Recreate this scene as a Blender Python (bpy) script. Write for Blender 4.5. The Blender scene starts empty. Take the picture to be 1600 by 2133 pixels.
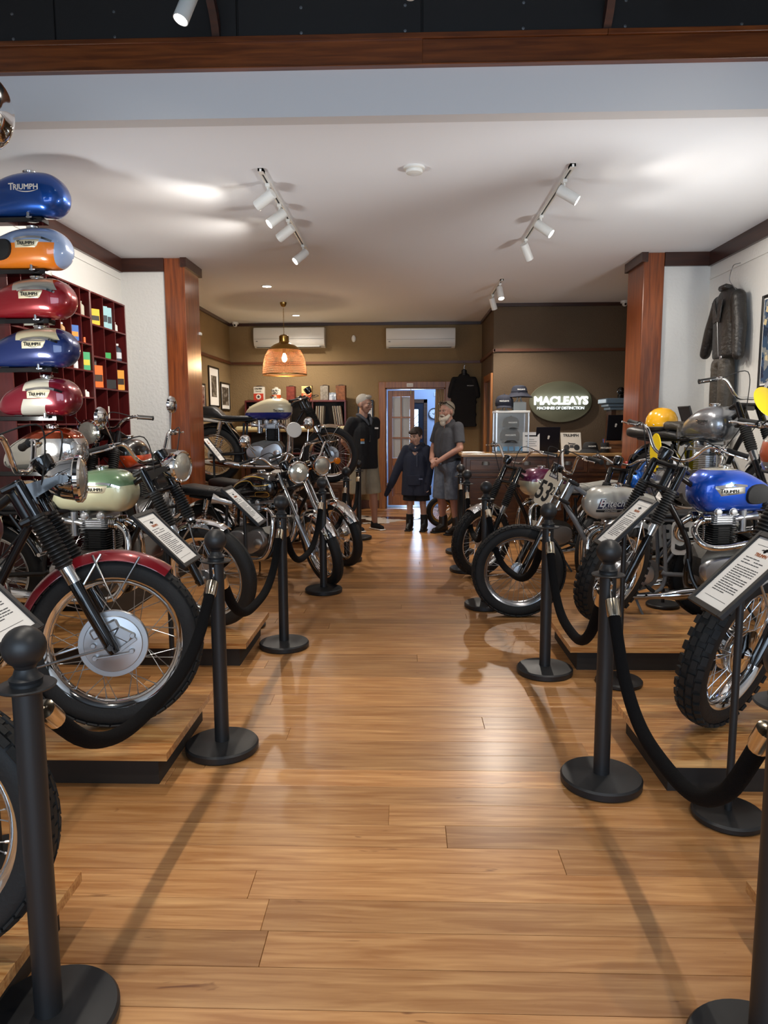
import bpy, bmesh, math, random
from mathutils import Vector, Matrix, Euler
random.seed(7)
PI = math.pi
R_ = math.radians
scene = bpy.context.scene
COL = scene.collection

# ------------------------------------------------------------------ camera
CAM_H = 1.42
cam_data = bpy.data.cameras.new('camera')
cam_data.sensor_width = 36.0
cam_data.lens = 1480.0 / 2133.0 * 36.0
cam_data.clip_start = 0.05
cam_data.clip_end = 200
cam = bpy.data.objects.new('camera', cam_data)
COL.objects.link(cam)
cam.matrix_world = (Matrix.Translation((0, 0, CAM_H)) @ Matrix.Rotation(R_(1.74), 4, 'Z')
                    @ Matrix.Rotation(R_(90 - 7.1), 4, 'X') @ Matrix.Rotation(R_(-0.25), 4, 'Z'))
scene.camera = cam

# ------------------------------------------------------------------ view, world, large lights
scene.view_settings.view_transform = 'Standard'
scene.view_settings.look = 'None'
scene.view_settings.gamma = 1.0
scene.view_settings.use_curve_mapping = False
scene.view_settings.exposure = 0.5
try:
    scene.cycles.max_bounces = 8
    scene.cycles.diffuse_bounces = 6
    scene.cycles.glossy_bounces = 4
    scene.cycles.transmission_bounces = 6
    scene.cycles.sample_clamp_indirect = 4.0
    scene.cycles.caustics_reflective = False
    scene.cycles.caustics_refractive = False
except Exception:
    pass

world = bpy.data.worlds.new('world')
scene.world = world
world.use_nodes = True
world.node_tree.nodes['Background'].inputs[0].default_value = (0.62, 0.78, 1.0, 1)
world.node_tree.nodes['Background'].inputs[1].default_value = 1.2

def light(name, kind, loc, energy, color, target=None, **kw):
    d = bpy.data.lights.new(name, kind)
    d.energy = energy
    d.color = color
    for k, v in kw.items():
        setattr(d, k, v)
    o = bpy.data.objects.new(name, d)
    o.location = loc
    if target is not None:
        dv = Vector(target) - Vector(loc)
        o.rotation_euler = dv.to_track_quat('-Z', 'Y').to_euler()
    COL.objects.link(o)
    return o

WARM = (1.0, 0.80, 0.58)
NEUT = (1.0, 0.91, 0.80)
DAY = (0.66, 0.82, 1.0)
# daylight through the shop window behind the camera and the window of the back room
light('shop_window_daylight', 'AREA', (0, -2.85, 1.75), 92, DAY, (0, 4, 1.9), shape='RECTANGLE', size=4.6, size_y=2.6)
light('back_room_daylight', 'AREA', (0.9, 13.2, 2.75), 60, (0.40, 0.60, 1.0), (0.5, 13.2, 0), shape='RECTANGLE', size=1.6, size_y=1.2)
light('back_window_daylight', 'AREA', (0.12, 14.42, 1.05), 26, (0.55, 0.74, 1.0), (0.25, 9.0, 0.0), shape='RECTANGLE', size=0.5, size_y=1.3)

# ------------------------------------------------------------------ colour and materials
def lin(c):
    return c / 12.92 if c <= 0.04045 else ((c + 0.055) / 1.055) ** 2.4
def rgb(h):
    h = h.lstrip('#')
    return tuple(lin(int(h[i:i + 2], 16) / 255.0) for i in (0, 2, 4)) + (1.0,)

def newmat(name):
    m = bpy.data.materials.new(name)
    m.use_nodes = True
    nt = m.node_tree
    return m, nt, nt.nodes['Principled BSDF']

def mat(name, col, rough=0.5, metal=0.0, coat=0.0, bump=0.0, bscale=60.0, var=0.0, vscale=4.0, emit=None, estr=0.0,
        trans=0.0, spec=None, sheen=0.0):
    m, nt, b = newmat(name)
    c = rgb(col)
    b.inputs['Base Color'].default_value = c
    b.inputs['Roughness'].default_value = rough
    b.inputs['Metallic'].default_value = metal
    b.inputs['Coat Weight'].default_value = coat
    b.inputs['Coat Roughness'].default_value = 0.04
    b.inputs['Transmission Weight'].default_value = trans
    if spec is not None:
        b.inputs['Specular IOR Level'].default_value = spec
    if sheen:
        b.inputs['Sheen Weight'].default_value = sheen
    if emit:
        b.inputs['Emission Color'].default_value = rgb(emit)
        b.inputs['Emission Strength'].default_value = estr
    tc = None
    if bump or var:
        tc = nt.nodes.new('ShaderNodeTexCoord')
    if var:
        n = nt.nodes.new('ShaderNodeTexNoise')
        n.inputs['Scale'].default_value = vscale
        n.inputs['Detail'].default_value = 5
        nt.links.new(tc.outputs['Object'], n.inputs['Vector'])
        r = nt.nodes.new('ShaderNodeValToRGB')
        r.color_ramp.elements[0].position = 0.3
        r.color_ramp.elements[1].position = 0.7
        r.color_ramp.elements[0].color = tuple(x * (1 - var) for x in c[:3]) + (1,)
        r.color_ramp.elements[1].color = tuple(min(1, x * (1 + var)) for x in c[:3]) + (1,)
        nt.links.new(n.outputs['Fac'], r.inputs['Fac'])
        nt.links.new(r.outputs['Color'], b.inputs['Base Color'])
    if bump:
        n = nt.nodes.new('ShaderNodeTexNoise')
        n.inputs['Scale'].default_value = bscale
        n.inputs['Detail'].default_value = 4
        nt.links.new(tc.outputs['Object'], n.inputs['Vector'])
        bp = nt.nodes.new('ShaderNodeBump')
        bp.inputs['Strength'].default_value = bump
        bp.inputs['Distance'].default_value = 0.01
        nt.links.new(n.outputs['Fac'], bp.inputs['Height'])
        nt.links.new(bp.outputs['Normal'], b.inputs['Normal'])
    return m

def wood(name, c1, c2, stretch=(1.2, 16, 16), rough=0.3, coat=0.0, rand=0.25, dark=None, knots=True):
    """timber: stretched grain, growth-ring waves, a tone of its own for each board"""
    m, nt, b = newmat(name)
    N, L = nt.nodes, nt.links
    tc = N.new('ShaderNodeTexCoord')
    oi = N.new('ShaderNodeObjectInfo')
    mul = N.new('ShaderNodeMath'); mul.operation = 'MULTIPLY'; mul.inputs[1].default_value = 47.0
    L.new(oi.outputs['Random'], mul.inputs[0])
    add = N.new('ShaderNodeVectorMath'); add.operation = 'ADD'
    L.new(tc.outputs['Object'], add.inputs[0]); L.new(mul.outputs[0], add.inputs[1])
    mp = N.new('ShaderNodeMapping'); mp.inputs['Scale'].default_value = stretch
    L.new(add.outputs[0], mp.inputs['Vector'])
    n1 = N.new('ShaderNodeTexNoise'); n1.inputs['Scale'].default_value = 3.2; n1.inputs['Detail'].default_value = 7
    n1.inputs['Distortion'].default_value = 0.6
    L.new(mp.outputs[0], n1.inputs['Vector'])
    mp2 = N.new('ShaderNodeMapping')
    mp2.inputs['Scale'].default_value = (stretch[0] * 0.55, stretch[1] * 0.5, stretch[2] * 0.5)
    L.new(add.outputs[0], mp2.inputs['Vector'])
    n2 = N.new('ShaderNodeTexNoise'); n2.inputs['Scale'].default_value = 1.6; n2.inputs['Detail'].default_value = 2
    L.new(mp2.outputs[0], n2.inputs['Vector'])
    sc = N.new('ShaderNodeMath'); sc.operation = 'MULTIPLY'; sc.inputs[1].default_value = 9.0
    L.new(n2.outputs['Fac'], sc.inputs[0])
    fr = N.new('ShaderNodeMath'); fr.operation = 'SINE'
    L.new(sc.outputs[0], fr.inputs[0])
    mx0 = N.new('ShaderNodeMath'); mx0.operation = 'MULTIPLY_ADD'; mx0.inputs[1].default_value = 0.10; 
    L.new(fr.outputs[0], mx0.inputs[0]); L.new(n1.outputs['Fac'], mx0.inputs[2])
    rmp = N.new('ShaderNodeValToRGB')
    rmp.color_ramp.elements[0].position = 0.28; rmp.color_ramp.elements[0].color = rgb(c1)
    rmp.color_ramp.elements[1].position = 0.72; rmp.color_ramp.elements[1].color = rgb(c2)
    L.new(mx0.outputs[0], rmp.inputs['Fac'])
    hs = N.new('ShaderNodeHueSaturation')
    mr = N.new('ShaderNodeMapRange'); mr.inputs['To Min'].default_value = 1 - rand; mr.inputs['To Max'].default_value = 1 + rand
    L.new(oi.outputs['Random'], mr.inputs['Value'])
    L.new(mr.outputs[0], hs.inputs['Value'])
    L.new(rmp.outputs['Color'], hs.inputs['Color'])
    out = hs.outputs['Color']
    if dark:
        mp3 = N.new('ShaderNodeMapping'); mp3.inputs['Scale'].default_value = (stretch[0] * 1.6, stretch[1] * 0.6, stretch[2] * 0.6)
        L.new(add.outputs[0], mp3.inputs['Vector'])
        vo = N.new('ShaderNodeTexNoise'); vo.inputs['Scale'].default_value = 2.3; vo.inputs['Detail'].default_value = 3
        vo.inputs['Distortion'].default_value = 1.5
        L.new(mp3.outputs[0], vo.inputs['Vector'])
        r2 = N.new('ShaderNodeValToRGB')
        r2.color_ramp.elements[0].position = 0.70; r2.color_ramp.elements[0].color = (0, 0, 0, 1)
        r2.color_ramp.elements[1].position = 0.78; r2.color_ramp.elements[1].color = (1, 1, 1, 1)
        L.new(vo.outputs['Fac'], r2.inputs['Fac'])
        mx = N.new('ShaderNodeMixRGB'); mx.blend_type = 'MIX'
        L.new(r2.outputs['Color'], mx.inputs['Fac']); L.new(out, mx.inputs[1]); mx.inputs[2].default_value = rgb(dark)
        out = mx.outputs[0]
    L.new(out, b.inputs['Base Color'])
    b.inputs['Roughness'].default_value = rough
    b.inputs['Coat Weight'].default_value = coat
    b.inputs['Coat Roughness'].default_value = 0.24
    bp = N.new('ShaderNodeBump'); bp.inputs['Strength'].default_value = 0.02; bp.inputs['Distance'].default_value = 0.003
    L.new(n1.outputs['Fac'], bp.inputs['Height']); L.new(bp.outputs['Normal'], b.inputs['Normal'])
    return m

M = {}
M['floor'] = wood('floor_timber', '#a06c3c', '#cd9c66', (1.0, 15, 15), 0.34, 0.20, 0.25, dark='#6a3b18')
M['plank'] = wood('platform_timber', '#a86c36', '#e6b677', (1.4, 22, 22), 0.3, 0.35, 0.28)
M['subfloor'] = mat('subfloor', '#2a1a0e', 0.9)
M['white_wall'] = mat('white_plaster', '#d9d9d6', 0.85, bump=0.5, bscale=38)
M['ceiling'] = mat('ceiling_paint', '#eef2f8', 0.9)
M['bulk'] = mat('bulkhead_paint', '#d2d2d4', 0.85)
M['brown_wall'] = mat('brown_plaster', '#8a7350', 0.85, bump=0.6, bscale=55, var=0.06, vscale=2)
M['brown_wall2'] = mat('dark_brown_plaster', '#5f4e3b', 0.85, bump=0.6, bscale=55, var=0.06, vscale=2)
M['redwood'] = wood('red_timber', '#683012', '#9a5022', (14, 14, 0.9), 0.28, 0.4, 0.1)
M['redwood_x'] = wood('red_timber_long', '#54290f', '#7c431c', (0.9, 14, 14), 0.3, 0.3, 0.12)
M['darkwood'] = wood('dark_timber', '#2c130a', '#45200f', (0.9, 10, 10), 0.35, 0.3, 0.1)
M['darkwood_y'] = wood('dark_timber_y', '#2c130a', '#45200f', (10, 0.9, 10), 0.35, 0.3, 0.1)
M['rail'] = mat('picture_rail_timber', '#5c3319', 0.4)
M['maroon'] = wood('maroon_timber', '#4a1213', '#641c1a', (8, 8, 1.2), 0.35, 0.25, 0.12)
M['counter'] = wood('counter_timber', '#3a2010', '#5e3a1e', (1.4, 12, 12), 0.35, 0.2, 0.15)
M['countertop'] = wood('counter_top_timber', '#8a6a44', '#b08c5c', (1.2, 12, 12), 0.25, 0.3, 0.1)
M['door'] = wood('door_timber', '#84501f', '#b0702e', (12, 12, 0.9), 0.4, 0.2, 0.1)
M['black_fascia'] = mat('black_board', '#15110f', 0.6)
M['plinth'] = mat('black_plinth', '#241d17', 0.7)
M['black'] = mat('black_powder_coat', '#1c1d1f', 0.45)
M['black_gloss'] = mat('black_enamel', '#0b0b0d', 0.12, coat=0.6)
M['black_paint'] = mat('black_frame_paint', '#101012', 0.3)
M['velvet'] = mat('black_velvet', '#060608', 0.95, spec=0.15, bump=0.3, bscale=300)
M['rubber'] = mat('black_rubber', '#141414', 0.72, bump=0.15, bscale=90)
M['gaiter'] = mat('gaiter_rubber', '#1d1c1b', 0.5)
M['chrome'] = mat('chrome', '#e6e6e6', 0.06, 1.0)
M['steel'] = mat('brushed_steel', '#b5b7ba', 0.28, 1.0)
M['alu'] = mat('cast_aluminium', '#c2c4c7', 0.30, 0.9)
M['alu_dark'] = mat('dull_cast_aluminium', '#6c6a66', 0.45, 0.8, var=0.15, vscale=18)
M['engine_black'] = mat('black_engine_paint', '#1c1c1c', 0.5, 0.3)
M['leather'] = mat('black_leather', '#17181a', 0.42, bump=0.25, bscale=120)
M['grey_leather'] = mat('grey_vinyl', '#9b9b95', 0.5)
M['brown_leather'] = mat('worn_brown_leather', '#3a342c', 0.5, bump=0.6, bscale=40, var=0.3, vscale=8)
M['old_leather'] = mat('worn_black_leather', '#1d1a18', 0.42, bump=0.7, bscale=30, var=0.35, vscale=7)
M['lens'] = mat('ribbed_headlamp_glass', '#c9c6b8', 0.12, 0.55, coat=1.0, bump=0.2, bscale=60)
M['amber'] = mat('amber_plastic', '#e07a08', 0.25, coat=0.5)
M['redplastic'] = mat('red_plastic', '#b01410', 0.3, coat=0.5)
M['white_plastic'] = mat('white_plastic', '#e2e2dd', 0.4)
M['white_gloss'] = mat('white_enamel', '#e8e6df', 0.2, coat=0.6)
M['paper'] = mat('white_paper', '#f0efec', 0.8)
M['ink'] = mat('grey_print', '#4a4a4c', 0.9)
M['ink_dark'] = mat('black_print', '#141414', 0.8)
M['ink_orange'] = mat('orange_print', '#a5613a', 0.9)
M['badge'] = mat('cream_badge', '#d8ccab', 0.3, 0.2, coat=0.4)
M['silver_badge'] = mat('silver_badge', '#b9b7ae', 0.25, 0.7)
M['gold'] = mat('gold_line', '#caa24a', 0.3, 0.4)
M['brass'] = mat('aged_brass', '#a98a4e', 0.3, 1.0)
M['cap_brass'] = mat('polished_ferrule', '#d2c6b2', 0.15, 1.0)
M['yellow'] = mat('yellow_plastic', '#e8c812', 0.35, coat=0.4)
M['yellow_helmet'] = mat('yellow_helmet_shell', '#e9ab16', 0.2, coat=0.7)
M['grey_back'] = mat('grey_backing_board', '#8f8f8a', 0.7)
M['mirror'] = mat('mirror_glass', '#dfe3e6', 0.03, 1.0)
M['glass'] = mat('clear_glass', '#e8f0f2', 0.03, 0.0, trans=1.0)
_g = M['glass'].node_tree.nodes['Principled BSDF']
_g.inputs['Transmission Weight'].default_value = 0.0
_g.inputs['Alpha'].default_value = 0.10
M['concrete'] = mat('front_room_paint', '#4a4540', 0.9)

# ------------------------------------------------------------------ mesh helpers
class MB:
    def __init__(s):
        s.v = []; s.f = []
    def add(s, vs, fs):
        o = len(s.v)
        s.v.extend([tuple(p) for p in vs])
        s.f.extend([tuple(i + o for i in f) for f in fs])
        return s
    def box(s, c, d, rot=None, ch=0.0):
        """box of size d round c, edges chamfered by ch"""
        hx, hy, hz = d[0] / 2, d[1] / 2, d[2] / 2
        vs = []; fs = []
        if ch <= 0:
            for x in (-hx, hx):
                for y in (-hy, hy):
                    for z in (-hz, hz):
                        vs.append(Vector((x, y, z)))
            fs = [(0, 1, 3, 2), (4, 6, 7, 5), (0, 4, 5, 1), (2, 3, 7, 6), (0, 2, 6, 4), (1, 5, 7, 3)]
        else:
            ch = min(ch, hx * .9, hy * .9, hz * .9)
            idx = {}
            for sx in (-1, 1):
                for sy in (-1, 1):
                    for sz in (-1, 1):
                        for ax in range(3):
                            p = [sx * (hx - ch), sy * (hy - ch), sz * (hz - ch)]
                            p[ax] = (sx * hx, sy * hy, sz * hz)[ax]
                            idx[(sx, sy, sz, ax)] = len(vs)
                            vs.append(Vector(p))
            q = lambda *k: tuple(idx[i] for i in k)
            for sg in (-1, 1):
                fx = q((sg, -1, -1, 0), (sg, 1, -1, 0), (sg, 1, 1, 0), (sg, -1, 1, 0))
                fy = q((-1, sg, -1, 1), (-1, sg, 1, 1), (1, sg, 1, 1), (1, sg, -1, 1))
                fz = q((-1, -1, sg, 2), (1, -1, sg, 2), (1, 1, sg, 2), (-1, 1, sg, 2))
                for f in (fx, fy, fz):
                    fs.append(f if sg > 0 else f[::-1])
            for a in (-1, 1):
                for b_ in (-1, 1):
                    f1 = q((-1, a, b_, 1), (1, a, b_, 1), (1, a, b_, 2), (-1, a, b_, 2))
                    f2 = q((a, -1, b_, 0), (a, -1, b_, 2), (a, 1, b_, 2), (a, 1, b_, 0))
                    f3 = q((a, b_, -1, 0), (a, b_, 1, 0), (a, b_, 1, 1), (a, b_, -1, 1))
                    sgn = a * b_
                    fs.append(f1 if sgn < 0 else f1[::-1])
                    fs.append(f2[::-1] if sgn > 0 else f2)
                    fs.append(f3[::-1] if sgn > 0 else f3)
            for sx in (-1, 1):
                for sy in (-1, 1):
                    for sz in (-1, 1):
                        t = q((sx, sy, sz, 0), (sx, sy, sz, 1), (sx, sy, sz, 2))
                        fs.append(t if sx * sy * sz > 0 else t[::-1])
        if rot is not None:
            vs = [rot @ p for p in vs]
        c = Vector(c)
        s.add([p + c for p in vs], fs)
        return s
    def bb(s, x0, x1, y0, y1, z0, z1, ch=0.0):
        return s.box(((x0 + x1) / 2, (y0 + y1) / 2, (z0 + z1) / 2), (abs(x1 - x0), abs(y1 - y0), abs(z1 - z0)), None, ch)
    def tube(s, pts, r, n=8, cap=True, closed=False):
        pts = [Vector(p) for p in pts]
        m = len(pts)
        rs = r if isinstance(r, (list, tuple)) else [r] * m
        tan = []
        for i in range(m):
            if closed:
                t = pts[(i + 1) % m] - pts[i - 1]
            else:
                t = pts[min(i + 1, m - 1)] - pts[max(i - 1, 0)]
            tan.append(t.normalized() if t.length > 1e-9 else Vector((0, 0, 1)))
        up = Vector((0, 0, 1)) if abs(tan[0].z) < 0.9 else Vector((1, 0, 0))
        nrm = (up - tan[0] * up.dot(tan[0])).normalized()
        vs = []; fs = []
        for i in range(m):
            nrm = nrm - tan[i] * nrm.dot(tan[i])
            nrm = nrm.normalized() if nrm.length > 1e-6 else tan[i].orthogonal().normalized()
            bn = tan[i].cross(nrm)
            for k in range(n):
                a = 2 * PI * k / n
                vs.append(pts[i] + (nrm * math.cos(a) + bn * math.sin(a)) * rs[i])
        for i in range(m if closed else m - 1):
            j = (i + 1) % m
            for k in range(n):
                l = (k + 1) % n
                fs.append((i * n + k, i * n + l, j * n + l, j * n + k))
        if cap and not closed:
            fs.append(tuple(range(n))[::-1])
            fs.append(tuple((m - 1) * n + k for k in range(n)))
        return s.add(vs, fs)
    def lathe(s, prof, c=(0, 0, 0), axis='Z', n=24, closed=False, mtx=None, arc=2 * PI):
        """prof: list of (radius, height along axis)"""
        vs = []; fs = []
        m = len(prof)
        full = abs(arc - 2 * PI) < 1e-6
        nn = n if full else n + 1
        for k in range(nn):
            a = arc * k / n
            ca, sa = math.cos(a), math.sin(a)
            for r, h in prof:
                if axis == 'Z':
                    p = Vector((r * ca, r * sa, h))
                elif axis == 'Y':
                    p = Vector((r * sa, h, r * ca))
                else:
                    p = Vector((h, r * ca, r * sa))
                vs.append(p)
        for k in range(n):
            l = (k + 1) % nn
            for i in range(m if closed else m - 1):
                j = (i + 1) % m
                if prof[i][0] < 1e-7 and prof[j][0] < 1e-7:
                    continue
                fs.append((k * m + i, l * m + i, l * m + j, k * m + j))
        if not closed and full:
            if prof[0][0] > 1e-6:
                fs.append(tuple(k * m for k in range(n))[::-1])
            if prof[-1][0] > 1e-6:
                fs.append(tuple(k * m + m - 1 for k in range(n)))
        if mtx is not None:
            vs = [mtx @ p for p in vs]
        c = Vector(c)
        return s.add([p + c for p in vs], fs)
    def loft(s, rings, cap=True, closed=True):
        n = len(rings[0]); vs = [p for r in rings for p in r]; fs = []
        for i in range(len(rings) - 1):
            for k in range(n if closed else n - 1):
                l = (k + 1) % n
                fs.append((i * n + k, i * n + l, (i + 1) * n + l, (i + 1) * n + k))
        if cap and closed:
            fs.append(tuple(range(n))[::-1])
            fs.append(tuple((len(rings) - 1) * n + k for k in range(n)))
        return s.add(vs, fs)
    def prism(s, poly, frame, d0, d1):
        """polygon (u,v) extruded along the third axis of frame (4x4) from d0 to d1"""
        n = len(poly)
        a = [frame @ Vector((u, v, d0)) for u, v in poly]
        b = [frame @ Vector((u, v, d1)) for u, v in poly]
        fs = [tuple(range(n))[::-1], tuple(range(n, 2 * n))]
        for k in range(n):
            l = (k + 1) % n
            fs.append((k, l, n + l, n + k))
        return s.add(a + b, fs)
    def ball(s, c, r, n=16, m=10, sc=(1, 1, 1), rot=None):
        prof = [(math.sin(PI * i / m) * 1.0, -math.cos(PI * i / m)) for i in range(m + 1)]
        prof[0] = (0, -1); prof[-1] = (0, 1)
        t = MB().lathe(prof, (0, 0, 0), 'Z', n)
        vs = [Vector((p[0] * r * sc[0], p[1] * r * sc[1], p[2] * r * sc[2])) for p in t.v]
        if rot is not None:
            vs = [rot @ p for p in vs]
        c = Vector(c)
        return s.add([p + c for p in vs], t.f)
    def xf(s, mtx):
        s.v = [tuple(mtx @ Vector(p)) for p in s.v]
        return s
    def mesh(s, name, mats, smooth=True, ang=38):
        me = bpy.data.meshes.new(name)
        me.from_pydata(s.v, [], s.f)
        if not isinstance(mats, (list, tuple)):
            mats = [mats]
        for m in mats:
            me.materials.append(m)
        bm = bmesh.new(); bm.from_mesh(me)
        bmesh.ops.remove_doubles(bm, verts=bm.verts, dist=1e-6)
        bmesh.ops.recalc_face_normals(bm, faces=bm.faces)
        bm.to_mesh(me); bm.free()
        if smooth and len(me.polygons):
            me.shade_smooth()
            me.set_sharp_from_angle(angle=R_(ang))
        me.update()
        return me

def link(name, me, parent=None, mtx=None):
    o = bpy.data.objects.new(name, me)
    COL.objects.link(o)
    if parent is not None:
        o.parent = parent
    if mtx is not None:
        o.matrix_basis = mtx
    return o

def obj(name, mb, m, parent=None, mtx=None, smooth=True, ang=38, label=None):
    o = link(name, mb.mesh(name, m, smooth, ang), parent, mtx)
    if label:
        o['label'] = label
    return o

def tag(o, label, cat, group=None):
    o['label'] = label; o['category'] = cat
    if group:
        o['group'] = group
    return o

def thing(name, label, cat, loc=(0, 0, 0), rz=0.0, group=None):
    o = bpy.data.objects.new(name, None)
    o.empty_display_size = 0.1
    COL.objects.link(o)
    o.location = loc; o.rotation_euler = (0, 0, rz)
    return tag(o, label, cat, group)

def struct(name, mb, m, parent=None, label=None, smooth=False):
    o = obj(name, mb, m, parent, None, smooth)
    if parent is None:
        o['kind'] = 'structure'
    if label:
        o['label'] = label
    return o

CACHE = {}
def cached(key, fn):
    if key not in CACHE:
        CACHE[key] = fn()
    return CACHE[key]

def T(x, y=0, z=0):
    return Matrix.Translation((x, y, z))
def RZ(a): return Matrix.Rotation(a, 4, 'Z')
def RX(a): return Matrix.Rotation(a, 4, 'X')
def RY(a): return Matrix.Rotation(a, 4, 'Y')

def spline(pts, n=6):
    """Catmull-Rom through pts"""
    P = [Vector(p) for p in pts]
    out = []
    for i in range(len(P) - 1):
        p0 = P[max(i - 1, 0)]; p1 = P[i]; p2 = P[i + 1]; p3 = P[min(i + 2, len(P) - 1)]
        for k in range(n):
            t = k / n
            out.append(0.5 * ((2 * p1) + (p2 - p0) * t + (2 * p0 - 5 * p1 + 4 * p2 - p3) * t * t + (3 * p1 - p0 - 3 * p2 + p3) * t ** 3))
    out.append(P[-1])
    return out

def text_mb(txt, size=1.0, bold=0.0, align='LEFT', depth=0.0, shear=0.0, space=1.0):
    """letters as flat mesh in the xy plane"""
    cu = bpy.data.curves.new('t', 'FONT')
    cu.body = txt; cu.size = size; cu.bevel_depth = bold; cu.bevel_resolution = 0; cu.align_x = align
    cu.extrude = depth; cu.shear = shear; cu.space_character = space
    cu.resolution_u = 3
    o = bpy.data.objects.new('t', cu)
    COL.objects.link(o)
    dg = bpy.context.evaluated_depsgraph_get()
    me = bpy.data.meshes.new_from_object(o.evaluated_get(dg))
    mb = MB()
    mb.v = [tuple(v.co) for v in me.vertices]
    mb.f = [tuple(p.vertices) for p in me.polygons]
    bpy.data.objects.remove(o); bpy.data.curves.remove(cu); bpy.data.meshes.remove(me)
    return mb

def text_obj(name, txt, size, m, parent, mtx, bold=0.0, align='CENTER', depth=0.0008, **kw):
    key = ('txt', txt, size, m.name, bold, align, depth)
    me = cached(key, lambda: text_mb(txt, size, bold, align, depth, **kw).mesh('lettering', m, False))
    return link(name, me, parent, mtx)

def remesh(mb, name, m, voxel=0.01, smooth=4, parent=None, mtx=None, label=None):
    """one continuous skin round a union of closed shapes"""
    me = bpy.data.meshes.new(name)
    me.from_pydata(mb.v, [], mb.f)
    bm = bmesh.new(); bm.from_mesh(me)
    bmesh.ops.recalc_face_normals(bm, faces=bm.faces)
    bm.to_mesh(me); bm.free()
    o = bpy.data.objects.new(name, me)
    COL.objects.link(o)
    r = o.modifiers.new('r', 'REMESH'); r.mode = 'VOXEL'; r.voxel_size = voxel
    s = o.modifiers.new('s', 'SMOOTH'); s.iterations = smooth; s.factor = 0.5
    dg = bpy.context.evaluated_depsgraph_get()
    me2 = bpy.data.meshes.new_from_object(o.evaluated_get(dg))
    bpy.data.objects.remove(o); bpy.data.meshes.remove(me)
    me2.materials.clear(); me2.materials.append(m)
    me2.shade_smooth()
    me2.name = name
    ob = link(name, me2, parent, mtx)
    if label:
        ob['label'] = label
    return ob

def cone_(mb, p, q, r0, r1, n=12, flat=None):
    """tapered limb with round ends"""
    p, q = Vector(p), Vector(q)
    mb.ball(p, r0, n, 8)
    mb.ball(q, r1, n, 8)
    if (q - p).length > 1e-4:
        mb.tube([p, q], [r0, r1], n)
    return mb
def limb(mb, pts, rs, n=12):
    for i in range(len(pts) - 1):
        cone_(mb, pts[i], pts[i + 1], rs[i], rs[i + 1], n)
    return mb

def sleeve_(mb, p, q, r0, r1, n=16):
    """open cloth tube: round at the start, cut straight at the end"""
    p, q = Vector(p), Vector(q)
    mb.ball(p, r0, n, 8)
    mb.tube([p, q], [r0, r1], n)
    return mb

# ================================================================== the room
XL, XR = -2.85, 2.98          # white side walls
YF = 4.04                     # bulkhead at the front of the ceiling
YN = 7.25                     # posts and nib walls
CZ = 3.06                     # ceiling height

# floor: boards laid across the room
BW = 0.135
fl = struct('floor', MB().bb(-3.3, 3.4, -3.0, 14.7, -0.06, -0.024), M['subfloor'], label='golden timber floor of long boards laid across the room')
def board_mesh(Lb):
    return cached(('board', Lb), lambda: MB().box((0, 0, -0.011), (Lb - 0.0012, BW - 0.0014, 0.022), None, 0.0011).mesh('floorboard', M['floor'], False))
y = 0.62
row = 0
rb = random.Random(3)
while y < 12.0:
    x = -3.0 - rb.random() * 1.8
    while x < 3.05:
        Lb = rb.choice([2.1, 2.7, 3.3, 3.9])
        x1 = x + Lb
        if x1 > -2.85:
            a, b_ = max(x, -2.95), min(x1, 3.05)
            if b_ - a > 0.15:
                Lq = round(b_ - a, 2)
                o = link('floorboard', board_mesh(Lq), fl, T((a + b_) / 2, y + BW / 2, 0))
        x = x1
    y += BW; row += 1
# the boards nearer than the picture and in the back room
struct('floor_front', MB().bb(-3.0, 3.1, -3.0, 0.62, -0.024, 0.0), M['floor'])
struct('floor_back_room', MB().bb(-1.2, 2.2, 12.02, 14.7, -0.024, 0.0), mat('grey_vinyl_floor', '#6d7684', 0.3))

# side walls, nib walls, back walls
struct('wall_left', MB().bb(XL - 0.2, XL, -3.0, 7.75, 0, 4.3), M['white_wall'])
struct('wall_right', MB().bb(XR, XR + 0.2, -3.0, 7.75, 0, 4.3), M['white_wall'])
struct('wall_left_nib', MB().bb(XL, -2.40, YN + 0.02, YN + 0.48, 0, CZ), M['white_wall'])
struct('wall_right_nib', MB().bb(2.53, XR, YN + 0.02, YN + 0.48, 0, CZ), M['white_wall'])
struct('wall_left_rear', MB().bb(-3.1, -2.90, 7.75, 12.0, 0, CZ), M['brown_wall'])
struct('wall_right_rear', MB().bb(3.14, 3.3, 7.75, 10.2, 0, CZ), M['brown_wall2'])
struct('wall_sign', MB().bb(1.23, 3.3, 10.15, 10.35, 0, CZ), M['brown_wall2'])
struct('wall_return', MB().bb(1.25, 1.4, 10.35, 12.0, 0, CZ), M['brown_wall2'])
DX0, DX1, DZ = -0.33, 0.66, 2.0      # door opening
struct('wall_back', MB().bb(-3.1, DX0, 11.9, 12.02, 0, CZ).bb(DX1, 1.4, 11.9, 12.02, 0, CZ).bb(DX0, DX1, 11.9, 12.02, DZ, CZ), M['brown_wall'])
# front of the shop, behind the camera: a big shop window in a plain wall
struct('wall_front', MB().bb(-3.05, -2.35, -3.1, -2.95, 0, 4.3).bb(2.35, 3.18, -3.1, -2.95, 0, 4.3)
       .bb(-2.35, 2.35, -3.1, -2.95, 0, 0.4).bb(-2.35, 2.35, -3.1, -2.95, 3.1, 4.3), M['concrete'])
struct('ceiling', MB().bb(-3.1, 3.3, YF + 0.02, 12.02, CZ, CZ + 0.12), M['ceiling'])
struct('ceiling_front', MB().bb(-3.05, 3.18, -3.1, YF + 0.2, 4.2, 4.3), M['black_fascia'])
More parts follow.
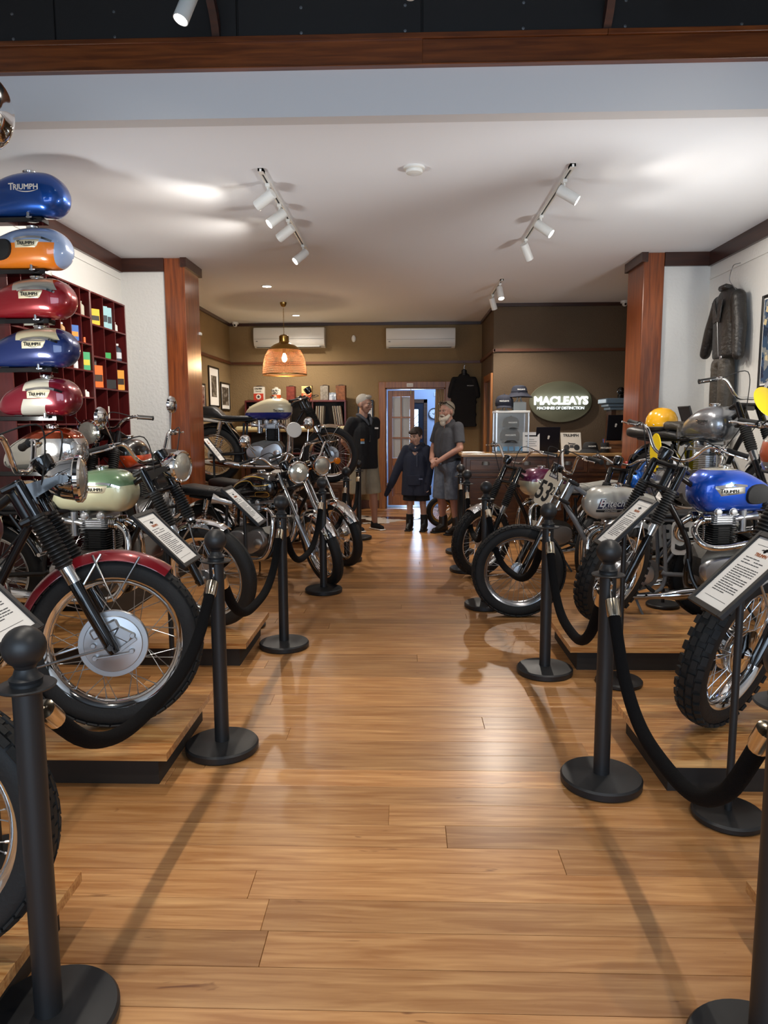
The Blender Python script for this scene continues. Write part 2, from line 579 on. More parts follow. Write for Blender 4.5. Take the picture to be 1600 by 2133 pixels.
# bulkhead, timber beam and black fascia above it
struct('wall_bulkhead', MB().bb(-2.85, 2.98, YF, YF + 0.10, CZ - 0.002, 3.32), M['bulk'])
bm_ = struct('trim_1', MB().bb(-2.85, 0.09, YF - 0.035, YF + 0.02, 3.295, 3.42), M['redwood_x'], label='long red timber beam across the top of the bulkhead')
for (a, b_, z0, z1, dy) in ((0.0902, 2.98, 3.30, 3.418, 0.0352), (-2.85, 1.05, 3.419, 3.445, 0.05), (1.052, 2.98, 3.419, 3.445, 0.05), (-2.85, 2.98, 3.292, 3.299, 0.042)):
    obj('beam_board', MB().bb(a, b_, YF - dy, YF + 0.02, z0, z1, 0.002), M['redwood_x'], bm_, smooth=False)
fa = struct('wall_fascia', MB().bb(-2.85, 2.98, YF + 0.01, YF + 0.1, 3.445, 4.2), M['black_fascia'], label='black fascia of screwed boards above the beam')
for i in range(6):
    x0 = -2.85 + i * 0.98
    obj('fascia_panel', MB().bb(x0 + 0.003, x0 + 0.975, YF - 0.004, YF + 0.01, 3.447, 4.19, 0.003), M['black_fascia'], fa, smooth=False)
for px in (-2.1, -1.55, -0.55, -0.0, 0.62, 1.15, 1.75, 2.3):
    for pz in (3.475, 3.60):
        obj('screw_head', MB().lathe([(0, -0.008), (0.008, -0.007), (0.009, -0.004)], (px, YF, pz), 'Y', 10), M['steel'], fa)
for px in (-1.0, 1.05):
    pts = spline([(px, YF - 0.03, 3.45), (px, YF - 0.10, 3.55), (px - 0.02, YF - 0.22, 3.72), (px - 0.02, YF - 0.45, 3.98), (px - 0.02, YF - 0.7, 4.2)], 6)
    b0 = MB()
    b0.loft([[p + Vector((-0.02, 0, 0)), p + Vector((0.02, 0, 0)), p + Vector((0.02, 0.05, 0.03)), p + Vector((-0.02, 0.05, 0.03))] for p in pts])
    t0 = obj('ceiling_bracket', b0, M['darkwood'])
    tag(t0, 'curved dark timber bracket under the ceiling, %s of two' % ('left' if px < 0 else 'right'), 'bracket', 'curved ceiling brackets')

# posts
def post(name, x0, x1, n):
    p = struct(name, MB().bb(x0, x1, YN, YN + 0.5, 0, CZ, 0.006), M['redwood'])
    return p
pl = post('trim_2', -2.405, -2.20, 1); pl['label'] = 'red timber post at the left nib wall'
pr = post('trim_3', 2.33, 2.53, 2); pr['label'] = 'red timber post at the right nib wall'
# cornice boards of the front part
struct('trim_4', MB().bb(XL, XL + 0.03, YF + 0.1, YN, 2.925, CZ), M['darkwood_y'])
struct('trim_5', MB().bb(XR - 0.03, XR, YF + 0.1, YN, 2.925, CZ), M['darkwood_y'])
struct('trim_6', MB().bb(XL, -2.402, YN - 0.015, YN + 0.015, 2.93, CZ), M['darkwood'])
struct('trim_7', MB().bb(2.527, XR, YN - 0.015, YN + 0.015, 2.93, CZ), M['darkwood'])
struct('trim_8', MB().bb(-2.23, -2.17, YN - 0.03, YN + 0.53, 2.97, CZ), M['darkwood_y'])
struct('trim_9', MB().bb(2.30, 2.36, YN - 0.03, YN + 0.53, 2.97, CZ), M['darkwood_y'])
# slim white picture rails
struct('trim_10', MB().bb(XL, XL + 0.012, YF + 0.1, YN, 2.855, 2.875), M['white_wall'])
struct('trim_11', MB().bb(XR - 0.012, XR, YF + 0.1, YN, 2.80, 2.82), M['white_wall'])
# cornices and picture rails of the brown room
struct('trim_12', MB().bb(-2.9, 1.25, 11.87, 11.9, CZ - 0.045, CZ).bb(-2.9, -2.87, 7.76, 11.88, CZ - 0.045, CZ)
       .bb(1.25, 3.14, 10.12, 10.15, CZ - 0.045, CZ).bb(1.22, 1.25, 10.12, 11.88, CZ - 0.045, CZ), M['darkwood'])
struct('trim_13', MB().bb(-2.9, 1.25, 11.87, 11.9, 2.395, 2.435).bb(-2.9, -2.868, 7.76, 11.88, 2.395, 2.435)
       .bb(1.23, 3.14, 10.12, 10.15, 2.405, 2.445).bb(1.218, 1.25, 10.12, 11.88, 2.40, 2.44), M['rail'])
struct('baseboard_back', MB().bb(-2.9, DX0 - 0.12, 11.88, 11.9, 0, 0.14).bb(0.8, 1.25, 11.88, 11.9, 0, 0.14).bb(1.23, 3.14, 10.13, 10.15, 0, 0.14), M['rail'])
struct('trim_14', MB().bb(1.20, 1.25, 10.18, 10.28, 0, 2.03).bb(1.20, 1.25, 11.0, 11.1, 0, 2.03).bb(1.20, 1.25, 10.18, 11.1, 2.03, 2.12), M['door'])

# back door: architrave and two leaves, the left one closed, the right one swung into the back room
dr = struct('door_1', MB().bb(DX0 - 0.11, DX0, 11.85, 11.9, 0, DZ + 0.10, 0.004).bb(DX1, DX1 + 0.09, 11.85, 11.9, 0, DZ + 0.10, 0.004)
            .bb(DX0, DX1, 11.85, 11.9, DZ, DZ + 0.10, 0.004).bb(DX0, DX0 + 0.02, 11.9, 12.02, 0, DZ).bb(DX1 - 0.02, DX1, 11.9, 12.02, 0, DZ)
            .bb(DX0, DX1, 11.9, 12.02, DZ - 0.02, DZ), M['door'], label='timber double door to the back room, right leaf open')
curtain = mat('lace_curtain', '#cfcac0', 0.9, bump=0.8, bscale=70)
pane = mat('figured_glass', '#dfe6ea', 0.12, trans=0.35, bump=0.5, bscale=120)
def leaf(mtx, tag_):
    W = 0.44
    m = MB()
    m.bb(0, 0.075, -0.02, 0.02, 0.05, 1.96, 0.003).bb(W - 0.075, W, -0.02, 0.02, 0.05, 1.96, 0.003)
    m.bb(0.075, W - 0.075, -0.02, 0.02, 1.86, 1.96).bb(0.075, W - 0.075, -0.02, 0.02, 0.72, 0.84).bb(0.075, W - 0.075, -0.02, 0.02, 0.05, 0.20)
    lf = obj('door_leaf', m, M['door'], dr, mtx, smooth=False)
    g = MB().bb(W / 2 - 0.012, W / 2 + 0.012, -0.017, 0.017, 0.84, 1.86)
    for z in (1.18, 1.52):
        g.bb(0.075, W - 0.075, -0.016, 0.016, z - 0.012, z + 0.012)
    obj('glazing_bar', g, M['door'], lf, smooth=False)
    obj('door_panel', MB().bb(0.078, W - 0.078, -0.012, 0.012, 0.20, 0.72).box((W / 2, 0, 0.46), (W - 0.23, 0.034, 0.44), None, 0.008), M['door'], lf, smooth=False)
    for xa, xb in ((0.077, W / 2 - 0.012), (W / 2 + 0.012, W - 0.077)):
        for za, zb in ((0.842, 1.168), (1.192, 1.508), (1.532, 1.858)):
            obj('pane', MB().bb(xa, xb, -0.003, 0.003, za, zb), pane, lf, smooth=False)
    c = MB(); r1 = []; 
    for k in range(40):
        u = k / 39
        r1.append((0.08 + u * (W - 0.16), 0.022 + 0.006 * math.sin(u * 60)))
    c.loft([[Vector((a, b_, 0.85)) for a, b_ in r1], [Vector((a, b_, 1.85)) for a, b_ in r1]], cap=False, closed=False)
    obj('lace_curtain', c, curtain, lf)
    obj('door_knob', MB().lathe([(0.012, 0), (0.012, 0.02), (0.025, 0.03), (0.027, 0.045), (0.015, 0.058), (0, 0.06)], (W - 0.035, -0.02, 0.98), 'Y', 14, mtx=Matrix.Scale(-1, 4, (0, 1, 0))), M['brass'], lf)
    return lf
leaf(T(DX0 + 0.04, 11.95, 0), 'closed')
leaf(T(DX1 - 0.03, 12.06, 0) @ RZ(R_(82)), 'open')
# hanging curtain beside the open leaf
c = MB(); ring = []
for k in range(50):
    u = k / 49
    ring.append((0.50 + u * 0.16, 11.93 + 0.012 * math.sin(u * 34)))
c.loft([[Vector((a - 0.03 * (1 - abs(z - 1.0)), b_, z)) for a, b_ in ring] for z in (0.35, 0.8, 1.2, 1.6, 1.98)], cap=False, closed=False)
tag(obj('door_curtain', c, mat('beige_curtain', '#b5a284', 0.9)), 'beige curtain gathered at the right jamb of the open door', 'curtain')
sg = thing('door_sign', 'small white sign at the head of the double door', 'sign', (0.075, 11.84, 2.045))
obj('sign_plate', MB().box((0, 0, 0), (0.105, 0.006, 0.055), None, 0.001), M['paper'], sg, smooth=False)
text_obj('lettering', 'PRIVATE', 0.022, M['ink_dark'], sg, T(0, -0.0035, -0.008) @ RX(R_(90)))
hk = obj('door_latch', MB().box((0, 0, 0), (0.012, 0.012, 0.10), None, 0.003).lathe([(0, 0), (0.014, 0), (0.014, 0.02), (0, 0.02)], (0, 0, 0.05), 'Z', 10), M['brass'], None, T(0.09, 11.915, 1.95))
tag(hk, 'brass bolt at the top of the closed door leaf', 'latch')

# ---- back room seen through the door
brw = mat('back_room_wall', '#b9c4d6', 0.85)
struct('wall_back_room', MB().bb(-1.2, 2.2, 14.5, 14.6, 0, 2.8)
       .bb(-1.3, -1.2, 12.02, 14.6, 0, 2.8).bb(2.2, 2.3, 12.02, 14.6, 0, 2.8), brw)
struct('ceiling_back_room', MB().bb(-1.3, 2.3, 12.02, 14.6, 2.8, 2.9), brw)
sd = struct('door_2', MB().bb(-0.22, -0.15, 14.44, 14.5, 0, 1.90).bb(0.37, 0.44, 14.44, 14.5, 0, 1.90).bb(-0.22, 0.44, 14.44, 14.5, 1.83, 1.90), M['counter'], label='barred security door of the back room')
navyf = mat('navy_steel', '#131a28', 0.5)
obj('security_frame', MB().bb(-0.15, -0.03, 14.46, 14.5, 0, 1.83).bb(0.26, 0.37, 14.46, 14.5, 0, 1.83).bb(-0.03, 0.26, 14.46, 14.5, 1.70, 1.83).bb(-0.03, 0.26, 14.46, 14.5, 0, 0.32), navyf, sd, smooth=False)
gr = MB()
for k in range(-6, 14):
    for sgn in (1, -1):
        z0 = k * 0.145
        p = Vector((-0.03, 14.475, z0)); q = Vector((0.26, 14.475, z0 + 0.29))
        if sgn < 0:
            p.z, q.z = q.z, p.z
        if min(p.z, q.z) > 0.28 and max(p.z, q.z) < 1.74:
            gr.tube([p, q], 0.005, 4)
obj('diamond_grille', gr, M['black_paint'], sd)
obj('daylit_pane', MB().bb(-0.04, 0.27, 14.495, 14.499, 0.3, 1.72), mat('daylit_glass', '#dcecff', 0.5, emit='#cfe4ff', estr=2.2), sd, smooth=False)
lsw = obj('light_switch', MB().box((0, 0, 0), (0.05, 0.012, 0.09), None, 0.004), M['white_plastic'], None, T(0.60, 14.49, 2.0))
tag(lsw, 'white switch plate high on the back room wall', 'switch')
ck = thing('wall_clock', 'round wall clock with black rim in the back room', 'clock', (0.58, 14.49, 1.615))
obj('clock_rim', MB().lathe([(0.098, 0), (0.112, -0.007), (0.112, -0.024), (0.098, -0.024)], (0, 0, 0), 'Y', 32, closed=True), M['black'], ck)
obj('clock_face', MB().lathe([(0, -0.010), (0.099, -0.010), (0.099, 0), (0, 0)], (0, 0, 0), 'Y', 32), M['paper'], ck)
hd = MB().box((0.02, -0.014, 0.02), (0.006, 0.003, 0.07), Matrix.Rotation(R_(45), 3, 'Y')).box((-0.014, -0.014, -0.007), (0.007, 0.003, 0.05), Matrix.Rotation(R_(-60), 3, 'Y'))
for k in range(12):
    a = k * PI / 6
    hd.box((0.083 * math.sin(a), -0.012, 0.083 * math.cos(a)), (0.005, 0.003, 0.014), Matrix.Rotation(a, 3, 'Y'))
obj('clock_hands', hd, M['ink_dark'], ck, smooth=False)

# ================================================================== stanchions, ropes, platforms, signs
SH = 0.98
def stanchion_meshes():
    d = {}
    d['base'] = MB().lathe([(0, 0), (0.150, 0), (0.157, 0.006), (0.158, 0.030), (0.152, 0.038), (0.06, 0.042), (0.04, 0.046), (0, 0.046)], n=48).mesh('base', M['black'])
    d['pole'] = MB().lathe([(0, 0.04), (0.031, 0.04), (0.031, SH - 0.145), (0.034, SH - 0.143), (0.034, SH - 0.125), (0, SH - 0.125)], n=28).mesh('pole', M['black'])
    d['ball_finial'] = MB().lathe([(0, SH - 0.126), (0.034, SH - 0.126), (0.036, SH - 0.118), (0.027, SH - 0.11), (0.022, SH - 0.095), (0.026, SH - 0.086)] +
        [(0.047 * math.sin(a), SH - 0.047 - 0.047 * math.cos(a)) for a in [R_(x) for x in range(35, 181, 12)]] + [(0, SH)], n=28).mesh('ball_finial', M['black'])
    rg = MB()
    rg.lathe([(0.034, SH - 0.142), (0.06, SH - 0.140), (0.063, SH - 0.136), (0.06, SH - 0.133), (0.034, SH - 0.133)], n=28, closed=True)
    d['ring_plate'] = rg.mesh('ring_plate', M['black'])
    return d
ST = stanchion_meshes()
def stanchion(x, y, label):
    t = thing('rope_stanchion', label, 'stanchion', (x, y, 0), 0, 'black rope stanchions along the aisle')
    for k in ('base', 'pole', 'ball_finial', 'ring_plate'):
        link(k, ST[k], t)
    return t
LS = [(-0.845, 1.50), (-0.805, 2.95), (-0.778, 4.40), (-0.695, 5.90), (-0.61, 7.28), (-0.575, 8.70)]
RS = [(0.785, 1.43), (0.775, 2.69), (0.796, 3.95), (0.616, 5.42), (0.585, 6.78), (0.60, 7.75)]
ordL = ['nearest stanchion of the left row, cut by the left edge of the picture', 'second stanchion of the left row, beside the red mudguard wheel',
        'third stanchion of the left row, beside the green and cream motorcycle', 'fourth stanchion of the left row, in front of the black motorcycle',
        'fifth stanchion of the left row, beside the raised bench', 'farthest stanchion of the left row, beside the man in black shirt']
ordR = ['nearest stanchion of the right row, at the bottom right corner', 'large black stanchion of the right row, second from the camera',
        'third stanchion of the right row, beside the number 53 motorcycle', 'fourth stanchion of the right row, behind the number 53 front wheel',
        'fifth stanchion of the right row, in front of the dark counter', 'farthest stanchion of the right row, at the corner of the counter']
for (x, y), l in zip(LS, ordL): stanchion(x, y, l)
for (x, y), l in zip(RS, ordR): stanchion(x, y, l)
def rope(a, b_, sag, label):
    a = Vector((a[0], a[1], SH - 0.145)); b_ = Vector((b_[0], b_[1], SH - 0.145))
    d = (b_ - a); d.z = 0; d.normalize()
    a = a + d * 0.05; b_ = b_ - d * 0.05
    t = thing('velvet_rope', label, 'rope', (a.x, a.y, a.z), 0, 'black velvet ropes hung between stanchions')
    L = b_ - a
    pts = []
    N = 26
    for k in range(N + 1):
        u = k / N
        s_ = 1 - abs(2 * u - 1) ** 2.3
        # the rope drops steeply from its hooks and runs round a soft bottom
        w = 0.5 - 0.5 * math.copysign(abs(1 - 2 * u) ** 0.8, 1 - 2 * u)
        pts.append(Vector((L.x * w, L.y * w, -sag * s_ - 0.06)))
    c0 = (pts[3] - pts[0]).normalized(); c1 = (pts[-4] - pts[-1]).normalized()
    m = MB().tube(spline([pts[0] + c0 * 0.06, pts[0] + c0 * 0.10] + pts[4:-4:2] + [pts[-1] + c1 * 0.10, pts[-1] + c1 * 0.06], 3), 0.0225, 12)
    obj('rope', m, M['velvet'], t)
    for i0, i1 in ((0, 3), (-1, -4)):
        p, q = pts[i0], pts[i1]
        dd = (q - p).normalized()
        e = MB().tube([p + dd * 0.012, p + dd * 0.018, p + dd * 0.075, p + dd * 0.085], [0.012, 0.025, 0.026, 0.024], 14)
        obj('end_cap', e, M['cap_brass'], t)
        h = MB().tube(spline([p + dd * 0.012, p - dd * 0.01 + Vector((0, 0, 0.012)), p + Vector((0, 0, 0.045)), p + Vector((0, 0, 0.06)) - d * (0.02 if i0 == 0 else -0.02), p + Vector((0, 0, 0.035)) - d * (0.03 if i0 == 0 else -0.03)], 5), 0.0045, 6)
        obj('snap_hook', h, M['chrome'], t)
    return t
sgL = [0.27, 0.30, 0.32, 0.32, 0.32]
nmL = ['black velvet rope between the first and second stanchions on the left', 'black velvet rope between the second and third stanchions on the left',
       'black velvet rope between the third and fourth stanchions on the left', 'black velvet rope between the fourth and fifth stanchions on the left',
       'black velvet rope between the two farthest stanchions on the left']
for i in range(5): rope(LS[i], LS[i + 1], sgL[i], nmL[i])
nmR = ['', 'black velvet rope between the second and third stanchions on the right', 'black velvet rope hanging before the number 53 front wheel',
       'black velvet rope between the fourth and fifth stanchions on the right', 'black velvet rope between the two farthest stanchions on the right']
for i in (1, 2, 3, 4): rope(RS[i], RS[i + 1], [0, .34, .35, .34, .32][i], nmR[i])
rope(RS[1], RS[0], 0.38, 'black velvet rope hanging from the large stanchion to the right edge')

# platforms
def platform(x0, x1, y0, y1, label, h=0.15):
    t = thing('display_platform', label, 'platform', ((x0 + x1) / 2, (y0 + y1) / 2, 0), 0, 'timber display platforms under the motorcycles')
    cx, cy = (x0 + x1) / 2, (y0 + y1) / 2
    obj('plinth', MB().bb(x0 + 0.05 - cx, x1 - 0.05 - cx, y0 + 0.045 - cy, y1 - 0.045 - cy, 0, h - 0.033), M['plinth'], t, smooth=False)
    n = 8
    w = (y1 - y0) / n
    for k in range(n):
        me = cached(('plk', round(x1 - x0, 3), round(w, 4)), lambda: MB().box((0, 0, -0.0165), (x1 - x0, w - 0.0006, 0.033), None, 0.0008).mesh('plank', M['plank'], False))
        link('plank', me, t, T(0, y0 - cy + (k + 0.5) * w, h))
    return t
platform(-2.80, -0.93, 1.17, 1.87, 'nearest timber platform on the left, cut by the left edge')
platform(-2.80, -0.93, 2.60, 3.30, 'timber platform under the motorcycle with the red mudguard')
platform(-2.80, -0.93, 3.99, 4.69, 'timber platform under the green and cream motorcycle')
platform(0.95, 2.93, 1.20, 1.87, 'timber platform corner at the bottom right edge')
platform(0.965, 2.93, 2.59, 3.20, 'timber platform under the knobbly near right wheel')
platform(0.94, 2.93, 3.955, 4.66, 'timber platform under the blue motorcycle on the right')

# information signs on slim stands: a framed sheet leaning towards the aisle
def sheet_print():
    m = MB()
    rr = random.Random(5)
    v = 0.085
    def ln(v, u0, u1, h=0.0035):
        u = u0
        while u < u1 - 0.004:
            w = min(rr.uniform(0.008, 0.03), u1 - u)
            m.add([(u, v, 0), (u + w, v, 0), (u + w, v + h, 0), (u, v + h, 0)], [(0, 1, 2, 3)])
            u += w + 0.003
    ln(0.064, -0.075, 0.02); ln(0.052, -0.075, -0.03); ln(0.052, 0.0, 0.06); ln(0.040, -0.075, 0.05)
    v = 0.022
    for k in range(13):
        ln(v, -0.075, 0.075 if k not in (4, 8, 12) else 0.02)
        v -= 0.0098
    m.add([(-0.08, -0.126, 0), (0.08, -0.126, 0), (0.08, -0.1245, 0), (-0.08, -0.1245, 0)], [(0, 1, 2, 3)])
    m.add([(-0.08, 0.1245, 0), (0.08, 0.1245, 0), (0.08, 0.126, 0), (-0.08, 0.126, 0)], [(0, 1, 2, 3)])
    # emblem: a small winged oval
    m.lathe([(0.006, 0), (0.010, 0)], (0, 0.108, 0), 'Z', 14)
    m.add([(-0.028, 0.106, 0), (0.028, 0.106, 0), (0.020, 0.112, 0), (-0.020, 0.112, 0)], [(0, 1, 2, 3)])
    return m.mesh('printed_text', M['ink'], False)
def info_sign(x, y, z, side, label, tilt=45, hang=None, floor_z=0.0, yaw=0):
    """side +1: stands on the left of the aisle and faces right"""
    t = thing('information_sign', label, 'sign', (x, y, floor_z), yaw, 'framed information sheets on slim stands')
    a = R_(tilt)
    ux = Vector((0, 1, 0)) * (1 if side > 0 else -1)               # reading direction of the sheet
    vy = Vector((-side * math.cos(a), 0, math.sin(a)))            # up the sheet
    nz = ux.cross(vy)
    F = Matrix((( ux.x, vy.x, nz.x, 0), (ux.y, vy.y, nz.y, 0), (ux.z, vy.z, nz.z, z - floor_z), (0, 0, 0, 1)))
    fr = cached('signframe', lambda: MB().bb(-0.135, -0.113, -0.178, 0.178, -0.01, 0.008, .002).bb(0.113, 0.135, -0.178, 0.178, -0.01, 0.008, .002)
                .bb(-0.113, 0.113, 0.156, 0.178, -0.01, 0.008, .002).bb(-0.113, 0.113, -0.178, -0.156, -0.01, 0.008, .002).bb(-0.12, 0.12, -0.17, 0.17, -0.008, -0.002).mesh('sign_frame', M['black'], False))
    link('sign_frame', fr, t, F)
    link('paper_sheet', cached('signpaper', lambda: MB().bb(-0.113, 0.113, -0.156, 0.156, -0.002, 0.0).mesh('paper_sheet', M['paper'], False)), t, F)
    link('printed_text', cached('signprint', sheet_print), t, F @ T(0, 0, 0.0006))
    text_obj('printed_heading', 'TRIUMPH', 0.019, M['ink_orange'], t, F @ T(0, 0.080, 0.0008), bold=0.0006, depth=0.0)
    top = z - floor_z - 0.02
    link('pole', cached(('signpole', round(top, 3)), lambda: MB().lathe([(0, 0.01), (0.013, 0.01), (0.013, top), (0, top)], n=14).mesh('pole', M['black'])), t)
    link('base', cached('signbase', lambda: MB().lathe([(0, 0), (0.118, 0), (0.125, 0.006), (0.125, 0.020), (0.118, 0.028), (0.02, 0.032), (0, 0.032)], n=40).mesh('base', M['black'])), t)
    return t
info_sign(-1.33, 2.13, 0.88, 1, 'framed sheet at the left edge, behind the nearest stanchion')
info_sign(-1.185, 3.46, 0.86, 1, 'framed sheet in front of the green and cream motorcycle')
info_sign(-1.115, 4.86, 0.86, 1, 'framed sheet in front of the black and gold fuel tank')
info_sign(1.17, 3.79, 0.89, -1, 'framed sheet in front of the blue motorcycle')
info_sign(1.165, 2.45, 0.90, -1, 'large framed sheet over the knobbly wheel at the right edge')
info_sign(2.0, 5.46, 0.94, -1, 'small framed sheet beyond the grey number 53 fuel tank', tilt=62)
info_sign(-2.15, 7.93, 1.14, 1, 'framed sheet beside the rear of the raised cream and blue motorcycle', tilt=52)
info_sign(2.66, 6.80, 1.40, 1, 'framed sheet seen from behind beside the right timber post', tilt=72)

# ================================================================== fuel tanks
def paint(name, base, layers=(), metal=0.25, rough=0.28):
    """enamel with flat areas of other colours: each layer is (colour, [(a,b,c)...]) painted where a*x+b*z>c for all"""
    m, nt, b = newmat(name)
    N, L = nt.nodes, nt.links
    b.inputs['Roughness'].default_value = rough
    b.inputs['Metallic'].default_value = metal
    b.inputs['Coat Weight'].default_value = 1.0
    b.inputs['Coat Roughness'].default_value = 0.03
    tc = N.new('ShaderNodeTexCoord'); sp = N.new('ShaderNodeSeparateXYZ')
    L.new(tc.outputs['Object'], sp.inputs[0])
    src = None
    for col, cons in layers:
        prev = None
        for a, b2, c in cons:
            m1 = N.new('ShaderNodeMath'); m1.operation = 'MULTIPLY'; m1.inputs[1].default_value = a
            L.new(sp.outputs['X'], m1.inputs[0])
            m2 = N.new('ShaderNodeMath'); m2.operation = 'MULTIPLY_ADD'; m2.inputs[1].default_value = b2
            L.new(sp.outputs['Z'], m2.inputs[0]); L.new(m1.outputs[0], m2.inputs[2])
            g = N.new('ShaderNodeMath'); g.operation = 'GREATER_THAN'; g.inputs[1].default_value = c
            L.new(m2.outputs[0], g.inputs[0])
            if prev is not None:
                mm = N.new('ShaderNodeMath'); mm.operation = 'MULTIPLY'
                L.new(prev, mm.inputs[0]); L.new(g.outputs[0], mm.inputs[1]); prev = mm.outputs[0]
            else:
                prev = g.outputs[0]
        mx = N.new('ShaderNodeMixRGB')
        L.new(prev, mx.inputs['Fac'])
        if src is None: mx.inputs[1].default_value = rgb(base)
        else: L.new(src, mx.inputs[1])
        mx.inputs[2].default_value = rgb(col)
        src = mx.outputs[0]
    if src is None: b.inputs['Base Color'].default_value = rgb(base)
    else: L.new(src, b.inputs['Base Color'])
    return m

class Tank:
    def __init__(s, L=0.54, H=0.24, W=0.26, slim=0.0, p=2.7):
        s.L, s.H, s.W, s.p = L, H, W, p
        k = lambda pts: spline([(a, b, 0) for a, b in pts], 10)
        s.kw = k([(0, .50), (.25, .74 - slim * .2), (.55, .97 - slim * .1), (.75, 1.0), (1, .88)])
        s.kt = k([(0, .46), (.18, .70), (.42, .93), (.62, 1.0), (.82, .985), (1, .93)])
        s.kb = k([(0, .02), (.3, 0), (.7, 0), (.85, -.02), (1, .04)])
    def _i(s, tab, q):
        q = min(max(q, 0), 1)
        for i in range(len(tab) - 1):
            if tab[i + 1].x >= q:
                d = tab[i + 1].x - tab[i].x
                u = 0 if d < 1e-9 else (q - tab[i].x) / d
                return tab[i].y * (1 - u) + tab[i + 1].y * u
        return tab[-1].y
    def e(s, q):
        r = 1.0
        if q < .16: r *= math.sqrt(max(0, 1 - (1 - q / .16) ** 2.2))
        if q > .74: r *= max(0, 1 - ((q - .74) / .26) ** 3.0) ** 0.5
        return r
    def sec(s, q):
        e = s.e(q)
        w = s.W / 2 * s._i(s.kw, q) * (0.25 + 0.75 * e if 0 < q < 1 else e) * (1 if e > .3 else (e / .3) ** .5)
        zt, zb = s.H * s._i(s.kt, q), s.H * s._i(s.kb, q)
        mid = zb + (zt - zb) * (.46 if q > .5 else .35)
        return w, mid + (zt - mid) * e, mid + (zb - mid) * e
    def y(s, x, z):
        w, zt, zb = s.sec(x / s.L)
        zc, h = (zt + zb) / 2, max((zt - zb) / 2, 1e-4)
        t = min(abs((z - zc) / h), 0.999)
        return w * (1 - t ** s.p) ** (1 / s.p)
    def mesh(s, name, m):
        rings = []
        N, K = 44, 36
        for i in range(N + 1):
            q = 0.5 - 0.5 * math.cos(PI * (0.012 + 0.976 * i / N))
            w, zt, zb = s.sec(q)
            zc, h = (zt + zb) / 2, (zt - zb) / 2
            r = []
            for k in range(K):
                a = 2 * PI * k / K
                ca, sa = math.cos(a), math.sin(a)
                ex = 2 / s.p
                r.append(Vector((q * s.L, w * math.copysign(abs(ca) ** ex, ca), zc + h * math.copysign(abs(sa) ** ex, sa))))
            rings.append(r)
        mb = MB().loft(rings)
        return mb.mesh(name, m, True, 60)
    def wrap(s, mb, side, x0, z0, off=0.003, slant=0.0):
        """lay flat uv geometry on the tank side; u reads left to right for a viewer on that side"""
        out = MB()
        for u, v, d in mb.v:
            x = x0 + (u if side < 0 else -u)
            z = z0 + v + slant * (x - x0)
            out.v.append((x, side * (s.y(x, z) + off + d), z))
        out.f = mb.f
        return out
    def plate(s, corners, side, off=0.004, nu=14, nv=6):
        """conforming badge plate from a (u,v) quadrilateral"""
        (a, b, c, d) = [Vector((p[0], p[1], 0)) for p in corners]
        g = MB()
        top = []
        for j in range(nv + 1):
            for i in range(nu + 1):
                u, v = i / nu, j / nv
                p = (a * (1 - u) + b * u) * (1 - v) + (d * (1 - u) + c * u) * v
                edge = i in (0, nu) or j in (0, nv)
                g.v.append((p.x, p.y, -off * 1.5 if edge else 0.0))
        for j in range(nv):
            for i in range(nu):
                q = j * (nu + 1) + i
                g.f.append((q, q + 1, q + nu + 2, q + nu + 1))
        return g
    def ribbon(s, pts, width):
        g = MB(); P = spline([(a, b, 0) for a, b in pts], 5)
        for i, p in enumerate(P):
            t = (P[min(i + 1, len(P) - 1)] - P[max(i - 1, 0)]).normalized()
            n = Vector((-t.y, t.x, 0)) * width / 2
            g.v += [tuple(p + n), tuple(p - n)]
        for i in range(len(P) - 1):
            g.f.append((2 * i, 2 * i + 1, 2 * i + 3, 2 * i + 2))
        return g

def logo_mb(h=0.03):
    """the word TRIUMPH with a tall first letter and a tail sweeping from the R under the rest"""
    m = MB()
    a = text_mb('T', h * 1.75, h * 0.04); b = text_mb('RIUMPH', h * 1.36, h * 0.035)
    wa = max(p[0] for p in a.v); 
    m.add([(p[0], p[1], 0) for p in a.v], a.f)
    m.add([(p[0] + wa * 0.86, p[1], 0) for p in b.v], b.f)
    w = max(p[0] for p in m.v)
    tail = MB(); N = 16
    for i in range(N + 1):
        u = i / N
        x = wa * 1.35 + u * (w - wa * 1.38)
        y0 = -h * 0.42 * math.sin(PI * min(1, u * 1.02)) ** 0.8 if u < 1 else 0
        th = h * 0.17 * math.sin(PI * (0.08 + 0.84 * u))
        tail.v += [(x, y0 + th * 0.5 - h * .03, 0), (x, y0 - th * 0.5 - h * .03, 0)]
    for i in range(N):
        tail.f.append((2 * i, 2 * i + 1, 2 * i + 3, 2 * i + 2))
    m.add(tail.v, tail.f)
    m.v = [(p[0] - w / 2, p[1] - h * 0.45, 0) for p in m.v]
    return m
LOGO = {}
def logo(h):
    if h not in LOGO: LOGO[h] = logo_mb(h)
    return LOGO[h]

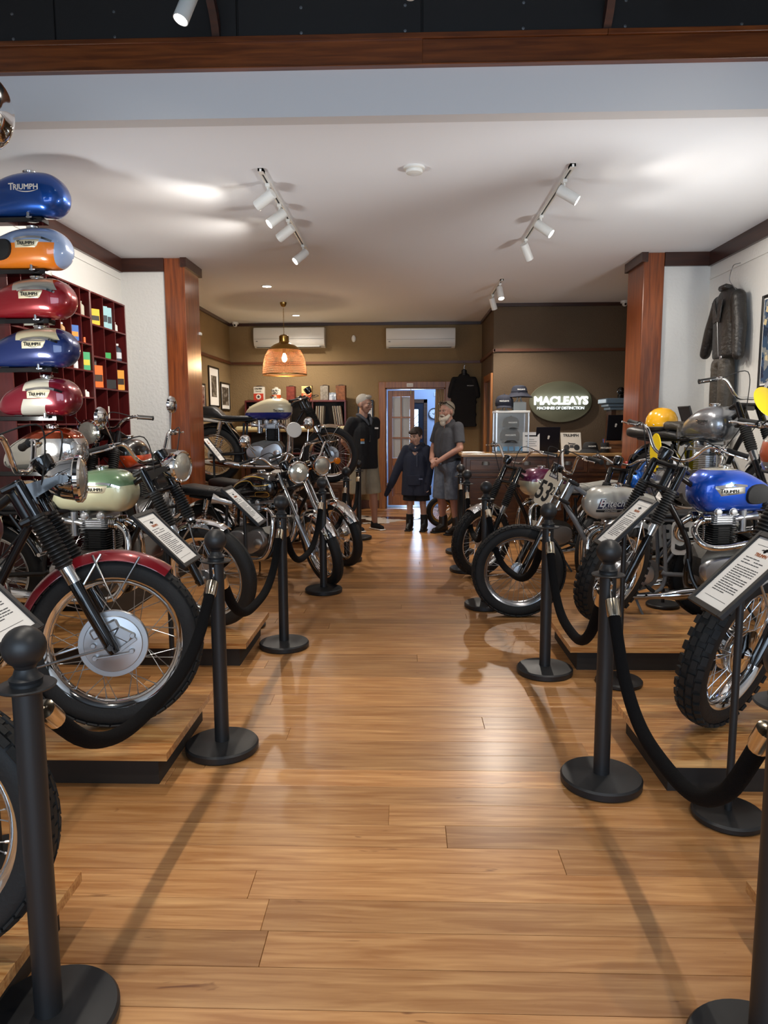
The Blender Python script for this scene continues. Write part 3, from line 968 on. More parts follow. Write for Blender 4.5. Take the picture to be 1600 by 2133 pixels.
def dress_tank(to, tk, badge='plate', bx=0.30, bz=0.13, sides=(-1, 1), knee=False, logo_mat=None, cap=True, stripes=None):
    """filler cap, badges, lettering, knee pads as pieces of the tank object"""
    if cap:
        x = tk.L * 0.60; zt = tk.sec(0.60)[1]
        obj('filler_cap', MB().lathe([(0, zt - 0.012), (0.034, zt - 0.012), (0.034, zt + 0.004), (0.038, zt + 0.006), (0.04, zt + 0.014), (0.037, zt + 0.019), (0.028, zt + 0.022), (0, zt + 0.023)], (x, 0, 0), 'Z', 24), M['chrome'], to)
    for sd in sides:
        if badge == 'plate':
            g = tk.plate([(-0.075, -0.024), (0.06, -0.024), (0.082, 0.024), (-0.075, 0.024)] if sd < 0 else [(-0.082, 0.024), (-0.06, -0.024), (0.075, -0.024), (0.075, 0.024)], sd)
            obj('badge', tk.wrap(g, sd, bx, bz, 0.005), M['badge'], to)
            t = MB(); w_ = 0.006
            top = tk.ribbon([(-0.08, 0.026), (0.0, 0.036), (0.08, 0.034), (0.15, 0.012)], 0.013)
            t.v = top.v; t.f = top.f
            if sd > 0: t.v = [(-a, b, c) for a, b, c in t.v]
            obj('badge_trim', tk.wrap(t, sd, bx, bz, 0.007), M['chrome'], to)
            obj('badge_lettering', tk.wrap(logo(0.019), sd, bx - 0.004, bz, 0.0075), M['ink_dark'], to)
        elif badge == 'eyebrow':
            g = tk.plate([(-0.10, -0.018), (0.06, -0.034), (0.10, 0.02), (-0.10, 0.03)] if sd < 0 else [(-0.06, -0.034), (0.10, -0.018), (0.10, 0.03), (-0.10, 0.02)], sd)
            obj('badge', tk.wrap(g, sd, bx, bz, 0.006), M['silver_badge'], to)
            t = tk.ribbon([(-0.11, 0.028), (-0.02, 0.036), (0.10, 0.022)], 0.012)
            if sd > 0: t.v = [(-a, b, c) for a, b, c in t.v]
            obj('badge_trim', tk.wrap(t, sd, bx, bz, 0.009), M['chrome'], to)
            obj('badge_lettering', tk.wrap(logo(0.021), sd, bx + (0.01 if sd > 0 else -0.01), bz - 0.004, 0.0085), M['ink_dark'], to)
        elif badge == 'text':
            obj('badge_lettering', tk.wrap(logo(0.032), sd, bx, bz, 0.002), logo_mat or M['white_gloss'], to)
        elif badge == 'small':
            obj('badge_lettering', tk.wrap(logo(0.022), sd, bx, bz, 0.003), logo_mat or M['silver_badge'], to)
        if knee:
            g = MB(); K = 26; ring = []
            g.v.append((0, 0, 0.006))
            for k in range(K):
                a = 2 * PI * k / K
                g.v.append((0.085 * math.copysign(abs(math.cos(a)) ** .8, math.cos(a)) + 0.01 * math.sin(a), 0.058 * math.copysign(abs(math.sin(a)) ** .8, math.sin(a)), 0.005))
            for k in range(K):
                a = 2 * PI * k / K
                g.v.append((0.092 * math.copysign(abs(math.cos(a)) ** .8, math.cos(a)) + 0.01 * math.sin(a), 0.064 * math.copysign(abs(math.sin(a)) ** .8, math.sin(a)), -0.014))
            for k in range(K):
                l = (k + 1) % K
                g.f += [(0, 1 + k, 1 + l), (1 + k, 1 + K + k, 1 + K + l, 1 + l)]
            obj('knee_pad', tk.wrap(g, sd, knee if isinstance(knee, float) else 0.125, tk.H * 0.42, 0.012), M['rubber'], to)
        for st in (stripes or []):
            g = tk.ribbon(st[0], st[1])
            if sd > 0: g.v = [(-a, b, c) for a, b, c in g.v]
            obj('pinstripe', tk.wrap(g, sd, 0, 0, 0.0012) if sd < 0 else tk.wrap(g, sd, 0, 0, 0.0012), st[2], to)

# ================================================================== motorcycles
RAKE = R_(26)
U = Vector((-math.sin(RAKE), 0, math.cos(RAKE)))
def along(A, d, y=0.0):
    p = A + U * d
    return Vector((p.x, y, p.z))

def tyre_mesh(R, w, kind):
    def f():
        m = MB()
        rb_, h = R - w * 0.88, w / 2
        prof = []
        prof.append((rb_ - 0.004, -h * 0.72))
        for k in range(15):
            a = PI * (1.0 - k / 14.0)
            yy = h * math.copysign(abs(math.cos(a)) ** 0.9, math.cos(a))
            rr = rb_ + (R - rb_ - (0.009 if kind == 'knobby' else 0.004 if kind == 'trials' else 0)) * (0.30 + 0.70 * math.sin(a) ** 0.62)
            prof.append((rr, yy))
        prof.append((rb_ - 0.004, h * 0.72))
        if kind == 'road':
            q = []
            for i, (r, yy) in enumerate(prof):
                q.append((r, yy))
            prof = q
        m.lathe(prof, axis='Y', n=72, closed=True)
        if kind in ('knobby', 'trials'):
            n = 38 if kind == 'knobby' else 46
            cols = [(-0.40, -28), (-0.14, -8), (0.14, 8), (0.40, 28)] if kind == 'knobby' else [(-0.44, -34), (-0.22, -14), (0, 0), (0.22, 14), (0.44, 34)]
            for i in range(n):
                for c, (fy, tilt) in enumerate(cols):
                    a = 2 * PI * (i + (0.5 if c % 2 else 0)) / n
                    rot = Matrix.Rotation(a, 3, 'Y') @ Matrix.Rotation(R_(-tilt), 3, 'X')
                    hh = 0.013 if kind == 'knobby' else 0.007
                    rr = R - hh * 0.5 - (0.010 if abs(fy) > .3 else 0.0015) * (1 if kind == 'knobby' else 0.8)
                    ctr = Matrix.Rotation(a, 3, 'Y') @ Vector((0, 0, rr))
                    m.box((ctr.x, fy * w, ctr.z), (2 * PI * R / n * (0.60 if kind == 'knobby' else 0.80), w * (0.22 if kind == 'knobby' else 0.19), hh), rot)
        elif kind == 'road':
            for fy in (-0.22, 0.0, 0.22):
                m.lathe([(R - abs(fy) * w * 0.5 + 0.0005, fy * w - 0.006), (R - abs(fy) * w * 0.5 + 0.0035, fy * w), (R - abs(fy) * w * 0.5 + 0.0005, fy * w + 0.006)], axis='Y', n=60, closed=True)
        return m.mesh('tyre', M['rubber'], True, 50)
    return cached(('tyre', R, w, kind), f)

def rim_mesh(R, w, m_):
    rb_ = R - w * 0.88
    def f():
        h = w * 0.36
        pr = [(rb_ + 0.004, -h - 0.004), (rb_ + 0.006, -h), (rb_ - 0.010, -h * 0.8), (rb_ - 0.019, -h * 0.45), (rb_ - 0.021, 0), (rb_ - 0.019, h * 0.45), (rb_ - 0.010, h * 0.8), (rb_ + 0.006, h), (rb_ + 0.004, h + 0.004),
              (rb_ - 0.014, h * 0.9), (rb_ - 0.024, h * 0.5), (rb_ - 0.026, 0), (rb_ - 0.024, -h * 0.5), (rb_ - 0.014, -h * 0.9)]
        return MB().lathe(pr, axis='Y', n=72, closed=True).mesh('rim', m_)
    return cached(('rim', R, w, m_.name), f)

def spoke_mesh(R, w, hubr):
    rr = R - w * 0.88 - 0.022
    def f():
        m = MB()
        n = 36
        for i in range(n):
            a = 2 * PI * i / n
            sd = 1 if i % 2 else -1
            b_ = a + (1 if (i // 2) % 2 else -1) * R_(26)
            p = Vector((math.sin(b_) * hubr, sd * 0.042, math.cos(b_) * hubr))
            q = Vector((math.sin(a) * rr, sd * 0.006, math.cos(a) * rr))
            m.tube([p, q], 0.0018, 4)
            d = (p - q).normalized()
            m.tube([q, q + d * 0.014], 0.0034, 5)
        return m.mesh('spokes', M['steel'])
    return cached(('spokes', R, w, hubr), f)

def hub_mesh(hubr, m_):
    return cached(('hub', hubr, m_.name), lambda: MB().lathe([(0, -0.075), (0.012, -0.075), (0.014, -0.055), (hubr + 0.006, -0.05), (hubr + 0.006, -0.036), (hubr * 0.72, -0.028), (hubr * 0.72, 0.028), (hubr + 0.006, 0.036), (hubr + 0.006, 0.05), (0.014, 0.055), (0.012, 0.075), (0, 0.075)], axis='Y', n=36).mesh('hub', m_))

def drum_mesh():
    def f():
        m = MB()
        m.lathe([(0, -0.062), (0.05, -0.064), (0.075, -0.060), (0.115, -0.056), (0.118, -0.050), (0.138, -0.050), (0.140, -0.046), (0.140, -0.026), (0.132, -0.022), (0, -0.022)], axis='Y', n=56)
        m.box((-0.03, -0.060, 0.065), (0.12, 0.02, 0.045), Matrix.Rotation(R_(-25), 3, 'Y'), 0.008)
        m.box((0.045, -0.062, 0.04), (0.07, 0.014, 0.05), Matrix.Rotation(R_(30), 3, 'Y'), 0.006)
        for (x, z) in ((-0.075, 0.0), (0.08, 0.035), (-0.07, -0.052), (0.075, -0.03)):
            m.lathe([(0, -0.078), (0.009, -0.078), (0.011, -0.074), (0.012, -0.056)], (x, 0, z), 'Y', 12)
        m.tube([(-0.07, -0.076, -0.052), (0.075, -0.076, -0.035)], 0.004, 6)
        m.box((0.06, -0.074, 0.0), (0.018, 0.006, 0.085), Matrix.Rotation(R_(55), 3, 'Y'), 0.002)
        return m.mesh('brake_plate', M['alu'], True, 30)
    return cached('drum', f)

def small_drum():
    return cached('sdrum', lambda: MB().lathe([(0, 0.060), (0.05, 0.062), (0.085, 0.054), (0.092, 0.048), (0.092, 0.024), (0, 0.022)], axis='Y', n=40)
                  .box((-0.05, 0.066, 0.03), (0.015, 0.006, 0.09), Matrix.Rotation(R_(-40), 3, 'Y'), 0.002).mesh('brake_drum', M['alu'], True, 30))

def cone_drum():
    return cached('cdrum', lambda: MB().lathe([(0, 0.07), (0.02, 0.07), (0.03, 0.058), (0.075, 0.050), (0.098, 0.046), (0.1, 0.04), (0.1, -0.02), (0.06, -0.035), (0.03, -0.055), (0, -0.058)], axis='Y', n=44).mesh('brake_drum', M['chrome'], True, 30))

def fender_mb(R, w, a0, a1, th=0.003, drop=0.28, n=30):
    """mudguard arc over a wheel centred on the origin; angles from the front, counter-clockwise seen from the right"""
    m = MB(); K = 9
    rings = []
    for i in range(n + 1):
        a = a0 + (a1 - a0) * i / n
        ring = []
        for k in range(K + 1):
            t = -1 + 2 * k / K
            rr = R - drop * w * abs(t) ** 2.2
            ring.append((rr, t * w / 2))
        ring += [(r - th, yy) for r, yy in ring[::-1]]
        rings.append([Vector((math.cos(a) * r, yy, math.sin(a) * r)) for r, yy in ring])
    m.loft(rings)
    return m

def gaiter_mesh(l=0.24):
    def f():
        prof = [(0.0, 0)]
        n = 13
        prof = [(0.028, 0), (0.031, 0.004)]
        for i in range(n):
            z = 0.008 + (l - 0.02) * i / n
            dz = (l - 0.02) / n
            s_ = 0.85 + 0.3 * (1 - abs(2 * i / (n - 1) - 0.9))
            prof += [(0.030, z), (0.040 * min(1, s_ + .05), z + dz * 0.35), (0.040 * min(1, s_ + .05), z + dz * 0.6), (0.030, z + dz * 0.95)]
        prof += [(0.034, l - 0.012), (0.034, l), (0.022, l)]
        return MB().lathe(prof, n=20).mesh('gaiter', M['gaiter'])
    return cached(('gaiter', l), f)

def engine(root, style, dx=0.0, dz=0.0, finish=None):
    """air-cooled parallel twin (or single): crankcase, covers, finned barrels, head, carburettors"""
    al = finish or M['alu']
    D = T(dx, 0, dz)
    def case():
        m = MB()
        poly = [(-0.98, .33), (-0.93, .25), (-0.80, .21), (-0.62, .22), (-0.55, .30), (-0.55, .42), (-0.60, .49), (-0.78, .50), (-0.90, .47), (-0.97, .42)]
        F = Matrix(((1, 0, 0, 0), (0, 0, 1, 0), (0, 1, 0, 0), (0, 0, 0, 1)))
        m.prism(poly, F, -0.09, 0.09)
        return m.mesh('crankcase', M['alu_dark'], False)
    e = link('crankcase', cached('case', case), root, D)
    def cover(sd):
        m = MB()
        F = Matrix(((1, 0, 0, 0), (0, 0, 1, 0), (0, 1, 0, 0), (0, 0, 0, 1)))
        def rr(cx, cz, rx, rz, n=28, tilt=0.15, p=2.6):
            out = []
            for k in range(n):
                a = 2 * PI * k / n
                x = rx * math.copysign(abs(math.cos(a)) ** (2 / p), math.cos(a)); z = rz * math.copysign(abs(math.sin(a)) ** (2 / p), math.sin(a))
                out.append((cx + x * math.cos(tilt) - z * math.sin(tilt), cz + x * math.sin(tilt) + z * math.cos(tilt)))
            return out
        if sd > 0:   # long primary chaincase
            rings = [(0.20, 0.095, 0.085), (0.20, 0.095, 0.13), (0.188, 0.083, 0.147), (0.15, 0.05, 0.152)]
            cx, cz, tl = -0.74, 0.345, -0.05
        else:
            rings = [(0.135, 0.10, -0.085), (0.135, 0.10, -0.12), (0.125, 0.09, -0.138), (0.08, 0.05, -0.143)]
            cx, cz, tl = -0.68, 0.355, 0.5
        m.loft([[Vector((x, d, z)) for x, z in rr(cx, cz, rx, rz, tilt=tl)] for rx, rz, d in rings])
        if sd < 0:
            m.lathe([(0.045, -0.135), (0.045, -0.150), (0.04, -0.154), (0, -0.154)], (-0.615, 0, 0.345), 'Y', 24)
            m.loft([[Vector((x, d, z)) for x, z in rr(-0.87, 0.37, rx, rz, tilt=0.1)] for rx, rz, d in [(0.11, 0.075, -0.085), (0.11, 0.075, -0.118), (0.10, 0.066, -0.13), (0.06, 0.03, -0.134)]])
        return m.mesh('engine_cover', al, True, 40)
    for sd in (-1, 1):
        link('engine_cover', cached(('cover', sd, al.name), lambda: cover(sd)), e)
    def barrels():
        m = MB()
        w = 0.115 if style == 'twin' else 0.075
        m.box((-0.685, 0, 0.565), (0.115, w * 2 - 0.03, 0.15), None, 0.02)
        for i in range(9):
            z = 0.505 + i * 0.0145
            m.box((-0.685, 0, z), (0.165, w * 2, 0.0045), None, 0.0018)
        return m.mesh('cylinder_fins', M['engine_black'] if style == 'twin' else M['alu'], False)
    link('cylinder_barrel', cached(('barrel', style), barrels), root, D)
    def head():
        m = MB()
        w = 0.118 if style == 'twin' else 0.08
        m.box((-0.685, 0, 0.665), (0.13, w * 2 - 0.03, 0.07), None, 0.015)
        for i in range(5):
            z = 0.638 + i * 0.0135
            m.box((-0.685, 0, z), (0.175 - 0.006 * i, w * 2, 0.0045), None, 0.0018)
        for x in (-0.635, -0.735):
            m.tube([(x, -w + 0.01, 0.712), (x, w - 0.01, 0.712)], 0.027, 14)
            for sd in (-1, 1):
                m.lathe([(0.02, w - 0.012), (0.022, w - 0.004), (0.016, w + 0.002), (0, w + 0.003)], (x, 0, 0.714), 'Y', 14, mtx=Matrix.Scale(sd, 4, (0, 1, 0)))
        return m.mesh('cylinder_head', M['alu'], True, 30)
    link('cylinder_head', cached(('head', style), head), root, D)
    for x in (-0.612, -0.758):
        link('pushrod_tube', cached('push', lambda: MB().tube([(0, 0, 0.49), (0, 0, 0.70)], 0.012, 10).mesh('pushrod_tube', M['chrome'])), root, D @ T(x))
    def carb():
        m = MB()
        for yy in ((-0.055, 0.055) if style == 'twin' else (0.0,)):
            m.tube([(-0.77, yy, 0.66), (-0.80, yy, 0.668), (-0.86, yy, 0.675)], [0.026, 0.02, 0.022], 14)
            m.tube([(-0.83, yy, 0.60), (-0.83, yy, 0.735)], 0.022, 12)
            m.tube([(-0.86, yy, 0.675), (-0.90, yy, 0.68), (-0.915, yy, 0.682)], [0.022, 0.024, 0.034], 14)
            m.tube([(-0.83, yy, 0.585), (-0.83, yy, 0.60)], 0.026, 12)
        return m.mesh('carburettor', M['alu'])
    link('carburettor', cached(('carb', style), carb), root, D)
    for sd in (-1, 1):
        def foot():
            m = MB()
            m.tube([(-0.88, sd * 0.10, 0.27), (-0.88, sd * 0.20, 0.27)], 0.006, 8)
            m.tube([(-0.88, sd * 0.19, 0.27), (-0.88, sd * 0.29, 0.27)], 0.014, 12)
            return m.mesh('footrest', M['rubber'])
        link('footrest', cached(('foot', sd), foot), root, D)
    def lever():
        return MB().tube(spline([(-0.86, -0.15, 0.38), (-0.90, -0.175, 0.42), (-0.93, -0.18, 0.47), (-0.95, -0.19, 0.50)], 5), 0.007, 8).tube([(-0.95, -0.19, 0.50), (-0.95, -0.27, 0.50)], 0.012, 10).mesh('kickstart', M['chrome'])
    link('kickstarter', cached('kick', lever), root, D)

def motorcycle(name, label, loc, heading, steer=0.0, lean=0.0, wb=1.40, Rf=0.335, wf=0.09, tyre='road', Rr=0.33, wr=0.105,
               tank=None, tank_paint=None, tank_kw=None, fork='gaiter', slider=None, ffender=None, ffender_mat=None, ffender_arc=(20, 170),
               rfender_mat=None, headlight='chrome', bars='high', barw=0.38, seat='bench', seat_mat=None, style='twin', drum='small',
               mirrors=False, dials=True, exhaust='low', side_mat=None, frame_mat=None, rim=None, group='motorcycles on display', indicators=False, cat='motorcycle', number=None, engine_finish=None, cowl_mat=None, tank_off=(0, 0)):
    root = thing(name, label, cat, loc, heading, group)
    if lean:
        root.rotation_euler = (Matrix.Rotation(heading, 3, 'Z') @ Matrix.Rotation(lean, 3, 'X')).to_euler()
    A = Vector((0, 0, Rf))
    rim = rim or M['chrome']
    frame_mat = frame_mat or M['black_paint']
    off = Vector((-math.cos(RAKE), 0, -math.sin(RAKE))) * 0.055
    P0 = A + off
    S = Matrix.Translation(P0) @ Matrix.Rotation(steer, 4, U) @ Matrix.Translation(-P0)
    # ---- front wheel
    fw = link('front_wheel', rim_mesh(Rf, wf, rim), root, S @ Matrix.Translation(A))
    link('tyre', tyre_mesh(Rf, wf, tyre), fw)
    hr = 0.045 if drum != 'big' else 0.115
    link('spokes', spoke_mesh(Rf, wf, hr), fw)
    link('hub', hub_mesh(0.045, M['alu']), fw)
    if drum == 'big': link('brake_plate', drum_mesh(), fw)
    elif drum == 'small': link('brake_plate', small_drum(), fw)
    elif drum == 'cone': link('brake_plate', cone_drum(), fw)
    # ---- fork
    fy = 0.098
    ftop = 0.76
    sl_mat = slider or M['black_gloss']
    for sd in (-1, 1):
        def leg():
            m = MB()
            m.tube([along(A, 0.30, 0), along(A, ftop, 0)], 0.019, 16)
            return m.mesh('fork_leg', M['chrome'] if fork == 'chrome' else M['black_gloss'])
        lg = link('fork_leg', cached(('leg', fork == 'chrome', Rf), leg), root, S @ T(0, sd * fy, 0))
        def sld():
            m = MB()
            m.tube([along(A, -0.03), along(A, 0.0), along(A, 0.33), along(A, 0.345)], [0.022, 0.026, 0.026, 0.023], 18)
            m.tube([A + Vector((0, -0.032, 0)), A + Vector((0, 0.032, 0))], 0.012, 10)
            return m.mesh('fork_slider', sl_mat)
        link('fork_slider', cached(('sld', sl_mat.name, Rf), sld), lg)
        if fork == 'gaiter':
            q = U.to_track_quat('Z', 'Y').to_matrix().to_4x4()
            link('chrome_collar', cached(('fcol', Rf), lambda: MB().tube([along(A, 0.30), along(A, 0.375)], 0.029, 18).mesh('chrome_collar', M['chrome'])), lg)
            link('gaiter', gaiter_mesh(0.235), lg, Matrix.Translation(along(A, 0.37)) @ q)
            link('fork_shroud', cached(('fshr', Rf), lambda: MB().tube([along(A, 0.60), along(A, 0.75)], 0.025, 16).mesh('fork_shroud', M['black_gloss'])), lg)
    def clamps():
        m = MB()
        rot = Matrix.Rotation(-RAKE, 3, 'Y')
        for d in (0.60, 0.745):
            p = along(A, d) + off * 0.5
            m.box(p, (0.085, 0.245, 0.026), rot, 0.008)
        m.tube([along(A, 0.585) + off, along(A, 0.765) + off], 0.024, 14)
        return m.mesh('triple_clamp', M['black_paint'])
    link('triple_clamp', cached(('clamp', Rf), clamps), root, S)
    top = along(A, ftop)
    # ---- handlebar
    bx, bz = top.x - 0.005, top.z + 0.045
    if bars == 'high':
        half = [(bx, 0, bz - 0.01), (bx, 0.07, bz - 0.01), (bx + 0.005, 0.13, bz + 0.02), (bx - 0.005, 0.20, bz + 0.11), (bx - 0.03, 0.26, bz + 0.125), (bx - 0.10, barw, bz + 0.105)]
    elif bars == 'low':
        half = [(bx, 0, bz - 0.01), (bx, 0.08, bz - 0.01), (bx + 0.01, 0.16, bz + 0.035), (bx - 0.02, 0.25, bz + 0.05), (bx - 0.12, barw, bz + 0.03)]
    else:
        half = [(bx + 0.06, 0, bz - 0.06), (bx + 0.06, 0.10, bz - 0.07), (bx + 0.04, 0.18, bz - 0.08), (bx - 0.06, 0.30, bz - 0.10)]
    def hb():
        l_ = spline(half, 6)
        return MB().tube([Vector((p.x, -p.y, p.z)) for p in l_[::-1]][:-1] + l_, 0.0115, 12).mesh('handlebar', M['chrome'])
    hbo = link('handlebar', cached(('hb', bars, barw, Rf), hb), root, S)
    e1, e0 = Vector(half[-1]), Vector(half[-2])
    d = (e1 - e0).normalized()
    for sd in (-1, 1):
        fl = lambda p: Vector((p.x, p.y * sd, p.z))
        def grip():
            m = MB()
            m.tube([fl(e1 - d * 0.115), fl(e1 - d * 0.11), fl(e1 - d * 0.008), fl(e1 + d * 0.004), fl(e1 + d * 0.008)], [0.02, 0.0165, 0.0165, 0.019, 0.012], 14)
            return m.mesh('grip', M['rubber'])
        link('grip', cached(('grip', bars, barw, Rf, sd), grip), hbo)
        def lever():
            m = MB()
            p = e1 - d * 0.135
            f = Vector((1, 0, 0)); 
            m.box(fl(p + f * 0.012), (0.034, 0.022, 0.026), None, 0.005)
            m.tube([fl(q) for q in spline([p + f * 0.02, p + f * 0.045 + d * 0.02, p + f * 0.06 + d * 0.08, p + f * 0.055 + d * 0.15, p + f * 0.06 + d * 0.17], 4)], [0.007] * 8 + [0.0055] * 6 + [0.005, 0.007, 0.008], 8)
            return m.mesh('lever', M['chrome'])
        link('lever', cached(('lever', bars, barw, Rf, sd), lever), hbo)
        if mirrors:
            def mir():
                m = MB()
                p = e1 - d * 0.15
                c = p + Vector((-0.02, 0.06, 0.17))
                m.tube([fl(q) for q in spline([p, p + Vector((0.0, 0.01, 0.04)), p + Vector((-0.01, 0.05, 0.15)), c], 4)], 0.004, 7)
                mt = Matrix.Rotation(R_(-90), 4, 'Y') @ Matrix.Rotation(R_(8), 4, 'X')
                m.lathe([(0, 0.0), (0.055, 0.0), (0.058, -0.004), (0.052, -0.018), (0.026, -0.030), (0, -0.032)], fl(c), 'Z', 24, mtx=mt)
                return m.mesh('mirror', M['chrome'])
            link('mirror', cached(('mir', bars, barw, Rf, sd), mir), hbo)
        # control cable
        cp = [fl(e1 - d * 0.14 + Vector((0.02, 0, 0))), fl(e1 - d * 0.20 + Vector((0.12, -0.05, 0.03))), Vector((bx + 0.10, sd * 0.10, bz - 0.05)), Vector((bx + 0.03, sd * 0.07, bz - 0.22)), Vector((-0.52, sd * 0.05, 0.62))]
        link('control_cable', cached(('cab', bars, barw, Rf, sd), lambda: MB().tube(spline(cp, 6), 0.0035, 6).mesh('control_cable', M['rubber'])), hbo)
    # ---- headlamp and instruments
    H = along(A, 0.765) + Vector((0.215, 0, 0.0))
    if headlight:
        def shell():
            return MB().lathe([(0, -0.135), (0.03, -0.13), (0.062, -0.105), (0.082, -0.06), (0.09, -0.015), (0.093, 0.0), (0.088, 0.004)], (H.x, 0, H.z), 'X', 36).mesh('headlight', M['chrome'] if headlight == 'chrome' else M['black_gloss'])
        hl = link('headlight', cached(('hl', headlight, Rf), shell), root, S)
        link('headlight_rim', cached(('hlr', Rf), lambda: MB().lathe([(0.094, -0.012), (0.099, -0.006), (0.099, 0.010), (0.090, 0.018), (0.083, 0.014), (0.086, 0.0)], (H.x, 0, H.z), 'X', 36, closed=True).mesh('headlight_rim', M['chrome'])), hl)
        link('headlight_lens', cached(('hll', Rf), lambda: MB().lathe([(0.086, 0.010), (0.07, 0.019), (0.045, 0.026), (0.02, 0.029), (0, 0.030)], (H.x, 0, H.z), 'X', 36).mesh('headlight_lens', M['lens'])), hl)
        for sd in (-1, 1):
          def ears():
            m = MB()
            F = Matrix(((1, 0, 0, 0), (0, 0, 1, 0), (0, 1, 0, 0), (0, 0, 0, 1)))
            if 1:
                f0 = along(A, 0.60); f1 = along(A, 0.74)
                m.prism([(f0.x - .018, f0.z + .06), (f1.x - .018, f1.z), (f1.x + 0.03, f1.z + .005), (H.x - 0.05, H.z + 0.018), (H.x - 0.022, H.z + 0.012), (H.x - 0.022, H.z - 0.012), (H.x - 0.06, H.z - 0.02), (f1.x + 0.06, f1.z - 0.05), (f0.x + 0.012, f0.z + .05)], F, sd * 0.097 - 0.003, sd * 0.097 + 0.003)
                m.lathe([(0, 0.104), (0.011, 0.104), (0.011, 0.093)], (H.x - 0.03, 0, H.z + 0.005), 'Y', 12, mtx=Matrix.Scale(sd, 4, (0, 1, 0)))
            return m.mesh('headlight_bracket', M['black_gloss'], False)
          link('headlight_bracket', cached(('ears', Rf, sd), ears), hl)
        if indicators:
            for sd in (-1, 1):
                link('indicator', cached(('ind', sd, Rf), lambda: MB().tube([(H.x - 0.03, sd * 0.1, H.z), (H.x - 0.03, sd * 0.18, H.z)], 0.006, 8).lathe([(0, -0.03), (0.022, -0.028), (0.034, 0.0), (0.032, 0.018), (0, 0.026)], (H.x - 0.03, sd * 0.20, H.z), 'X', 20).mesh('indicator', M['amber'])), hl)
    if dials:
        for sd in ((-1, 1) if dials == 2 else (0,)):
            def dial():
                m = MB()
                mt = Matrix.Rotation(R_(28), 4, 'Y')
                m.lathe([(0, -0.06), (0.03, -0.055), (0.042, -0.02), (0.043, 0.01), (0.040, 0.014), (0.037, 0.012), (0, 0.012)], (bx + 0.075, sd * 0.055, bz + 0.035), 'Z', 26, mtx=Matrix.Rotation(R_(-30), 4, 'Y'))
                return m.mesh('speedometer', M['black_gloss'])
            dl = link('speedometer', cached(('dial', sd, Rf, round(bx, 3)), dial), root, S)
            link('dial_face', cached(('dialf', sd, Rf), lambda: MB().lathe([(0, 0.0145), (0.034, 0.0145), (0.036, 0.012)], (bx + 0.075, sd * 0.055, bz + 0.035), 'Z', 26, mtx=Matrix.Rotation(R_(-30), 4, 'Y')).lathe([(0.037, 0.010), (0.042, 0.012), (0.041, 0.017), (0.037, 0.016)], (bx + 0.075, sd * 0.055, bz + 0.035), 'Z', 26, closed=True, mtx=Matrix.Rotation(R_(-30), 4, 'Y')).mesh('dial_face', M['steel'])), dl)
    # ---- front mudguard
    if ffender:
        fm = ffender_mat or M['chrome']
        def ff():
            return fender_mb(Rf + 0.028, wf + 0.035, R_(ffender_arc[0]), R_(ffender_arc[1])).mesh('front_mudguard', fm)
        fo = link('front_mudguard', cached(('ff', Rf, wf, ffender_arc, fm.name), ff), root, S @ Matrix.Translation(A))
        hw = (wf + 0.035) / 2
        rr = Rf + 0.018
        for sd in (-1, 1):
            p = lambda a, r: Vector((math.cos(R_(a)) * r, sd * (hw + 0.002), math.sin(R_(a)) * r))
            lines = [[p(100, rr), Vector((0.02, sd * 0.118, 0.19)), p(72, rr)], [p(max(95, ffender_arc[0] + 30), rr), Vector((U.x * 0.26, sd * 0.09, U.z * 0.26))]]
            if ffender == 'long':
                lines.append([p(ffender_arc[1] - 6, rr - 0.02), Vector((-0.02, sd * 0.125, 0.0))])
            for li, ln in enumerate(lines):
                link('mudguard_stay', cached(('stay', Rf, wf, ffender, ffender_arc, sd, li), lambda: MB().tube(ln, 0.0055, 7).mesh('mudguard_stay', M['steel'])), fo)
    # ---- frame
    ra = Vector((-wb, 0, Rr))
    k = wb - 1.40
    def frame():
        m = MB()
        hs0, hs1 = along(A, 0.60) + off, along(A, 0.75) + off
        m.tube([hs0 - U * 0.02, hs1 + U * 0.01], 0.028, 16)
        m.tube(spline([hs1 - U * .02, (-0.60, 0, 0.83), (-0.90, 0, 0.74), (-1.0, 0, 0.70)], 5), 0.018, 10)
        m.tube(spline([hs0, (-0.50, 0, 0.52), (-0.52, 0, 0.32)], 6), 0.019, 10)
        for sd in (-1, 1):
            m.tube(spline([(-0.51, 0, 0.40), (-0.53, sd * 0.05, 0.26), (-0.60, sd * 0.085, 0.20), (-0.90, sd * 0.09, 0.20), (-1.02, sd * 0.09, 0.30), (-1.0, sd * 0.085, 0.70)], 6), 0.014, 9)
            m.tube(spline([(-0.86, sd * 0.05, 0.745), (-1.0, sd * 0.085, 0.735), (-1.25, sd * 0.10, 0.73), (-wb - 0.12, sd * 0.10, 0.74)], 5), 0.013, 9)
            m.tube([(-1.0, sd * 0.09, 0.36), (-1.02, sd * 0.095, 0.35), (-wb - 0.03, sd * 0.10, Rr)], 0.017, 10)
            m.tube([(-1.02, sd * 0.09, 0.42), (-1.22, sd * 0.10, 0.72)], 0.011, 8)
        m.tube([(-wb, -0.115, Rr), (-wb, 0.115, Rr)], 0.011, 10)
        m.tube(spline([(-0.80, 0.10, 0.22), (-0.84, 0.17, 0.10), (-0.88, 0.22, 0.005)], 4), 0.009, 8)
        return m.mesh('frame', frame_mat)
    link('frame', cached(('frame', wb, Rf, Rr, frame_mat.name), frame), root)
    # ---- rear wheel
    rw = link('rear_wheel', rim_mesh(Rr, wr, rim), root, Matrix.Translation(ra))
    link('tyre', tyre_mesh(Rr, wr, tyre), rw)
    link('spokes', spoke_mesh(Rr, wr, 0.06), rw)
    link('hub', hub_mesh(0.06, M['alu']), rw)
    link('brake_drum', small_drum(), rw)
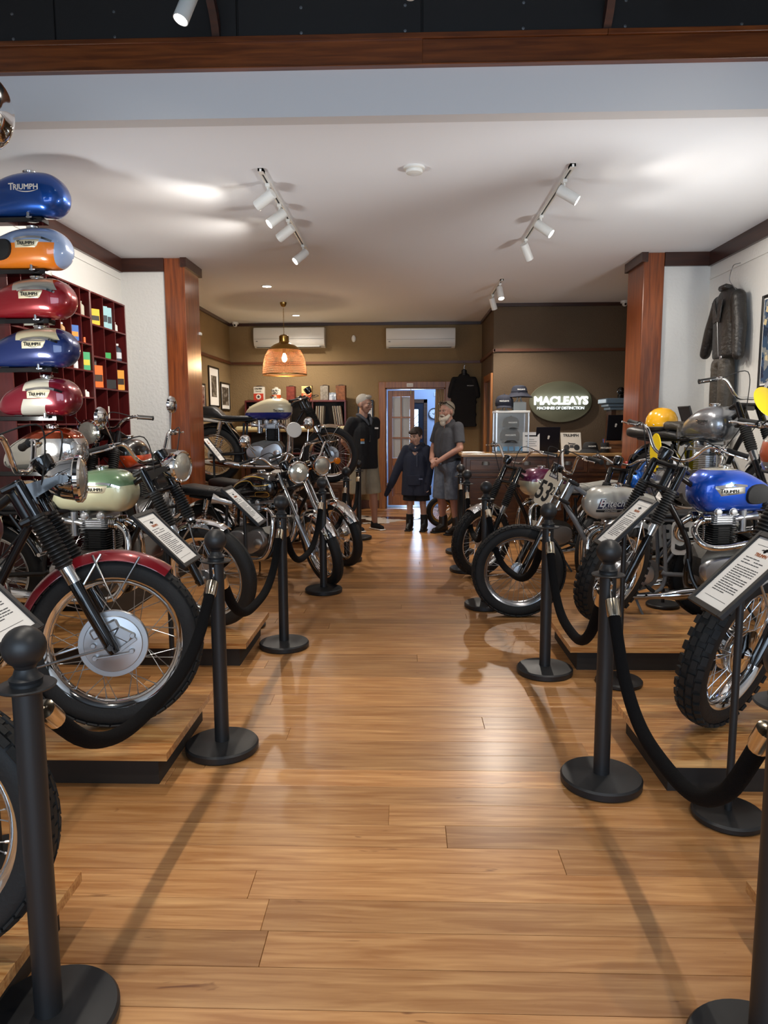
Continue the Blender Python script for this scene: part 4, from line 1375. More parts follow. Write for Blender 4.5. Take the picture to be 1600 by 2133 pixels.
    rf = link('rear_mudguard', cached(('rf', Rr, wr, (rfender_mat or M['chrome']).name), lambda: fender_mb(Rr + 0.05, wr + 0.045, R_(22), R_(168)).mesh('rear_mudguard', rfender_mat or M['chrome'])), root, Matrix.Translation(ra))
    link('tail_lamp', cached('tail', lambda: MB().box((-0.36, 0, 0.17), (0.04, 0.08, 0.05), None, 0.01).mesh('tail_lamp', M['redplastic'])), rf)
    for sd in (-1, 1):
        def shock():
            m = MB()
            p, q = Vector((-wb + 0.02, sd * 0.125, Rr + 0.03)), Vector((-wb + 0.12, sd * 0.125, 0.73))
            d_ = q - p
            pts = []; 
            for i in range(9 * 10 + 1):
                u = i / 90
                a = 2 * PI * 9 * u
                c = p + d_ * (0.15 + 0.6 * u)
                pts.append(c + Vector((math.cos(a) * 0.026, math.sin(a) * 0.026, 0)))
            m.tube(pts, 0.004, 5)
            m.tube([p, q], 0.010, 8)
            m.tube([p + d_ * 0.72, p + d_ * 0.98], 0.028, 14)
            return m.mesh('shock_absorber', M['chrome'])
        link('shock_absorber', cached(('shock', wb, Rr, sd), shock), root)
    # ---- engine and exhaust
    engine(root, style, finish=engine_finish)
    if exhaust:
        for sd in (-1, 1):
            def pipe():
                yy = 0.07 if style == 'twin' else 0.03
                if exhaust == 'low':
                    P = spline([(-0.60, sd * yy, 0.665), (-0.55, sd * yy, 0.66), (-0.485, sd * (yy + .015), 0.60), (-0.475, sd * 0.11, 0.46), (-0.50, sd * 0.135, 0.30), (-0.58, sd * 0.15, 0.21), (-0.80, sd * 0.16, 0.195), (-1.0, sd * 0.17, 0.21)], 6)
                else:
                    P = spline([(-0.60, sd * yy, 0.665), (-0.55, sd * yy, 0.66), (-0.49, sd * (yy + .03), 0.60), (-0.52, sd * 0.155, 0.52), (-0.65, sd * 0.17, 0.50), (-0.95, sd * 0.17, 0.55), (-1.05, sd * 0.175, 0.56)], 6)
                m = MB().tube(P, 0.0205, 14)
                for j in range(4):
                    m.lathe([(0.022, -0.004), (0.037, -0.003), (0.037, 0.003), (0.022, 0.004)], (-0.588 + 0.011 * j, sd * yy, 0.665), 'X', 18, closed=True)
                return m.mesh('exhaust_pipe', M['chrome'])
            ep = link('exhaust_pipe', cached(('pipe', exhaust, style, sd), pipe), root)
            def sil():
                p = Vector((-1.0, sd * 0.17, 0.21)) if exhaust == 'low' else Vector((-1.05, sd * 0.175, 0.56))
                q = p + (Vector((-0.52, sd * 0.01, 0.06)) if exhaust == 'low' else Vector((-0.45, 0, 0.08)))
                d_ = q - p
                return MB().tube([p - d_ * .06, p, p + d_ * 0.10, p + d_ * 0.22, p + d_ * 0.78, p + d_ * 0.90, q], [0.021, 0.024, 0.036, 0.043, 0.043, 0.034, 0.02], 18).mesh('silencer', M['chrome'])
            link('silencer', cached(('sil', exhaust, sd), sil), ep)
    # ---- seat, side panels
    sm = seat_mat or M['leather']
    def seat_f():
        rings = []
        if seat == 'bench':
            prof = [(-0.93, .74, .775, .10), (-0.95, .735, .80, .115), (-1.05, .735, .815, .125), (-1.20, .735, .82, .13), (-1.38, .735, .835, .13), (-1.52, .74, .85, .12), (-1.58, .75, .84, .105), (-1.60, .77, .82, .08)]
        elif seat == 'solo':
            prof = [(-0.93, .76, .79, .07), (-0.98, .75, .80, .10), (-1.10, .75, .805, .13), (-1.22, .755, .83, .14), (-1.30, .77, .855, .135), (-1.34, .79, .85, .11)]
        else:   # racing hump
            prof = [(-0.90, .745, .775, .08), (-0.96, .74, .79, .11), (-1.15, .74, .79, .12), (-1.25, .745, .80, .12), (-1.30, .75, .86, .12), (-1.36, .76, .90, .12), (-1.48, .77, .90, .11), (-1.60, .80, .87, .07), (-1.66, .82, .85, .03)]
        for x, z0, z1, w in prof:
            zc, h = (z0 + z1) / 2, (z1 - z0) / 2
            ring = []
            for kk in range(20):
                a = 2 * PI * kk / 20
                ring.append(Vector((x, w * math.copysign(abs(math.cos(a)) ** .55, math.cos(a)), zc + h * math.copysign(abs(math.sin(a)) ** .7, math.sin(a)))))
            rings.append(ring)
        m = MB().loft(rings)
        return m.mesh('seat', sm, True, 70)
    so = link('seat', cached(('seat', seat, sm.name), seat_f), root)
    if seat == 'bench':
        def piping():
            m = MB()
            for x in (-1.04, -1.12, -1.20, -1.28, -1.36, -1.44):
                m.tube([(x, -0.12, .806), (x, -0.08, .819), (x, 0, .823), (x, 0.08, .819), (x, 0.12, .806)], 0.004, 6)
            return m.mesh('seat_ribs', sm)
        link('seat_rib', cached(('piping', sm.name), piping), so)
    if seat == 'hump':
        def cowl():
            rings = []
            for x, z0, z1, w in [(-1.18, .70, .735, .10), (-1.30, .70, .745, .125), (-1.50, .72, .775, .12), (-1.66, .77, .815, .07), (-1.72, .80, .825, .03)]:
                rings.append([Vector((x, w * math.copysign(abs(math.cos(2 * PI * kk / 18)) ** .7, math.cos(2 * PI * kk / 18)), (z0 + z1) / 2 + (z1 - z0) / 2 * math.sin(2 * PI * kk / 18))) for kk in range(18)])
            return MB().loft(rings).mesh('tail_cowl', cowl_mat or side_mat or M['white_gloss'])
        link('tail_cowl', cached(('cowl', (cowl_mat or side_mat or M['white_gloss']).name), cowl), root)
    if side_mat:
        for sd in (-1, 1):
            def panel():
                F = Matrix(((1, 0, 0, 0), (0, 0, 1, 0), (0, 1, 0, 0), (0, 0, 0, 1)))
                poly = []
                for kk in range(24):
                    a = 2 * PI * kk / 24
                    poly.append((-1.02 + 0.115 * math.copysign(abs(math.cos(a)) ** .7, math.cos(a)) - 0.02 * math.sin(a), 0.585 + 0.10 * math.copysign(abs(math.sin(a)) ** .75, math.sin(a))))
                return MB().prism(poly, F, sd * 0.105, sd * 0.125).mesh('side_panel', side_mat, True, 30)
            link('side_panel', cached(('panel', sd, side_mat.name), panel), root)
    # ---- fuel tank
    tk = tank or Tank()
    tm = tank_paint
    to = link('fuel_tank', tk.mesh('fuel_tank', tm), root, T(-0.445 - tk.L + tank_off[0], 0, 0.735 + tank_off[1]))
    dress_tank(to, tk, **(tank_kw or {}))
    root['_'] = 0; del root['_']
    return root, S, A

# ------------------------------------------------------------------ the motorcycles, left side
PI2 = PI / 2
chrome_rim = M['chrome']; alu_rim = mat('satin_alloy_rim', '#b9bbc0', 0.25, 1.0)
red_paint = paint('burgundy_paint', '#6d0f1a', [('#d9cfae', [(0, 1, 0.10), (0.9, -1, 0.20), (-0.6, 1, -0.10)])])
red_guard = paint('burgundy_guard_paint', '#7a101d')
greencream = paint('green_and_cream_paint', '#d4d2ac', [('#65815f', [(-0.10, 1, 0.115)])], 0.2)
black_gold = paint('black_tank_paint', '#08080a', (), 0.0, 0.2)
cream_blue = paint('cream_and_blue_paint', '#1b2a78', [('#cfc6a6', [(0.0, 1, 0.088)])], 0.05)
white_tank = paint('white_tank_paint', '#e4e2da', (), 0.0)
orange_tank = paint('orange_tank_paint', '#0d0d0f', [('#d2481a', [(0, -1, -0.10)])], 0.1)
silver_tank = paint('silver_tank_paint', '#8f9297', (), 0.75, 0.25)
blue_tank = paint('blue_tank_paint', '#0b49b8', [('#d9d4c4', [(0, 1, 0.268)])], 0.4, 0.25)
sky_blue = paint('bright_blue_tank_paint', '#1560c0', [('#e4e2da', [(0, -1, -0.05)])], 0.4)
purple_cream = paint('purple_and_cream_paint', '#c9c3a8', [('#5a0f3c', [(-0.1, 1, 0.09)])], 0.3)
grey_tank = paint('pearl_grey_tank_paint', '#b9b7ae', (), 0.15, 0.3)

motorcycle('motorcycle', 'motorcycle at the left edge with only its knobbly front wheel in view', (-1.16, 1.53, 0.15), 0.0, steer=R_(4), tyre='trials', tank_paint=red_paint,
           ffender=None, headlight='chrome', fork='gaiter', tank_kw=dict(badge='plate', bx=0.33, bz=0.15), exhaust='low')
motorcycle('motorcycle', 'motorcycle with burgundy tank, burgundy front mudguard and large alloy front drum brake', (-1.225, 2.87, 0.15), R_(5), steer=R_(9), Rf=0.362, wf=0.10, tyre='trials',
           tank_paint=red_paint, ffender='long', ffender_mat=red_guard, ffender_arc=(52, 200), rfender_mat=red_guard, headlight='chrome', drum='big', bars='high',
           tank_kw=dict(badge='plate', bx=0.33, bz=0.15), side_mat=red_guard)
motorcycle('motorcycle', 'motorcycle with green and cream fuel tank and chrome headlamp', (-1.225, 4.33, 0.15), R_(-3), steer=R_(-17), tyre='road',
           tank=Tank(0.54, 0.265, 0.27), tank_paint=greencream, ffender='short', ffender_mat=M['chrome'], ffender_arc=(62, 150), headlight='chrome', bars='high', mirrors=True, barw=0.40,
           tank_kw=dict(badge='plate', bx=0.335, bz=0.145))
# gold lines of the black tank
gl = [([(0.05, 0.10), (0.14, 0.155), (0.24, 0.175), (0.30, 0.165), (0.34, 0.135), (0.44, 0.14), (0.49, 0.15)], 0.008, M['gold']),
      ([(0.03, 0.115), (0.13, 0.185), (0.26, 0.213), (0.36, 0.215), (0.44, 0.20)], 0.008, M['gold']),
      ([(0.27, 0.035), (0.34, 0.04), (0.36, 0.075), (0.47, 0.08), (0.47, 0.04), (0.34, 0.035)], 0.005, M['gold'])]
b3, S3, A3 = motorcycle('motorcycle', 'black motorcycle with gold lined tank, chrome mudguard and twin dials', (-0.72, 6.16, 0), R_(-26), steer=R_(-34), wb=1.32, tyre='road', tank=Tank(0.54, 0.25, 0.28),
           tank_paint=black_gold, ffender='short', ffender_mat=M['chrome'], ffender_arc=(30, 160), fork='chrome', slider=M['alu'], headlight='chrome', dials=2, bars='high', mirrors=True,
           tank_kw=dict(badge='small', bx=0.40, bz=0.115, stripes=gl), drum='cone')
bm0 = MB().tube([(-0.98, -0.10, 0.70), (-1.04, -0.15, 0.72), (-1.09, -0.19, 0.74)], [0.028, 0.03, 0.05], 20, cap=False).tube([(-0.98, -0.10, 0.70), (-0.94, -0.08, 0.69)], 0.028, 14)
obj('bellmouth_intake', bm0, M['alu'], b3)
motorcycle('motorcycle', 'motorcycle with white tank and chrome front wheel behind the black one', (-0.63, 7.0, 0), R_(-24), steer=R_(-30), wb=1.30, tank_paint=white_tank, tank=Tank(0.5, 0.25, 0.27),
           ffender='short', ffender_arc=(30, 160), fork='chrome', slider=M['alu'], headlight='black', indicators=True, bars='high', tank_kw=dict(badge='small', bx=0.36, bz=0.11, logo_mat=M['ink_dark']), drum='cone')
# the raised one
BZ = 0.73
b5, S5, A5 = motorcycle('motorcycle', 'cream and blue racing motorcycle with black humped seat raised on a bench', (-0.88, 8.38, BZ), 0.0, steer=R_(-6), wb=1.38, Rf=0.33, wf=0.085, tyre='road',
           tank=Tank(0.56, 0.255, 0.26, p=2.5), tank_paint=cream_blue, ffender='short', ffender_arc=(75, 125), ffender_mat=M['chrome'], fork='gaiter', headlight=None, bars='clip', seat='hump', dials=True,
           tank_kw=dict(badge='small', bx=0.42, bz=0.105, logo_mat=M['ink_dark']), cowl_mat=M['white_gloss'], rfender_mat=M['black_paint'], drum='small')
fl5 = MB().lathe([(0, 0), (0.085, 0), (0.09, 0.006), (0.085, 0.012), (0, 0.014)], (0, 0, 0), 'Z', 32)
obj('number_plate', fl5, M['white_plastic'], b5, T(-0.40, -0.19, 0.62) @ RZ(R_(20)) @ RX(R_(80)), label='round white racing number plate on the fork')
# by the wall at the left
motorcycle('motorcycle', 'black and orange motorcycle with black headlamp shell facing the camera by the pigeonhole cabinet', (-2.30, 5.12, 0.34), R_(-93), steer=R_(-14), wb=1.30, tank_paint=orange_tank, headlight='black',
           ffender='short', ffender_arc=(40, 150), bars='low', barw=0.33, tank_kw=dict(badge='small', bx=0.36, bz=0.11), fork='gaiter', side_mat=M['black_gloss'])
pb = thing('wall_plinth', 'black plinth under the black and orange motorcycle by the pigeonhole cabinet', 'plinth', (-2.30, 5.75, 0))
obj('plinth_body', MB().bb(-0.20, 0.20, -0.98, 1.05, 0, 0.31, 0.004), M['plinth'], pb, smooth=False)
obj('plinth_top', MB().bb(-0.22, 0.22, -1.0, 1.07, 0.31, 0.34, 0.003), M['darkwood_y'], pb, smooth=False)

# ------------------------------------------------------------------ right side
r1, S1, A1 = motorcycle('motorcycle', 'motorcycle at the right edge with knobbly tyre and chrome cone hub', (1.34, 2.90, 0.15), R_(180 + 12), steer=R_(30), Rf=0.35, wf=0.105, tyre='knobby', tank_paint=grey_tank,
           ffender='short', ffender_arc=(75, 130), ffender_mat=M['alu'], fork='gaiter', headlight=None, drum='cone', bars='high', barw=0.41, dials=True, tank_kw=dict(badge='plate', bx=0.33, bz=0.15))
np1 = MB().lathe([(0, 0), (0.10, 0), (0.105, 0.005), (0.10, 0.010), (0, 0.012)], (0, 0, 0), 'Z', 32)
obj('number_plate', np1, M['white_plastic'], r1, S1 @ T(-0.24, 0, 0.93) @ RY(R_(66)), label='white oval number plate before the fork')
r2, S2, A2 = motorcycle('motorcycle', 'bright blue motorcycle with silver badge, black gaiters and knobbly tyres', (1.30, 4.47, 0.15), R_(180 + 7), steer=R_(36), Rf=0.34, wf=0.10, tyre='knobby', tank=Tank(0.56, 0.28, 0.28),
           tank_paint=blue_tank, ffender='short', ffender_arc=(70, 130), ffender_mat=M['alu'], fork='gaiter', headlight=None, drum='small', bars='high', barw=0.40, dials=True,
           tank_kw=dict(badge='eyebrow', bx=0.37, bz=0.145, knee=0.17), exhaust='high', tank_off=(-0.055, -0.03))
# the grey flat track racer with number 53
r3, S3r, A3r = motorcycle('motorcycle', 'grey racing motorcycle with number 53 plate and alloy front rim standing on the floor', (0.83, 5.15, 0), R_(180 - 2), steer=R_(5), Rf=0.345, wf=0.10, tyre='trials', rim=alu_rim,
           tank=Tank(0.60, 0.235, 0.25, slim=0.6), tank_paint=grey_tank, fork='chrome', slider=M['black_gloss'], headlight=None, drum=None, bars='high', barw=0.42, dials=True, seat='hump', frame_mat=mat('grey_frame_paint', '#77787a', 0.4),
           tank_kw=dict(badge=None), cowl_mat=grey_tank, rfender_mat=M['black_paint'])
tk3 = Tank(0.60, 0.235, 0.25, slim=0.6)
t3 = [c for c in r3.children if c.name.startswith('fuel_tank')][0]
navy = mat('navy_print', '#15173a', 0.5); ink_red = mat('red_print', '#a8323a', 0.5)
for sd in (-1, 1):
    def dec(mb, u, v, m, name, off=0.0015, sl=0.0):
        mb.v = [(p[0] + u, p[1] + v, 0) for p in mb.v]
        obj(name, tk3.wrap(mb, sd, 0.415, 0.115, off), m, t3)
    def quad(pts, nu=10, nv=3):
        return MB().add(*(lambda g: (g.v, g.f))(tk3.plate(pts, sd, off=0.0, nu=nu, nv=nv)))
    dec(quad([(-0.105, -0.035), (0.075, -0.035), (0.105, 0.012), (-0.08, 0.012)]), 0, 0, navy, 'decal_panel', 0.0012)
    dec(quad([(-0.11, -0.058), (0.05, -0.058), (0.075, -0.042), (-0.11, -0.042)]), 0, 0, M['ink_dark'], 'decal_panel', 0.0012)
    dec(text_mb('ritech', 0.062, 0.0012, shear=0.3), -0.062, -0.016, M['white_plastic'], 'decal_lettering', 0.0028)
    dec(text_mb('RACING', 0.022, 0.0004, shear=0.3, space=1.25), -0.072, -0.033, M['white_plastic'], 'decal_lettering', 0.0028)
    dec(text_mb('COATINGS', 0.016, 0.0003, shear=0.3, space=1.1), -0.055, -0.056, M['white_plastic'], 'decal_lettering', 0.0028)
    dec(quad([(-0.098, -0.02), (-0.062, -0.02), (-0.045, 0.036), (-0.08, 0.036)], 4, 4), 0, 0, navy, 'decal_flag', 0.0022)
    dec(text_mb('B', 0.074, 0.0008, shear=0.3), -0.094, -0.018, M['white_plastic'], 'decal_lettering', 0.0046)
    dec(quad([(-0.090, 0.005), (-0.055, 0.005), (-0.052, 0.012), (-0.088, 0.012)], 4, 2), 0, 0, ink_red, 'decal_flag_cross', 0.0034)
    dec(quad([(-0.082, -0.02), (-0.076, -0.02), (-0.060, 0.036), (-0.066, 0.036)], 2, 4), 0, 0, ink_red, 'decal_flag_cross', 0.0034)
# number plate 53
def rrect(w, h, r, n=5):
    out = []
    for cx, cy, a0 in ((w / 2 - r, h / 2 - r, 0), (-w / 2 + r, h / 2 - r, 90), (-w / 2 + r, -h / 2 + r, 180), (w / 2 - r, -h / 2 + r, 270)):
        for k in range(n + 1):
            a = R_(a0 + 90 * k / n)
            out.append((cx + r * math.cos(a), cy + r * math.sin(a)))
    return out
PF = S3r @ T(-0.19, 0.02, 0.955) @ RY(R_(-26)) @ RZ(PI2) @ RX(PI2)
PF = PF @ RY(R_(14))
pm = obj('number_plate', MB().prism(rrect(0.23, 0.27, 0.05), Matrix.Identity(4), -0.003, 0.003), mat('cream_number_plate', '#d3c9b4', 0.5), r3, PF, smooth=False)
text_obj('plate_number', '53', 0.20, M['ink_dark'], pm, T(-0.022, -0.095, 0.0034), bold=0.004)
text_obj('plate_letter', '2', 0.085, M['ink_dark'], pm, T(0.088, -0.03, 0.0034), bold=0.001)
obj('plate_label', MB().bb(-0.06, 0.06, 0.082, 0.112, 0.003, 0.0036), navy, pm, smooth=False)
text_obj('plate_lettering', 'Britech', 0.032, M['white_plastic'], pm, T(0, 0.09, 0.0040), bold=0.0004)
for sd in (-1, 1):
    np2 = obj('side_number_plate', MB().prism(rrect(0.26, 0.24, 0.04), Matrix(((1, 0, 0, 0), (0, 0, 1, 0), (0, 1, 0, 0), (0, 0, 0, 1))), -0.003, 0.003), M['white_plastic'], r3, T(-1.16, sd * 0.165, 0.62), smooth=False)
    text_obj('plate_number', '53', 0.22, M['ink_dark'], np2, T(0, sd * 0.0034, -0.08) @ RZ(PI if sd > 0 else 0) @ RX(R_(90)), bold=0.006)
motorcycle('motorcycle', 'purple and cream motorcycle with pale pleated seat in front of the counter', (0.70, 6.55, 0), R_(180 + 25), steer=R_(12), tank_paint=purple_cream, tank=Tank(0.54, 0.26, 0.28), ffender='short', ffender_arc=(60, 140), ffender_mat=M['chrome'],
           fork='gaiter', headlight=None, bars='high', barw=0.42, seat_mat=M['grey_leather'], tank_kw=dict(badge='eyebrow', bx=0.36, bz=0.13), tyre='trials')
motorcycle('motorcycle', 'blue and white motorcycle half hidden behind the grey racer', (1.66, 6.12, 0), R_(180 + 42), steer=R_(5), wb=1.28, tank_paint=sky_blue, tank=Tank(0.52, 0.26, 0.28), ffender='short', ffender_arc=(60, 140),
           fork='gaiter', headlight=None, bars='low', barw=0.33, tank_kw=dict(badge='eyebrow', bx=0.36, bz=0.13), side_mat=blue_tank, seat_mat=M['leather'])
# the silver one raised by the right wall
r6, S6, A6 = motorcycle('motorcycle', 'silver single cylinder motorcycle with yellow number plates raised by the right wall', (2.63, 5.06, 0.54), R_(-70), steer=R_(2), wb=1.30, tank_paint=silver_tank, tank=Tank(0.50, 0.27, 0.31, p=2.3),
           style='single', fork='gaiter', headlight=None, bars='high', barw=0.36, ffender='short', ffender_arc=(60, 140), ffender_mat=M['alu'], tank_kw=dict(badge='small', bx=0.33, bz=0.15, logo_mat=M['ink_dark']), seat='bench', tyre='trials', dials=False)
yp = MB().lathe([(0, 0), (0.115, 0), (0.12, 0.004), (0.115, 0.008), (0, 0.010)], (0, 0, 0), 'Z', 36)
obj('number_plate', yp, M['yellow'], r6, S6 @ T(-0.16, 0.0, 1.02) @ RY(R_(64)), label='yellow oval number plate before the handlebar')
for sd in (-1, 1):
    yo = MB(); K = 28
    poly = []
    for k in range(K):
        a = 2 * PI * k / K
        z = 0.16 * math.sin(a)
        poly.append((0.10 * math.cos(a) * (1 - 0.25 * (z < 0) * abs(z) / 0.16), z))
    yo.prism(poly, Matrix(((1, 0, 0, 0), (0, 0, 1, 0), (0, 1, 0, 0), (0, 0, 0, 1))), -0.004, 0.004)
    obj('side_number_plate', yo, M['yellow'], r6, T(-1.06, sd * 0.20, 0.63) @ RZ(R_(sd * 14)), smooth=False, label='yellow side number plate')
st6 = thing('bike_lift', 'black pedestal lift carrying the silver motorcycle', 'stand', (2.39, 5.72, 0), R_(-70))
obj('lift_base', MB().bb(-0.30, 0.30, -0.16, 0.16, 0, 0.03, 0.004), M['black'], st6, smooth=False)
obj('lift_column', MB().tube([(0, 0, 0.03), (0, 0, 0.68)], 0.05, 16), M['black'], st6)
obj('lift_cradle', MB().bb(-0.22, 0.22, -0.09, 0.09, 0.68, 0.735, 0.006), M['black'], st6, smooth=False)
# yellow helmet and leather gloves on its seat
Q6 = r6.matrix_basis
def w6(x, y, z):
    a = R_(-70)
    return (2.63 + x * math.cos(a) - y * math.sin(a), 5.06 + x * math.sin(a) + y * math.cos(a), 0.54 + z)
hp = w6(-1.22, -0.02, 0.835)
def helmet(name, label, loc, rz, m, cat='helmet', tilt=(0, 0), lining=None, group=None, s=1.0, peak=False):
    t = thing(name, label, cat, loc, rz, group)
    t.rotation_euler = (tilt[0], tilt[1], rz)
    prof = [(0.125, 0.0), (0.130, 0.006), (0.131, 0.04), (0.124, 0.085), (0.102, 0.128), (0.065, 0.157), (0.03, 0.168), (0, 0.170), (0, 0.158), (0.06, 0.147), (0.094, 0.12), (0.114, 0.08), (0.12, 0.04), (0.12, 0.0)]
    mb = MB().lathe([(r * s, h * s) for r, h in prof], n=36, closed=True)
    mb.v = [(x * 1.12, y * 0.95, z) for x, y, z in mb.v]
    obj('shell', mb, m, t)
    r0 = MB().tube([(0.146 * s * math.cos(2 * PI * k / 32), 0.1235 * s * math.sin(2 * PI * k / 32), 0.004) for k in range(32)], 0.006 * s, 8, closed=True)
    obj('edge_trim', r0, lining or M['rubber'], t)
    sn = MB()
    for k in range(10):
        a = 2 * PI * k / 10
        sn.ball((0.147 * s * math.cos(a), 0.1245 * s * math.sin(a), 0.025 * s), 0.007 * s, 8, 6)
    obj('stud', sn, M['steel'], t)
    ln = MB().ball((0, 0, 0.03 * s), 0.112 * s, 20, 10, (1.1, 0.95, 1.05))
    obj('lining', ln, lining or M['leather'], t)
    return t
helmet('helmet', 'yellow open face helmet on the seat of the silver motorcycle', (hp[0], hp[1], hp[2]), R_(-70), M['yellow_helmet'], lining=M['brown_leather'])
gv = MB()
for i in range(2):
    g0 = w6(-1.02, 0.04 - 0.10 * i, 0.85)
    d = Vector((0.02, -0.10, 0)); 
    limb(gv, [Vector(g0) + Vector((-0.05 + .02 * i, 0.05, 0.0)), Vector(g0), Vector(g0) + Vector((0.03, -0.05, -0.01))], [0.04, 0.038, 0.035])
    for f in range(4):
        q = Vector(g0) + Vector((0.035 + 0.012 * f - 0.02, -0.06 - 0.004 * f, -0.012))
        limb(gv, [q, q + Vector((-0.02 + 0.014 * f, -0.05, -0.03)), q + Vector((-0.03 + 0.016 * f, -0.055, -0.075))], [0.014, 0.013, 0.011], 8)
tag(remesh(gv, 'leather_gloves', M['brown_leather'], 0.007, 2), 'pair of worn brown leather gloves beside the yellow helmet', 'gloves')
# helmets on a rack just outside the right edge
hr = thing('helmet_rack', 'black pole rack holding helmets at the right edge', 'rack', (2.40, 4.05, 0))
obj('rack_base', MB().lathe([(0, 0), (0.15, 0), (0.15, 0.02), (0.02, 0.03), (0, 0.03)], n=32), M['black'], hr)
obj('rack_pole', MB().tube([(0, 0, 0.02), (0, 0, 2.15)], 0.018, 12), M['black'], hr)
for z, dx in ((1.98, -0.24), (1.70, -0.20), (1.36, -0.20)):
    obj('rack_arm', MB().tube([(0, 0, z - 0.06), (dx * 0.6, 0, z - 0.03), (dx, 0, z)], 0.008, 8), M['black'], hr)
helmet('helmet', 'glossy black helmet on the rack at the right edge, upper of two', (2.155, 4.05, 1.87), R_(200), M['black_gloss'], tilt=(R_(-8), R_(60)))
helmet('helmet', 'black open helmet with tan lining on the rack at the right edge, lower of two', (2.185, 4.05, 1.59), R_(200), M['black_gloss'], tilt=(R_(-8), R_(62)), lining=mat('tan_lining', '#8a6f4a', 0.8))
helmet('helmet', 'worn grey and orange helmet below the black helmets at the right edge', (2.19, 4.05, 1.20), R_(190), paint('worn_grey_orange', '#9a958c', [('#b4522c', [(1, 0, 0.02), (0.15, 1, 0.09), (0, -1, -0.165)])], 0.1, 0.4), tilt=(0, R_(20)), s=1.25)

# ================================================================== display tanks on wall arms
def shelf_tank(label, z, pnt, kw, y=4.5, x0=-2.575, L=0.51, H=0.235, tank=None):
    t = thing('fuel_tank_display', label, 'fuel tank', (x0, y, z), 0, 'spare fuel tanks on wall arms')
    tk = tank or Tank(L, H, 0.25)
    to = link('tank_body', tk.mesh('tank_body', pnt), t)
    dress_tank(to, tk, **kw)
    obj('petrol_tap', MB().tube([(L * 0.62, -0.07, 0.015), (L * 0.62, -0.07, -0.02)], 0.009, 10).tube([(L * 0.60, -0.07, -0.012), (L * 0.66, -0.07, -0.012)], 0.006, 8), M['steel'], t)
    a = thing('tank_shelf', 'black steel wall shelf carrying the ' + label.split(' on its')[0], 'shelf', (XL, y, z), 0, 'black wall shelves under the spare tanks')
    w = x0 - XL
    obj('arm_bar', MB().bb(0.0, w + L * 0.74, -0.045, 0.045, -0.034, -0.004, 0.003), M['black_gloss'], a, smooth=False)
    obj('wall_plate', MB().bb(0, 0.006, -0.06, 0.06, -0.10, 0.03, 0.002), M['black_gloss'], a, smooth=False)
    for q_ in (w + 0.10, w + L * 0.62):
        obj('packer', MB().bb(q_, q_ + 0.05, -0.03, 0.03, -0.006, 0.012), M['rubber'], a, smooth=False)
    return t
def sh_(layers, dx=0.07):
    return [(c, [(a, b, k + a * dx) for a, b, k in cons]) for c, cons in layers]
mblue = paint('metallic_blue_tank', '#0f4a9e', (), 0.7, 0.3)
lorange = paint('orange_and_pale_blue_tank', '#93a8cc', sh_([('#e07a1a', [(0, -1, -0.135), (-1, 0.12, -0.44)])]), 0.05, 0.3)
redsilver = paint('red_and_silver_tank', '#86101c', sh_([('#a9a79c', [(0, 1, 0.155), (1, 0.1, 0.19), (-1, -0.55, -0.535)])]), 0.35)
bluecream = paint('blue_and_cream_tank', '#15285e', sh_([('#d6cba6', [(0, 1, 0.155), (1, 0.1, 0.19), (-1, -0.55, -0.535)])]), 0.3)
redcream = paint('red_and_cream_tank', '#6e0d20', [('#d9d1bb', [(0, 1, 0.15), (1, -0.1, 0.185), (-1, -0.25, -0.42)]), ('#b9b6aa', [(0, -1, -0.10), (1, -0.45, 0.16), (-1, 0.35, -0.325)])], 0.35)
chromewhite = paint('chrome_and_white_tank', '#dcdcdc', [('#d8d4c8', [(-1, 0.3, -0.26), (0, -1, -0.21)]), ('#a8441c', [(0, 1, 0.205)])], 0.9, 0.08)
P_ = dict(badge='plate', bx=0.305, bz=0.128)
shelf_tank('metallic blue fuel tank with white lettering on its wall arm, topmost of the column', 2.685, mblue, dict(badge='text', bx=0.365, bz=0.145), x0=-2.645, L=0.58, H=0.255)
shelf_tank('pale blue and orange fuel tank with black knee pads on its wall arm', 2.378, lorange, dict(P_, bx=0.365, knee=0.175), x0=-2.645, L=0.58, H=0.24)
shelf_tank('red and silver fuel tank on its wall arm above the blue one', 2.080, redsilver, dict(P_, bx=0.36), x0=-2.64, L=0.58, H=0.24)
shelf_tank('dark blue and cream fuel tank on its wall arm between two red ones', 1.782, bluecream, dict(P_, bx=0.36), x0=-2.64, L=0.58, H=0.24)
shelf_tank('burgundy and cream fuel tank on its wall arm, second from the bottom', 1.480, redcream, P_)
shelf_tank('chrome and white fuel tank on its wall arm, lowest of the column', 1.130, chromewhite, dict(badge=None), x0=-2.57, L=0.53, H=0.275)
shelf_tank('chrome fuel tank cut by the upper left edge on its wall arm', 2.545, paint('chromed_tank', '#dedede', (), 1.0, 0.07), dict(badge=None, cap=True), y=3.0, x0=-2.13, L=0.53, H=0.30)

